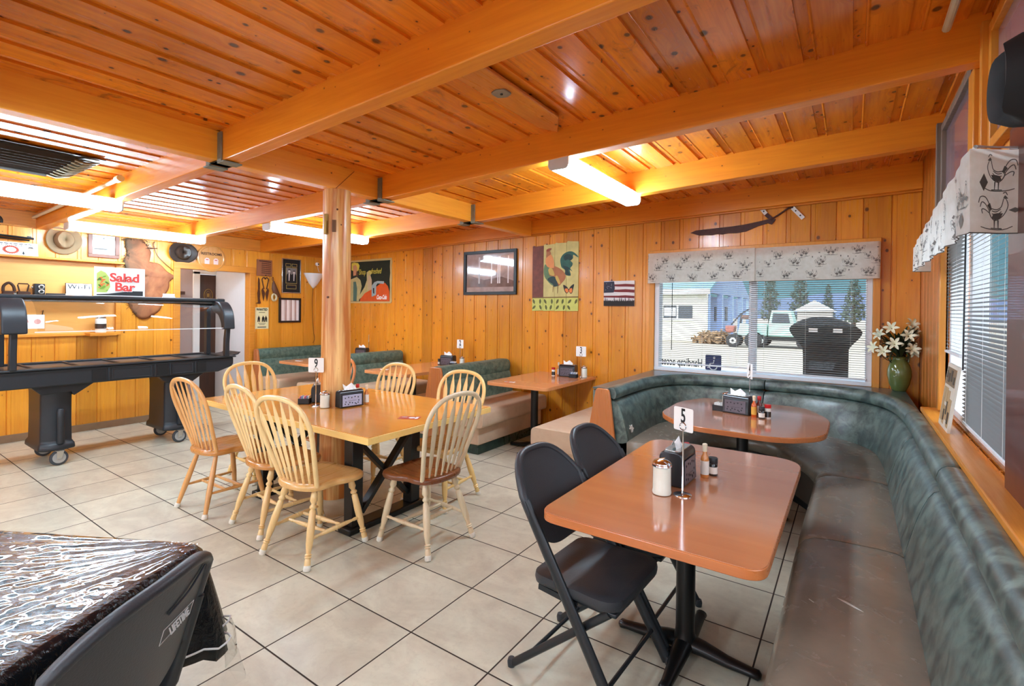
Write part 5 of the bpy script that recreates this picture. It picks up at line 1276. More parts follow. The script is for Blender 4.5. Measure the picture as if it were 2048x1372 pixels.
# animal hide
hd = wt('animal_hide', 'brown animal hide with dark furry edge hanging behind the salad bar', 'hide', 1.45, 2.0, 'left')
t_ = NT('hide_skin'); v_, X_, Y_, Z_ = t_.obj()
n_ = t_.noise(v_, 4, 4, .6, .8); fx = t_.mr(X_, -.26, .10, 1, 0, True)
c_ = t_.mix(t_.mr(n_, .35, .65, 0, 1), lin(168, 106, 66), lin(134, 76, 46)); c_ = t_.mix(t_.m('MULTIPLY', fx, t_.mr(n_, .3, .6, .4, 1)), c_, lin(84, 66, 46))
t_.set(Base_Color=c_, Roughness=.75); t_.bump(n_, .6, .02)
hp = [(-.25, .37), (-.19, .415), (-.07, .41), (.01, .31), (.04, .235), (-.015, .24), (-.025, .16), (.02, .12), (.14, .10), (.235, .0), (.325, -.06), (.26, -.13), (.25, -.21), (.20, -.33), (.17, -.45), (.12, -.55), (-.02, -.64), (-.12, -.60), (-.22, -.42), (-.27, -.33), (-.25, -.2), (-.29, -.1), (-.24, .0), (-.265, .1), (-.23, .2)]
hp = [(p.x, p.z) for p in catmull([(a, 0, b) for a, b in hp], 3, closed=True)]
mb = MB(); n = len(hp); cx_, cz_ = -.03, -.08; rows = []
for s in (1.0, .92, .8, .6, .4, .2, .02):
    rows.append([(cx_ + (a - cx_) * s, -.012 - .018 * (1 - s ** 4) - .006 * math.sin(a * 23 + b * 17) * s, cz_ + (b - cz_) * s) for a, b in hp])
mb.grid(rows, closed=True); mb.open = True; mb.build('skin', hd, t_.mat, smooth=70, solid=.004)
mb = MB(); random.seed(8)
for i, (a, b) in enumerate(hp):
    if a < -.15 or b > .3:
        for k in range(9):
            dx, dz = random.uniform(-.05, .012), random.uniform(-.035, .03); x, z = a + random.uniform(-.01, .04), b + random.uniform(-.02, .02)
            mb.bar((x, -.02, z), (x + dx, -.025, z + dz), .004, .003)
mb.build('fur_fringe', hd, col('dark_fur', (74, 58, 38), .9), smooth=0)
mb = MB(); mb.tube(catmull([(.3, -.01, -.02), (.2, -.014, .06), (.05, -.02, .2), (-.0, -.02, .3), (-.02, -.02, .38), (.0, -.02, .41)], 6), .004, 6); mb.tube([(-.09, -.02, .31), (.03, -.02, .325)], .005, 6)
tag(mb.build('leather_cord', mat=M_OLDIRON, loc=(XL, 1.53, 1.98), rot=(0, 0, PI / 2)), 'thin twisted leather cord hanging between the hide and the dark hat', 'cord')
# ------------------------------------------------------------------ serving niche on the left wall
mb = MB(); mb.box(XL, XL + .012, -3.6, 1.10, 1.20, 2.07); struct(mb.build('wall_niche_panel', mat=M_PLY, smooth=0))
mb = MB(); mb.box(XL, XL + .05, 1.10, 1.155, 1.165, 2.09); struct(mb.build('trim_9', mat=M_TRIMY, bevel=.004))
mb = MB(); mb.box(XL, XL + .055, -3.6, 1.155, 1.165, 1.2); struct(mb.build('trim_10', mat=M_TRIMY, bevel=.004))
mb = MB(); mb.box(XL, XL + .13, -3.6, 1.165, 2.055, 2.078); tag(mb.build('wall_shelf', mat=M_TRIMY, bevel=.003), 'upper pine wall shelf on the left wall carrying the sunburst sign', 'shelf')
mb = MB(); mb.box(XL + .012, XL + .17, -3.6, 1.08, 1.625, 1.645); tag(mb.build('wall_shelf', mat=M_TRIMY, bevel=.003), 'lower pine wall shelf holding the old irons, camera and Wi-Fi sign', 'shelf')
SX, SZ = XL + .10, 1.6455
M_IRON = col('sad_iron', (66, 40, 28), .6, metal=.4, var=.2)
def sad_iron(y, label, openh):
    r = thing('flat_iron', label, 'antique iron', (SX, y, SZ), PI / 2)
    mb = MB(); mb.prism([(-.055, 0), (.045, 0), (.06, .015), (.04, .035), (-.05, .035)], -.03, .03, 'xz'); mb.build('sole', r, M_IRON, bevel=.006)
    mb = MB()
    if openh: mb.tube([(-.03, 0, .03), (-.045, 0, .1), (-.04, 0, .12), (.035, 0, .12), (.045, 0, .105), (.03, 0, .03)], .007, 8)
    else: mb.tube(catmull([(-.045, 0, .03), (-.04, 0, .09), (0, 0, .125), (.035, 0, .09), (.045, 0, .03)], 4), .014, 10)
    mb.build('handle', r, M_IRON, smooth=60)
sad_iron(.13, 'rounded dark antique flat iron, first item on the lower shelf', False); sad_iron(.245, 'antique flat iron with open square handle beside the old camera', True)
vc = thing('old_camera', 'black twin-lens camera on the lower shelf between iron and Wi-Fi sign', 'camera', (SX + .01, .37, SZ), PI / 2)
mb = MB(); mb.box(-.045, .045, -.045, .045, 0, .125); mb.build('body', vc, M_BLACKP, bevel=.006)
for z in (.035, .088):
    mb = MB(); mb.lathe([(.026, 0), (.026, .01), (.02, .012), (.019, .006)], 20, M=Matrix.Translation((.012, -.045, z)) @ Matrix.Rotation(PI / 2, 4, 'X')); l_ = mb.build('lens_ring', vc, M_SATIN)
    mb = MB(); mb.lathe([(.016, 0), (.014, .009)], 16, M=Matrix.Translation((.012, -.046, z)) @ Matrix.Rotation(PI / 2, 4, 'X')); mb.build('lens', l_, M_BLACK)
mb = MB(); mb.tube([(-.045, 0, .085), (-.062, 0, .085)], .012, 12); mb.build('winding_knob', vc, M_SATIN)
kn = thing('sheath_knife', 'dark sheathed knife lying between the old camera and Wi-Fi sign', 'knife', (SX, .54, SZ), PI / 2)
mb = MB(); mb.box(-.11, .06, -.014, .014, 0, .022); mb.build('sheath', kn, M_BLACKP, bevel=.004)
mb = MB(); mb.box(.061, .14, -.012, .012, .002, .024); mb.build('grip', kn, col('pale_grip', (214, 196, 168), .5), bevel=.004)
wf = thing('wifi_sign', 'small framed white Wi-Fi sign leaning on the lower shelf', 'sign', (SX - .03, .735, SZ), PI / 2)
Mt = Matrix.Rotation(-.1, 4, 'X')
mb = MB(); mb.box(-.125, .125, -.006, .006, 0, .15, Mt); mb.build('frame', wf, col('sign_dark_edge', (84, 54, 34), .5), bevel=.002)
mb = MB(); mb.box(-.118, .118, -.008, -.006, .006, .144, Mt); mb.build('card', wf, M_CARD)
textmesh('lettering', 'Wi-Fi', .075, M_INK, wf, (0, .0003, .105), rot=(PI / 2 - .1, 0, 0), sx=1.1, space=1.15)
textmesh('handwriting', 'marinacc', .05, col('faint_grey_ink', (150, 146, 140), .6), wf, (0, -.005, .045), rot=(PI / 2 - .1, 0, 0), sx=1.0)
# sunburst sign on upper shelf
sg = thing('banner_sign', 'long white sign with a red sunburst leaning on the upper shelf', 'sign', (XL + .07, .10, 2.0785), PI / 2)
Mt = Matrix.Rotation(-.12, 4, 'X')
mb = MB(); mb.box(-.36, .27, -.004, .004, 0, .145, Mt); mb.build('sign_card', sg, M_CARD)
mb = MB(); star = []
for k in range(48): a = 2 * PI * k / 48; r_ = 1.0 if k % 2 else .8; star.append((.05 + .075 * r_ * math.cos(a), .06 + .05 * r_ * math.sin(a)))
mb.use(M_CARDR).prism(star, -.0055, -.004, 'xz', Mt); mb.use(M_CARD).prism(circle(.05, .06, .042, 24, .028), -.0065, -.0055, 'xz', Mt)
mb.use(M_INK)
for x in (-.045, .15): mb.prism([(x, .01), (x + .014, .028), (x + .006, .028), (x + .006, .045), (x - .006, .045), (x - .006, .028), (x - .014, .028)], -.0055, -.004, 'xz', Mt)
mb.use(col('sign_face_tone', (222, 170, 140), .5)).prism(circle(.205, .075, .022, 14, .02), -.0055, -.004, 'xz', Mt); mb.use(M_INK).prism([(.18, .085), (.2, .102), (.225, .1), (.235, .083), (.205, .09)], -.0065, -.0055, 'xz', Mt)
mb.use(M_CARD)
mb.build('sunburst_print', sg, smooth=0)
mb = MB(); mb.use(M_INK)
random.seed(6); x = -.33
while x < .22:
    w_ = random.uniform(.012, .04); mb.prism([(x, .124), (x + w_, .124), (x + w_, .131), (x, .131)], -.0052, -.004, 'xz', Mt); mb.prism([(x + .01, .109), (x + w_ * .8, .109), (x + w_ * .8, .115), (x + .01, .115)], -.0052, -.004, 'xz', Mt); x += w_ + .01
mb.build('small_print', sg, smooth=0)
rf = thing('rifle_barrel', 'black rifle barrel mounted on the left wall above the sunburst sign', 'rifle', (XL + .04, .1, 2.29), PI / 2)
mb = MB(); mb.tube([(-.6, -.02, .022), (.235, -.02, -.012)], .012, 10); mb.tube([(-.6, -.02, -.004), (.20, -.02, -.036)], .009, 8); mb.build('barrel', rf, M_BLACK)
mb = MB(); mb.bar((.18, -.02, .004), (.215, -.02, .002), .006, .02); mb.build('front_sight', rf, M_BLACK)
mb = MB(); mb.tube([(-.14 + .055 * math.cos(a * PI / 10), -.02, .16 + .055 * math.sin(a * PI / 10)) for a in range(20)], .013, 10, closed=True)
tag(mb.build('iron_ring', mat=M_BLACK, loc=(XL, .17, 2.29), rot=(0, 0, PI / 2)), 'black iron ring on the left wall above the rifle barrel', 'ring')
# ------------------------------------------------------------------ salad bar
sb = thing('salad_bar', 'black rolling salad bar with curved clear sneeze guard', 'salad bar', (-.26, .76, 0))
y0, y1, xa, xb = -.36, 1.83, -.62, .09
M_SB = plain('salad_bar_plastic', (33, 35, 39), .42, var=.06, scale=180, bump=.08)
mb = MB(); mb.prism([(y0, .845), (y0 + .02, .80), (y0 + .17, .765), (1.66, .765), (y1 - .02, .815), (y1, .845), (y1, .925), (y0, .925)], xa, xb, 'yz'); mb.build('pan_body', sb, M_SB, world=True, bevel=.014, seg=3)
M_SBD = plain('salad_bar_recess_shade', (8, 8, 9), .6)
for (a, b) in ((.47, .585), (1.03, 1.13), (1.42, 1.52)): mb = MB(); mb.box(xb - .002, xb + .003, a, b, .785, .895); mb.build('recess_shade_plate', sb, M_SBD, world=True)  # flat dark plates, shade of the handle recesses put into the colour
mb = MB()
for (a, b) in ((.63, .98), (1.17, 1.38)):
    mb.box(xb, xb + .006, a, b, .785, .795); mb.box(xb, xb + .006, a, b, .885, .895); mb.box(xb, xb + .006, a, a + .012, .795, .885); mb.box(xb, xb + .006, b - .012, b, .795, .885)
for a in (.60, 1.0, 1.145, 1.40): mb.box(xb, xb + .012, a, a + .014, .775, .905)
mb.build('front_rib', sb, M_SB, world=True, bevel=.003)
mb = MB()
mb.box(xb - .09, xb + .025, y0 - .02, y1 + .02, .925, .945); mb.box(xa - .02, xa + .07, y0 - .02, y1 + .02, .925, .945)
mb.box(xa + .07, xb - .09, y0 - .02, y0 + .09, .925, .945); mb.box(xa + .07, xb - .09, y1 - .09, y1 + .02, .925, .945)
for k in range(1, 6): yy = y0 + .09 + k * (y1 - y0 - .18) / 6; mb.box(xa + .07, xb - .09, yy - .012, yy + .012, .925, .943)
mb.build('well_rim', sb, M_SB, world=True, bevel=.006)
mb = MB(); mb.box(xa + .05, xb - .07, y0 + .07, y1 - .07, .9255, .928); mb.build('well_floor', sb, plain('well_grey', (70, 72, 76), .3, .3), world=True)
mb = MB(); mb.prism([(y1 + .015, .93), (y1 + .10, .945), (y1 + .13, .975), (y1 + .118, .975), (y1 + .09, .955), (y1 + .015, .945)], -.4, .0, 'yz'); mb.build('end_flap', sb, M_SB, world=True)
# canopy
mb = MB(); mb.prism([(-.44, 1.60), (-.40, 1.585), (-.1, 1.585), (-.07, 1.60), (-.07, 1.625), (-.1, 1.632), (-.41, 1.632), (-.44, 1.62)], y0 + .02, 1.80, 'xz'); mb.build('canopy_top', sb, M_SB, world=True, bevel=.004)
mb = MB(); mb.box(-.38, -.12, y0 + .05, 1.72, 1.565, 1.584); mb.build('canopy_rail', sb, M_SATIN, world=True, bevel=.004)
gp = catmull([(-.09, 0, 1.575), (-.0, 0, 1.55), (.08, 0, 1.48), (.125, 0, 1.39), (.145, 0, 1.285)], 6)
M_SG = glass('sneeze_guard_acrylic', (.93, .93, .93), .015, 1.3)
mb = MB(); mb.open = True; mb.grid([[(p.x, y, p.z) for y in (.06, 1.70)] for p in gp]); mb.build('sneeze_guard', sb, M_SG, world=True, smooth=80, solid=.004)
mb = MB(); mb.box(.142, .150, .04, 1.72, 1.278, 1.286); mb.build('guard_edge_highlight', sb, plain('painted_edge_highlight', (214, 220, 220), .2, coat=.5), world=True)  # pale strip with the bright edge highlight put into its colour
for ya, yb in ((-.18, -.01), (1.68, 1.80)):
    mb = MB(); outl = catmull([(-.10, 0, 1.60), (.02, 0, 1.585), (.11, 0, 1.52), (.165, 0, 1.42), (.185, 0, 1.27)], 5); inn = catmull([(.10, 0, 1.265), (.07, 0, 1.36), (-.0, 0, 1.44), (-.10, 0, 1.47), (-.2, 0, 1.58)], 4)
    mb.prism([(p.x, p.z) for p in outl] + [(p.x, p.z) for p in inn], ya, yb, 'xz'); mb.build('canopy_arm', sb, M_SB, world=True, bevel=.012, seg=3, smooth=60)
    yc = (ya + yb) / 2
    mb = MB(); mb.prism([(.06, .94), (.13, .94), (.13, 1.1), (.15, 1.28), (.10, 1.30), (.07, 1.15)], yc - .025, yc + .025, 'xz'); mb.build('upright', sb, M_SB, world=True, bevel=.008)
    mb = MB(); mb.box(-.42, -.34, yc - .025, yc + .025, .94, 1.585); mb.build('upright', sb, M_SB, world=True, bevel=.008)
    mb = MB(); mb.box(-.10, -.075, yb - .045 if yb < 1 else ya + .03, yb - .03 if yb < 1 else ya + .045, 1.58, 1.64); mb.build('clip', sb, M_SATIN, world=True)
for yc in (.24, 1.27):
    mb = MB(); rows = []
    pr = [(-.22, -.115), (.2, -.115), (.25, -.05), (.25, .06), (.22, .115), (-.22, .115), (-.26, .07), (-.26, -.07)]
    for s, sy, z in ((1.12, 1.15, .135), (1.14, 1.18, .15), (1.12, 1.15, .185), (1.0, 1.02, .215), (.97, 1.0, .4), (.97, 1.0, .62), (1.0, 1.0, .68), (1.02, 1.1, .766)):
        rows.append([(-.265 + a * s, yc + b * sy, z) for a, b in pr])
    mb.grid(rows, closed=True); mb.f.append(tuple(range(8))); mb.fm.append(0); n = len(mb.v); mb.f.append(tuple(range(n - 8, n))); mb.fm.append(0)
    mb.build('pedestal', sb, M_SB, world=True, bevel=.012, seg=2, smooth=40)
    mb = MB(); mb.prism([(yc + .1, .69), (yc + .12, .65), (yc + .27, .755), (yc + .27, .766), (yc - .2, .766), (yc - .12, .68)], -.10, .0, 'yz'); mb.build('gusset', sb, M_SB, world=True, bevel=.01)
    mb = MB(); mb.lathe([(.03, .2), (.032, .45), (.03, .52), (.02, .535)], 16, (.0, yc + .02, 0)); mb.build('pedestal_rib', sb, M_SB, world=True)
    for xx in (-.5, -.0):
        for yy in (yc - .0,):
            c = thing('caster', '', '', (xx, yy, .07)); del c['label']; del c['category']; c.parent = sb; c.location = (xx + .26, yy - .76, .0)
            def cw(mb, nm, mat, **k): o = mb.build(nm, c, mat, **k); return o
            mb = MB(); mb.lathe([(.058, -.016), (.066, -.014), (.07, -.008), (.07, .008), (.066, .014), (.058, .016)], 28, M=Matrix.Translation((0.03, -.0, .0705)) @ Matrix.Rotation(PI / 2 - .15, 4, 'Y')); cw(mb, 'tyre', plain('grey_black_rubber', (52, 54, 58), .5))
            mb = MB(); mb.lathe([(.05, -.018), (.05, .018)], 24, M=Matrix.Translation((.03, 0, .0705)) @ Matrix.Rotation(PI / 2 - .15, 4, 'Y')); mb.lathe([(.012, -.026), (.012, .026)], 12, M=Matrix.Translation((.03, 0, .0705)) @ Matrix.Rotation(PI / 2 - .15, 4, 'Y')); cw(mb, 'hub', plain('grey_hub', (150, 148, 142), .5))
            mb = MB(); mb.prism([(-.018, .06), (.018, .06), (.035, .14), (-.02, .14)], .052, .056, 'yz'); mb.prism([(-.018, .06), (.018, .06), (.035, .14), (-.02, .14)], .0, .004, 'yz'); mb.box(.0, .056, -.025, .038, .137, .142); cw(mb, 'fork', M_SATIN)
# things on and behind the bar
ss = thing('salad_bar_sign', 'white Salad Bar sign with red lettering standing on top of the salad bar', 'sign', (-.25, .80, 1.6325), PI / 2)
mb = MB(); mb.box(-.225, .225, -.005, .005, 0, .31); mb.build('sign_board', ss, M_CARD, bevel=.003)
mb = MB(); CH = col('sign_charcoal', (44, 46, 48), .5)
mb.use(CH).flat([(-.205, .01), (.205, .01), (.205, .062), (.1, .06), (0, .045), (-.1, .028), (-.205, .02)], .001, -.005)
LF = [col('salad_green', (120, 168, 60), .5), col('salad_light_green', (186, 206, 110), .5), col('salad_deep_green', (66, 122, 46), .5), col('salad_orange', (226, 120, 60), .5)]
random.seed(14)
mb.use(LF[1]).flat([(-.205, .04), (-.12, .04), (-.09, .1), (-.1, .2), (-.13, .25), (-.17, .27), (-.205, .24)], .001, -.005)
for i in range(22):
    x, z, a, s_ = random.uniform(-.19, -.11), random.uniform(.05, .23), random.uniform(-1, 1), random.uniform(.7, 1.2)
    mb.use(LF[i % 4] if i % 7 else LF[3]).flat([(x + (u * math.cos(a) - w * math.sin(a)) * s_, z + (u * math.sin(a) + w * math.cos(a)) * s_) for u, w in ((-.024, 0), (-.008, .01), (.014, .009), (.024, 0), (.01, -.009), (-.01, -.008))], .0006, -.006 - i * .0004)
mb.build('salad_print', ss, smooth=0)
M_SRED = col('sign_letter_red', (224, 74, 66), .45)
for wd, zz in (('Salad', .198), ('Bar', .098)):
    textmesh('letter_outline', wd, .125, M_NAPK, ss, (.035, -.0155, zz), sx=1.05, bold=.009); textmesh('lettering', wd, .125, M_SRED, ss, (.035, -.0175, zz), sx=1.05, bold=.0035)
mb = MB(); mb.box(-.06, .06, -.02, .02, 0, .012); mb.box(-.06, .06, -.004, .004, .012, .045); tag(mb.build('label_holder', mat=M_CARD, loc=(-.30, 1.28, 1.633), rot=(0, 0, PI / 2)), 'small white label holder on top of the salad bar, right of the Salad Bar sign', 'label holder')
bt = thing('sauce_tub', 'small jar with dark label on the niche sill, seen through the sneeze guard', 'jar', (XL + .12, .93, 1.2))
mb = MB(); mb.box(XL, XL + .22, .80, 1.06, 1.165, 1.1995); 
mb2 = MB(); mb2.lathe([(.05, 0), (.055, .01), (.055, .16), (.045, .18)], 20); mb2.build('tub', bt, M_LBLW); mb2 = MB(); mb2.lathe([(.0555, .05), (.056, .11)], 20); mb2.build('dark_label', bt, M_BLACKP); mb2 = MB(); mb2.lathe([(.05, .175), (.05, .2), (.03, .205)], 20); mb2.build('lid', bt, M_SATIN)
tag(mb.build('sill_bracket', mat=M_TRIMY), 'short pine bracket shelf under the jar behind the sneeze guard', 'bracket')
cf = wt('hanging_card', 'white card with faint pictures hanging behind the sneeze guard', 'card', .34, 1.34, 'left', .012)
mb = MB(); mb.box(-.10, .10, -.004, -.001, -.08, .08); mb.build('card', cf, M_CARD)
mb = MB(); mb.use(col('faint_pink', (222, 160, 150), .5)).flat([(-.09, .0), (-.05, .05), (-.03, -.01)], .001, -.004); mb.flat(circle(.04, .0, .03, 14), .001, -.004); mb.build('faint_print', cf, smooth=0)
mb = MB(); mb.tube([(.08, -.006, .08), (.085, -.02, .13), (.07, -.02, .12)], .004, 6); mb.build('hook', cf, M_BLACK)

# ------------------------------------------------------------------ dark covered table, foreground left
C0 = Vector((4.49, -.425)); A = Vector((-.88, -.475)).normalized(); B = Vector((.475, -.88)).normalized()
ct = thing('covered_table', 'folding table under black cloth and wrinkled clear plastic, foreground left', 'table', (C0.x + A.x * .7 + B.x * .38, C0.y + A.y * .7 + B.y * .38, 0))
LA, LB, ZT = 1.5, .76, .735
cc = [C0, C0 + A * LA, C0 + A * LA + B * LB, C0 + B * LB]
mb = MB(); ins = [C0 + A * .012 + B * .012, C0 + A * (LA - .012) + B * .012, C0 + A * (LA - .012) + B * (LB - .012), C0 + A * .012 + B * (LB - .012)]
mb.prism(rpoly([tuple(p) for p in ins], .05), ZT - .045, ZT - .004, 'xy'); mb.build('tabletop', ct, plain('grey_table_plastic', (150, 148, 144), .5), world=True, bevel=.004)
for (s, t) in ((.15, .1), (.15, .66), (1.35, .1), (1.35, .66)):
    p = C0 + A * s + B * t; mb = MB(); mb.tube([(p.x, p.y, .0), (p.x, p.y, ZT - .046)], .016, 10); mb.build('leg', ct, M_FCM, world=True)
def clothmat(name, base, rough, coat, bs, dist):
    t = NT(name); v, X, Y, Z = t.obj()
    u = t.m('ADD', t.m('MULTIPLY', X, A.x), t.m('MULTIPLY', Y, A.y)); w = t.m('ADD', t.m('MULTIPLY', X, B.x), t.m('MULTIPLY', Y, B.y))
    vec = t.xyz(t.m('MULTIPLY', u, 18), t.m('MULTIPLY', w, 34), t.m('MULTIPLY', Z, 20))
    n1 = t.noise(vec, 1.0, 4, .6, 1.6); n2 = t.noise(t.xyz(t.m('MULTIPLY', u, 3), t.m('MULTIPLY', w, 7), Z), 1.0, 2, .5, .8)
    t.set(Base_Color=lin(*base), Roughness=rough, Coat_Weight=coat, Specular_IOR_Level=.3); t.p.inputs['Coat Roughness'].default_value = .08
    amp = t.mr(t.noise(t.xyz(t.m('MULTIPLY', u, 2.4), t.m('MULTIPLY', w, 2.4), Z), 1.0, 1), .4, .6, .25, 1)
    t.bump(t.m('ADD', t.m('MULTIPLY', t.m('MULTIPLY', n1, amp), .8), n2), bs, dist)
    return t.mat
M_CLOTH = clothmat('black_cloth_under_plastic', (14, 15, 18), .2, .0, .6, .02)
def perimeter(off):
    """walk the cloth edge: far edge, rounded corner, near edge; returns (point, normal, cornerness)"""
    out = []; R = .05
    for i in range(26): s = LA * (1 - i / 26) ; out.append((C0 + A * max(s, R), -B, 0 if s > .3 else (1 - s / .3) ** 2))
    for i in range(13):
        a = i / 12 * PI / 2; n_ = (-B) * math.cos(a) + (-A) * math.sin(a); out.append((C0 + A * R + B * R + n_ * R, n_, 1))
    for i in range(1, 27): s = R + (LB - R) * i / 26; out.append((C0 + B * s, -A, 0 if s > .3 else (1 - s / .3) ** 2))
    return out
def cloth(z_hem, flare, lift, phase, dz):
    per = perimeter(0); rows = []; N = 14
    top = []
    cen = C0 + A * LA * .5 + B * LB * .5
    for k in (0, .25, .5, .75, .93, .985): rows.append([(cen.x + (p.x - cen.x) * k, cen.y + (p.y - cen.y) * k, ZT + lift) for p, n_, c in per])
    for j in range(N + 1):
        t = j / N; row = []
        for i, (p, n_, c) in enumerate(per):
            drop = (ZT - z_hem(c)) * t
            fold = .014 * math.sin(i * 1.15 + phase) * t + .02 * c * math.sin(i * .9 + phase) * t
            o = .004 + lift + flare * (c * .7 + .12) * t ** .8 + fold + (.006 if t > 0 else 0)
            zz = ZT + lift - drop - (.003 if t == 0 else 0)
            q = p + n_ * o * (1 if j else .3); row.append((q.x, q.y, zz))
        rows.append(row)
    mb = MB(); mb.open = True; mb.grid(rows); return mb
cloth(lambda c: .43 - .05 * c, .09, .002, .3, 0).build('black_tablecloth', ct, M_CLOTH, world=True, smooth=80, solid=.0015)
M_CLR = glass('clear_plastic_sheet', (.94, .95, .95), .03, 1.6)
from mathutils import noise as mn
def wrinkle(s, t):
    a = abs(mn.noise(Vector((s * 7, t * 17, .3)))) ; b = abs(mn.noise(Vector((s * 17 + 4, t * 38, 1.7)))); c = mn.noise(Vector((s * 3.1, t * 4.3, 5.0)))
    r = math.hypot(s, t); ang = math.atan2(t, s); ray = abs(mn.noise(Vector((ang * 9, r * 1.2, 9.1)))) * max(0, 1 - r / .8)
    e = min(1, min(s, t) / .03) if min(s, t) > 0 else 0
    return .0035 + e * (.007 * a * (.5 + c) + .0035 * b + .012 * ray + .003 * (c + .5))
NS, NTT = 260, 170
wr_ = MB(); wr_.open = True; rows_ = []
for j in range(NTT + 1):
    t_ = .006 + (LB - .012) * j / NTT; rw = []
    for i in range(NS + 1):
        s_ = .006 + (LA - .012) * (i / NS) ** 1.4; q = C0 + A * s_ + B * t_; rw.append((q.x, q.y, ZT + max(.0035, wrinkle(s_, t_))))
    rows_.append(rw)
wr_.grid(rows_); wr_.build('wrinkled_plastic_cover', ct, glass('wrinkled_clear_plastic', (.96, .97, .98), .04, 2.2), world=True, smooth=180)
mbp = MB(); mbp.open = True
per = perimeter(0); rows = []
for j in range(7):
    t = j / 6; row = []
    for i, (p, n_, c) in enumerate(per):
        zz = .455 - .15 * t - .03 * c; k = (ZT - zz) / (ZT - .44); fold = .014 * math.sin(i * 1.15 + .3) + .024 * c * math.sin(i * .9 + .3 + t)
        q = p + n_ * (.016 + .09 * (c * .7 + .12) * min(k, 1.2) + fold + .02 * t); row.append((q.x, q.y, zz))
    rows.append(row)
mbp.grid(rows); mbp.build('clear_plastic_hem', ct, M_CLR, world=True, smooth=80)
mb = MB(); hem = [Vector(p) for p in rows[0]]; mb.tube([p + Vector((0, 0, .0)) for p in hem], .0035, 6); mb.build('white_edge', ct, plain('frosted_edge', (206, 208, 206), .4), world=True)
fc, bk, bo = folding(4.65, -.925, math.radians(-148), 'black folding chair pushed against the plastic-covered table, LIFETIME on its back', .3, -.215, .06)
ML = plain('white_logo_print', (214, 214, 214), .5)
def onback(u, v, off=.0125): p = bk(u, v, -.008); return (p[0], p[1] - off + .008, p[2])
p = onback(.46, .56); 
textmesh('lettering', 'LIFETIME', .024, ML, bo, (p[0], p[1] - .004, p[2]), rot=(PI / 2 - .29, 0, .16), sx=.95, bold=.0006)
mb = MB()
rr = [onback(.46 + a, .56 + b, .0140) for a, b in ((-.30, -.055), (.30, -.055), (.30, .055), (-.30, .055))]
mb.tube(rr, .0009, 4, closed=True); mb.build('logo_outline', bo, ML)
mb = MB(); mb.tube(catmull([onback(.18, .72, .012), onback(.5, .78, .013), onback(.8, .93, .012)], 5), .004, 8, ry=.6); mb.build('grip_line', bo, plain('grip_highlight', (60, 64, 72), .25))

# ------------------------------------------------------------------ valences
def fabricmat():
    t = NT('rooster_fabric'); v, X, Y, Z = t.obj()
    n = t.noise(v, 30, 3); c = t.mix(t.mr(n, .3, .7, 0, 1), lin(248, 247, 242), lin(238, 236, 228))
    t.set(Base_Color=c, Roughness=.85)
    tl = t.n('ShaderNodeBsdfTranslucent'); t.l(c, tl.inputs[0]); mx = t.n('ShaderNodeMixShader'); mx.inputs[0].default_value = .6
    t.l(t.p.outputs[0], mx.inputs[1]); t.l(tl.outputs[0], mx.inputs[2]); t.l(mx.outputs[0], t.out.inputs[0])
    return t.mat
M_FAB = fabricmat(); M_PRT = plain('grey_black_print', (112, 110, 106), .8, var=.2)
ROO = dict(
    fill=[[(.30, .42), (.36, .30), (.50, .25), (.60, .30), (.56, .40), (.44, .42)], [(.20, .78), (.27, .86), (.31, .80), (.27, .76)], [(.60, .50), (.66, .66), (.74, .60), (.66, .48)], [(.40, .25), (.44, .25), (.42, .05), (.40, .05)], [(.50, .25), (.54, .25), (.53, .05), (.51, .05)], [(.32, .03), (.62, .04), (.62, .06), (.32, .055)]],
    line=[[(.24, .76), (.20, .62), (.24, .46), (.34, .32), (.50, .24), (.62, .32), (.68, .46), (.62, .52), (.48, .50), (.36, .56), (.32, .68), (.30, .78)], [(.64, .46), (.70, .66), (.80, .80), (.92, .80), (.96, .66)], [(.66, .44), (.78, .62), (.88, .68), (.92, .56)], [(.66, .40), (.80, .50), (.88, .50), (.86, .40)], [(.34, .46), (.46, .38), (.60, .40)], [(.36, .52), (.48, .45), (.60, .47)], [(.22, .86), (.26, .93), (.32, .90)], [(.10, .10), (.30, .02), (.70, .03), (.90, .08)]])
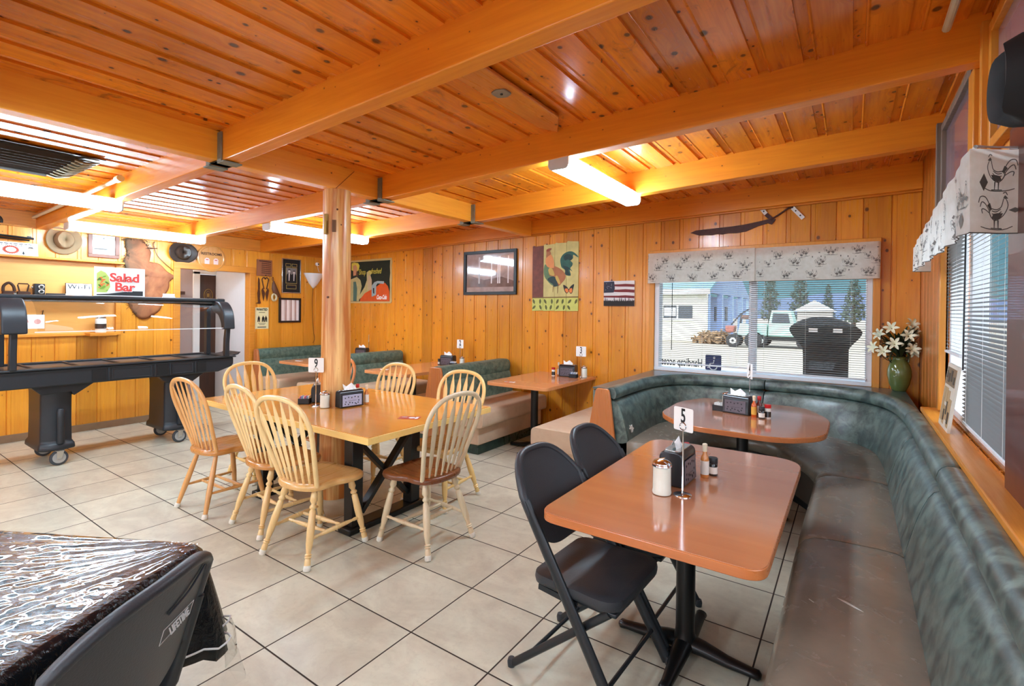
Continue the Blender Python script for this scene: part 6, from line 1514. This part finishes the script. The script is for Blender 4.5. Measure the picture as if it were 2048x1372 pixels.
def valence(label, path, zt, zb, closed_ends, roosters, amp=.006, seed=2, nseg=90):
    r = thing('window_valence', label, 'valence', (path[0][0], path[0][1], zt(0)))
    pts = [Vector(p) for p in path]; L = [0]
    for a, b in zip(pts, pts[1:]): L.append(L[-1] + (b - a).length)
    tot = L[-1]; random.seed(seed); ph = [random.uniform(0, 6) for _ in range(4)]
    def pos(s, v, off=0.0):
        s = max(0, min(tot, s)); i = 0
        while i < len(L) - 2 and s > L[i + 1]: i += 1
        d = (pts[i + 1] - pts[i]).normalized(); p = pts[i] + d * (s - L[i]); n_ = Vector((d.y, -d.x)) * SG
        f_ = amp * (.4 + .6 * v) * (math.sin(s * 17 + ph[0]) + .6 * math.sin(s * 41 + ph[1]))
        q = p + n_ * (f_ + off); t = s / tot
        return Vector((q.x, q.y, zt(t) + (zb(t) - zt(t)) * v))
    SG = closed_ends
    fb = MB(); fb.open = True; fb.use(M_FAB); fb.grid([[pos(tot * i / nseg, v) for i in range(nseg + 1)] for v in (0, .1, .3, .5, .7, .9, 1)]); fb.use(M_PRT)
    mb = MB(); mb.tube([pos(tot * i / nseg, 1, .001) for i in range(nseg + 1)], .0022, 5); mb.build('hem', r, M_PRT if roosters[0][2] > .12 else M_FAB, world=True)
    mb = fb
    for (s, v, h) in roosters:
        fx = random.choice((-1, 1)); H = abs(zt(s / tot) - zb(s / tot))
        mp = lambda p: pos(s + (p[0] - .5) * h * fx, v - (p[1] - .5) * h / H, .0025)
        for pl in ROO['fill']: mb.add([mp(p) for p in pl], [tuple(range(len(pl)))])
        for ln in ROO['line']:
            q = catmull([(a, b, 0) for a, b in ln], 3); w = .026
            rows = []
            for i, p in enumerate(q):
                d = (q[min(i + 1, len(q) - 1)] - q[max(i - 1, 0)]).normalized(); n_ = Vector((-d.y, d.x, 0)) * w / 2 * (1 - .5 * abs(i / len(q) - .5))
                rows.append([mp(p + n_), mp(p - n_)])
            mb.grid(rows)
    for k in range(int(len(roosters) * 1.2)):
        s, v = random.uniform(.02, tot - .02), random.uniform(.08, .92); l = random.choice((.012, .02)) * (1 + 2 * (roosters[0][2] > .12)); vert = random.random() < .5
        H = abs(zt(0) - zb(0)); q = [(0, -.5), (.25, 0), (0, .5), (-.25, 0)]
        mb.add([pos(s + (a if vert else b) * l, v + (b if vert else a) * l / H, .0025) for a, b in q], [(0, 1, 2, 3)])
    mb.build('fabric', r, world=True, smooth=80)
    return r
random.seed(31)
rb = [(.05 + i * .072 + random.uniform(-.008, .008), (.2, .5, .8)[(i * 2) % 3] + random.uniform(-.05, .05), .085) for i in range(15)]
rb += [(.09 + i * .072, (.78, .22, .5)[(i * 2) % 3] + random.uniform(-.05, .05), .08) for i in range(14)]
valence('cream rooster-print valence over the left half of the back window', [(4.40, 4.235), (4.405, 4.175), (5.48, 4.17)], lambda t: 2.175, lambda t: 1.848, 1, rb, .004, 2)
rb = [(q[0] * .98, q[1], q[2]) for q in rb]
valence('cream rooster-print valence over the right half of the back window', [(5.44, 4.185), (6.47, 4.17), (6.485, 4.235)], lambda t: 2.172, lambda t: 1.848, 1, rb[3:] + [(.95, .35, .07), (.98, .75, .06)], .004, 5)
big = [(.085, .27, .135), (.09, .72, .14)] 
big += [(.24 + i * .14 + random.uniform(-.02, .02), random.choice((.25, .5, .75)), .10) for i in range(13)] + [(.3 + i * .18, random.choice((.3, .6, .8)), .09) for i in range(9)]
valence('cream rooster-print valence standing out from the right-wall window, near the black hat', [(6.755, 1.16), (6.60, 1.05), (6.60, 1.6), (6.605, 2.95), (6.70, 2.99)], lambda t: 2.10 - .15 * max(0, t - .08), lambda t: 1.815, -1, big, .009, 9, 160)
mb = MB(); mb.tube([(6.755, 1.175, 2.11), (6.62, 1.075, 2.11), (6.622, 2.92, 1.955), (6.75, 2.96, 1.95)], .006, 8); tag(mb.build('curtain_rod', mat=M_WHITE), 'thin white curtain rod carrying the right-wall valence', 'curtain rod')
# ------------------------------------------------------------------ outside
t = NT('gravel_yard'); v, X, Y, Z = t.obj()
n1, n2 = t.noise(v, .35, 4), t.noise(v, 9, 4, .7)
t.set(Base_Color=t.mix(n2, t.mix(n1, lin(142, 130, 114), lin(120, 108, 94)), lin(160, 150, 134)), Roughness=.9)
mb = MB(); mb.box(-70, 95, YB + .14, 150, -.3, -.08); mb.box(XR + .14, 95, -60, YB + .14, -.3, -.08); mb.box(-70, XR + .14, -60, YN - .14, -.3, -.08); struct(mb.build('ground', mat=t.mat, smooth=0))
bd = thing('white_building', 'cream building with blue-shaded porch posts beyond the left half of the back window', 'building', (-3, 30, -.08))
M_CRM = plain('cream_siding', (226, 222, 200), .7, var=.04, scale=3); M_BLUESHADE = plain('siding_blue_shade', (128, 146, 176), .7, var=.05); M_ROOF = plain('metal_roof', (120, 160, 176), .4, .3); M_DKG = plain('dark_opening', (46, 50, 56), .4)
mb = MB(); mb.box(-9, -.25, 27, 27.3, -.08, 2.6); mb.box(-9, -8.7, 27.3, 41, -.08, 2.6); mb.build('front_wall', bd, M_CRM, world=True)
mb = MB(); mb.box(-1.8, -1.6, 27.3, 41, -.08, 2.6); mb.prism([(27.3, 2.6), (41, 2.6), (34, 5.2)], -.5, -.3, 'yz'); mb.build('porch_wall', bd, M_BLUESHADE, world=True)  # side turned from the sun, blue shade put into the wall colour
for y in (27.35, 30.6, 33.8, 37.2, 40.6):
    mb = MB(); mb.box(-.5, -.2, y, y + .28, -.08, 2.6); mb.build('porch_post', bd, plain('porch_post_blue_shade', (150, 172, 214), .6), world=True)  # posts carry the same blue shade in their colour
for y in (28.6, 31.8, 35.0, 38.4):
    mb = MB(); mb.box(-1.62, -1.55, y, y + 1.1, .9, 1.9); mb.build('porch_window', bd, M_DKG, world=True)
mb = MB(); mb.add([(-9.4, 26.6, 2.6), (-.0, 26.6, 2.6), (-.0, 34.1, 5.4), (-9.4, 34.1, 5.4), (-9.4, 26.6, 2.75), (0, 26.6, 2.75), (0, 34.1, 5.55), (-9.4, 34.1, 5.55)], [(0, 3, 2, 1), (4, 5, 6, 7), (0, 1, 5, 4), (1, 2, 6, 5), (2, 3, 7, 6), (3, 0, 4, 7)]); mb.build('roof', bd, M_ROOF, world=True)
mb = MB(); mb.box(-9.4, 0, 26.5, 26.62, 2.5, 2.78); mb.build('gutter', bd, M_WHITE, world=True)
mb = MB(); mb.box(-2.6, -1.0, 26.95, 27.0, 1.15, 1.88); wn_ = mb.build('window', bd, M_DKG, world=True)
mb = MB(); mb.box(-2.68, -.92, 26.9, 26.98, 1.05, 1.15); mb.box(-1.84, -1.76, 26.9, 26.96, 1.15, 1.88); mb.box(-2.55, -1.9, 26.92, 26.94, 1.3, 1.75); mb.build('window_trim', bd, M_WHITE, world=True)
# old pale green truck
M_MINT = plain('mint_truck_paint', (170, 206, 192), .4, coat=.3, var=.08); M_TYR = plain('tyre_rubber', (34, 33, 34), .7); M_RIM = plain('pale_rim', (200, 198, 190), .4)
tk = thing('pickup_truck', 'old mint-green pickup truck parked outside behind the black sign board', 'truck', (4.3, 23.3, -.08))
def TXF(parent, x): return 2.6 + (x - 2.7) * .78 - .95 if parent.name.startswith('pickup') else 1.38 + (x - .15) * .62
def wheel(parent, x, y, r):
    x = TXF(parent, x); y += 6.2 if parent.name.startswith('pickup') else 4.7; r *= .85
    mb = MB(); M = Matrix.Translation((x, y, r - .08)) @ Matrix.Rotation(PI / 2, 4, 'X'); mb.lathe([(r * .6, -.1), (r * .95, -.1), (r, -.06), (r, .06), (r * .95, .1), (r * .6, .1)], 24, M=M); w_ = mb.build('wheel', parent, M_TYR, world=True)
    mb = MB(); mb.lathe([(r * .6, -.09), (r * .2, -.12), (r * .2, .12), (r * .6, .09)], 20, M=M); o_ = mb.build('hubcap', parent, M_RIM, world=True)
def body(parent, name, prof, y0, y1, mat, bev=.04): mb = MB(); mb.prism([(TXF(parent, p[0]), p[1]) for p in prof], y0 + (6.2 if parent.name.startswith('pickup') else 4.7), y1 + (6.2 if parent.name.startswith('pickup') else 4.7), 'xz'); return mb.build(name, parent, mat, world=True, bevel=bev)
TX = 3.6
body(tk, 'cargo_bed', [(TX + .15, .45), (TX + .9, .45), (TX + .9, 1.0), (TX + .15, 1.0)], 17.9, 19.5, M_MINT)
body(tk, 'cab', [(TX + .95, .45), (TX + 2.3, .45), (TX + 2.3, 1.02), (TX + 2.1, 1.62), (TX + 1.15, 1.66), (TX + .98, 1.0)], 17.95, 19.45, M_MINT)
body(tk, 'side_window', [(TX + 1.15, 1.06), (TX + 2.1, 1.06), (TX + 2.0, 1.5), (TX + 1.22, 1.52)], 17.92, 17.96, M_DKG, .0)
body(tk, 'hood', [(TX + 2.3, .45), (TX + 3.5, .45), (TX + 3.5, .9), (TX + 3.3, 1.02), (TX + 2.3, 1.05)], 18.0, 19.4, M_MINT)
body(tk, 'chassis', [(TX + .15, .25), (TX + 3.5, .25), (TX + 3.5, .46), (TX + .15, .46)], 18.1, 19.3, M_TYR)
for x in (TX + .55, TX + 2.8): wheel(tk, x, 17.98, .36); wheel(tk, x, 19.4, .36)
# tractor-like farm cart
ft = thing('farm_tractor', 'rusty old farm tractor with pale green body by the cream building', 'tractor', (2.0, 23.5, -.08))
M_RUSTP = plain('red_rust_paint', (170, 98, 84), .6, var=.2)
body(ft, 'engine_body', [(1.0, .5), (2.0, .45), (2.2, .9), (1.2, 1.05)], 18.8, 19.4, M_MINT); body(ft, 'front_box', [(.2, .6), (.75, .6), (.8, .9), (.15, .9)], 18.8, 19.4, M_RUSTP)
mb = MB(); mb.bar((1.6, 23.8, .95), (2.0, 23.8, 1.45), .06, .06); mb.bar((2.0, 23.8, 1.45), (2.45, 23.8, 1.75), .06, .06); mb.bar((2.0, 23.8, 1.0), (2.05, 23.8, 1.5), .08, .08); mb.build('steering_frame', ft, M_TYR, world=True)
body(ft, 'driver_seat', [(1.2, 1.25), (1.9, 1.22), (1.9, 1.42), (1.3, 1.4)], 18.9, 19.3, plain('seat_brown', (96, 62, 48), .6))
for x, r in ((.75, .36), (2.1, .42)): wheel(ft, x, 18.75, r); wheel(ft, x, 19.5, r)
# sign board outside
ob = thing('sign_board', 'black mushroom-shaped sign board standing just outside the back window', 'sign board', (6.05, 4.85, -.08))
prof = catmull([(5.86, 0, -.08), (5.857, 0, .6), (5.855, 0, 1.10), (5.83, 0, 1.2), (5.735, 0, 1.33), (5.745, 0, 1.40), (5.87, 0, 1.475), (6.05, 0, 1.50), (6.22, 0, 1.455), (6.355, 0, 1.37), (6.35, 0, 1.30), (6.265, 0, 1.19), (6.255, 0, 1.1), (6.255, 0, .6), (6.255, 0, -.08)], 4)
mb = MB(); mb.prism([(p.x, p.z) for p in prof], 4.83, 4.87, 'xz'); mb.build('board', ob, plain('black_board', (16, 17, 17), .5), world=True, bevel=.004)
for (a, b) in ((5.905, 5.985), (6.12, 6.20)): mb = MB(); mb.box(a, b, 4.822, 4.8295, 1.335, 1.38); mb.build('white_plate', ob, M_CARD, world=True)
# rack, shed, shrubs
rk = thing('orange_rack', 'orange steel rack with pallets at the right of the back-window view', 'rack', (8.5, 34, -.08))
for x in (7.2, 9.6):
    mb = MB(); mb.box(x, x + .2, 34, 34.6, -.08, 2.4); mb.build('upright', rk, plain('orange_rack_paint', (226, 150, 60), .5), world=True)
for z in (.5, 1.4, 2.2):
    mb = MB(); mb.box(7.2, 9.8, 34, 34.6, z, z + .16); mb.build('shelf_beam', rk, plain('orange_beam', (226, 150, 60), .5), world=True)
shd = thing('white_shed', 'low pale shed with a white gable roof beyond the yard', 'shed', (3.5, 52, -.08))
mb = MB(); mb.box(2.2, 4.8, 50, 54, -.08, 1.7); mb.build('wall', shd, plain('shed_wall', (168, 160, 150), .7), world=True)
mb = MB(); mb.prism([(1.9, 1.7), (5.1, 1.7), (3.5, 2.65)], 49.7, 54.3, 'xz'); mb.build('roof', shd, plain('shed_roof', (222, 222, 218), .6), world=True)
def blob(mb, c, r, n, seed):
    random.seed(seed)
    for i in range(n):
        d = Vector((random.gauss(0, 1), random.gauss(0, 1), random.gauss(0, 1))).normalized() * random.uniform(.55, 1); p = Vector((c[0] + d.x * r[0], c[1] + d.y * r[1], c[2] + d.z * r[2] * (1 - .25 * abs(d.x))))
        s = random.uniform(.10, .2) * (r[0] + .5) * .6; q = [Vector((random.uniform(-s, s), random.uniform(-s, s), random.uniform(-s, s))) for _ in range(4)]
        mb.add([p + q[0], p + q[1], p + q[2], p + q[3]], [(0, 1, 2), (0, 2, 3), (0, 3, 1), (1, 3, 2)])
M_TREE = plain('conifer_green', (70, 82, 62), .9, var=.25, scale=2); M_BARK = plain('bark', (74, 58, 46), .9)
def tree(x, y, h, r, label, seed):
    g = thing('conifer_tree', label, 'tree', (x, y, -.08), 0, 'trees beyond the yard')
    mb = MB(); mb.tube([(x, y, -.08), (x, y, h * .7)], [.22, .1], 8); mb.build('trunk', g, M_BARK, world=True)
    mb = MB()
    for k in range(5): t_ = k / 4; blob(mb, (x, y, h * (.25 + .68 * t_)), (r * (1 - .7 * t_), r * (1 - .7 * t_), h * .15), 260, seed * 9 + k)
    mb.build('crown', g, M_TREE, world=True, smooth=0)
for i, (x, y, h, r, lb) in enumerate([(-1.2, 60, 5.9, 1.25, 'dark conifer nearest the window mullion, beyond the yard'), (1.5, 62, 6.0, 1.5, 'tall broad conifer left of the pale shed roof'), (4.0, 66, 4.6, .9, 'smallest conifer, above the pale shed roof'), (6.4, 61, 5.2, 1.3, 'conifer right of the pale shed, over the black board'), (9.8, 62, 6.0, 1.6, 'conifer at the right edge of the back window view')]): tree(x, y, h, r, lb, i + 2)
mb = MB(); blob(mb, (.5, 25.6, .2), (1.3, .5, .4), 260, 3); tag(mb.build('dry_shrub', mat=plain('dry_orange_grass', (150, 118, 84), .9, var=.25), smooth=0), 'dry orange-brown shrub at the corner of the cream building', 'shrub')
mb = MB(); blob(mb, (-2.6, 24.5, .15), (.8, .35, .3), 70, 5); tag(mb.build('dark_shrub', mat=plain('dark_shrub_leaf', (50, 46, 42), .9), smooth=0), 'dark low shrub in front of the cream building', 'shrub')
mb = MB(); random.seed(4); px_ = [(-90 + i * 9, 4.6 + 1.2 * math.sin(i * .7) + random.uniform(0, 1.6)) for i in range(30)]
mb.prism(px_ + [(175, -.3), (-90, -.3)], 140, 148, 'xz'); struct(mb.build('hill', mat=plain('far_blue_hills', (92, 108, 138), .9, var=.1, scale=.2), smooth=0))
mb = MB(); py_ = [(-80 + i * 9, 3.0 + 1.6 * math.sin(i * .9) + random.uniform(0, 1)) for i in range(27)]
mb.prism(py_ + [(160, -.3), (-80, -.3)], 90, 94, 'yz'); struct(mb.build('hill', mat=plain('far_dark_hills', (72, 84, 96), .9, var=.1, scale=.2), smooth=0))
fn = thing('rail_fence', 'long pale rail fence beyond the right-hand window', 'fence', (22, 20, -.08))
for k in range(14): mb = MB(); mb.box(22, 22.12, -6 + k * 4, -5.88 + k * 4, -.08, 1.15); mb.build('fence_post', fn, plain('fence_wood', (176, 164, 146), .8), world=True)
for z in (.5, .95): mb = MB(); mb.box(22.02, 22.08, -6, 46, z, z + .12); mb.build('fence_rail', fn, plain('fence_rail_wood', (176, 164, 146), .8), world=True)
gh = thing('greenhouse', 'white arched greenhouse far beyond the right-hand window', 'greenhouse', (40, 50, -.08))
mb = MB(); mb.prism([(46 + 3 * math.cos(PI * k / 12), -.08 + 2.6 * math.sin(PI * k / 12)) for k in range(13)], 38, 46, 'yz'); mb.build('arched_cover', gh, plain('pale_cover', (216, 226, 220), .5), world=True)
mb = MB(); mb.box(27, 31, -60, 120, -.082, -.07); struct(mb.build('road', mat=plain('grey_road', (128, 126, 124), .8), smooth=0))

# ------------------------------------------------------------------ light, world, camera
w = D.worlds.new('World'); scn.world = w; w.use_nodes = True; nt = w.node_tree; nt.nodes.clear()
o_ = nt.nodes.new('ShaderNodeOutputWorld'); bg = nt.nodes.new('ShaderNodeBackground'); tc = nt.nodes.new('ShaderNodeTexCoord'); sp = nt.nodes.new('ShaderNodeSeparateXYZ'); cr = nt.nodes.new('ShaderNodeValToRGB')
nt.links.new(tc.outputs['Generated'], sp.inputs[0]); nt.links.new(sp.outputs[2], cr.inputs[0]); nt.links.new(bg.outputs[0], o_.inputs[0])
dp = nt.nodes.new('ShaderNodeVectorMath'); dp.operation = 'DOT_PRODUCT'; nt.links.new(tc.outputs['Generated'], dp.inputs[0]); dp.inputs[1].default_value = (-.2, -.96, .1)
mr_ = nt.nodes.new('ShaderNodeMapRange'); nt.links.new(dp.outputs['Value'], mr_.inputs[0]); mr_.inputs[1].default_value = -.8; mr_.inputs[2].default_value = .0
mx_ = nt.nodes.new('ShaderNodeMix'); mx_.data_type = 'RGBA'; nt.links.new(mr_.outputs[0], mx_.inputs[0]); nt.links.new(cr.outputs[0], mx_.inputs[6]); mx_.inputs[7].default_value = (6.5, 7.6, 8.8, 1)
nt.links.new(mx_.outputs[2], bg.inputs[0])
e = cr.color_ramp.elements; e[0].position = 0; e[0].color = lin(150, 222, 240); e[1].position = .5; e[1].color = lin(70, 150, 214)
bg.inputs[1].default_value = SKY
sun = D.lights.new('sun', 'SUN'); sun.energy = SUN; sun.angle = .01; sun.color = (1, .95, .88)
so = D.objects.new('sun', sun); COL.objects.link(so); so.rotation_euler = Vector((-.45, -.75, .62)).to_track_quat('Z', 'Y').to_euler()

cam = D.cameras.new('camera'); co = D.objects.new('camera', cam); COL.objects.link(co); scn.camera = co
yaw, pitch, roll = -.6023, -.0044, 12.5774 - 4 * PI
fwd = Vector((math.sin(yaw) * math.cos(pitch), math.cos(yaw) * math.cos(pitch), math.sin(pitch)))
rt = Vector((math.cos(yaw), -math.sin(yaw), 0)); up = rt.cross(fwd)
r2 = rt * math.cos(roll) + up * math.sin(roll); u2 = -rt * math.sin(roll) + up * math.cos(roll)
M = Matrix((r2, u2, -fwd)).transposed().to_4x4(); M.translation = (6.2801, -1.2116, 1.5356); co.matrix_world = M
cam.sensor_width = 36; cam.lens = 989.94 / 2048 * 36; cam.shift_y = -(686 - 623.93) / 2048; cam.clip_start = .02; cam.clip_end = 600
v_ = scn.view_settings; v_.view_transform = 'Standard'; v_.look = 'None'; v_.gamma = 1; v_.use_curve_mapping = False; v_.exposure = EXPO
scn.cycles.max_bounces = 10; scn.cycles.diffuse_bounces = 5; scn.cycles.glossy_bounces = 4; scn.cycles.transparent_max_bounces = 12; scn.cycles.sample_clamp_indirect = 6
scn.cycles.caustics_reflective = False; scn.cycles.caustics_refractive = False
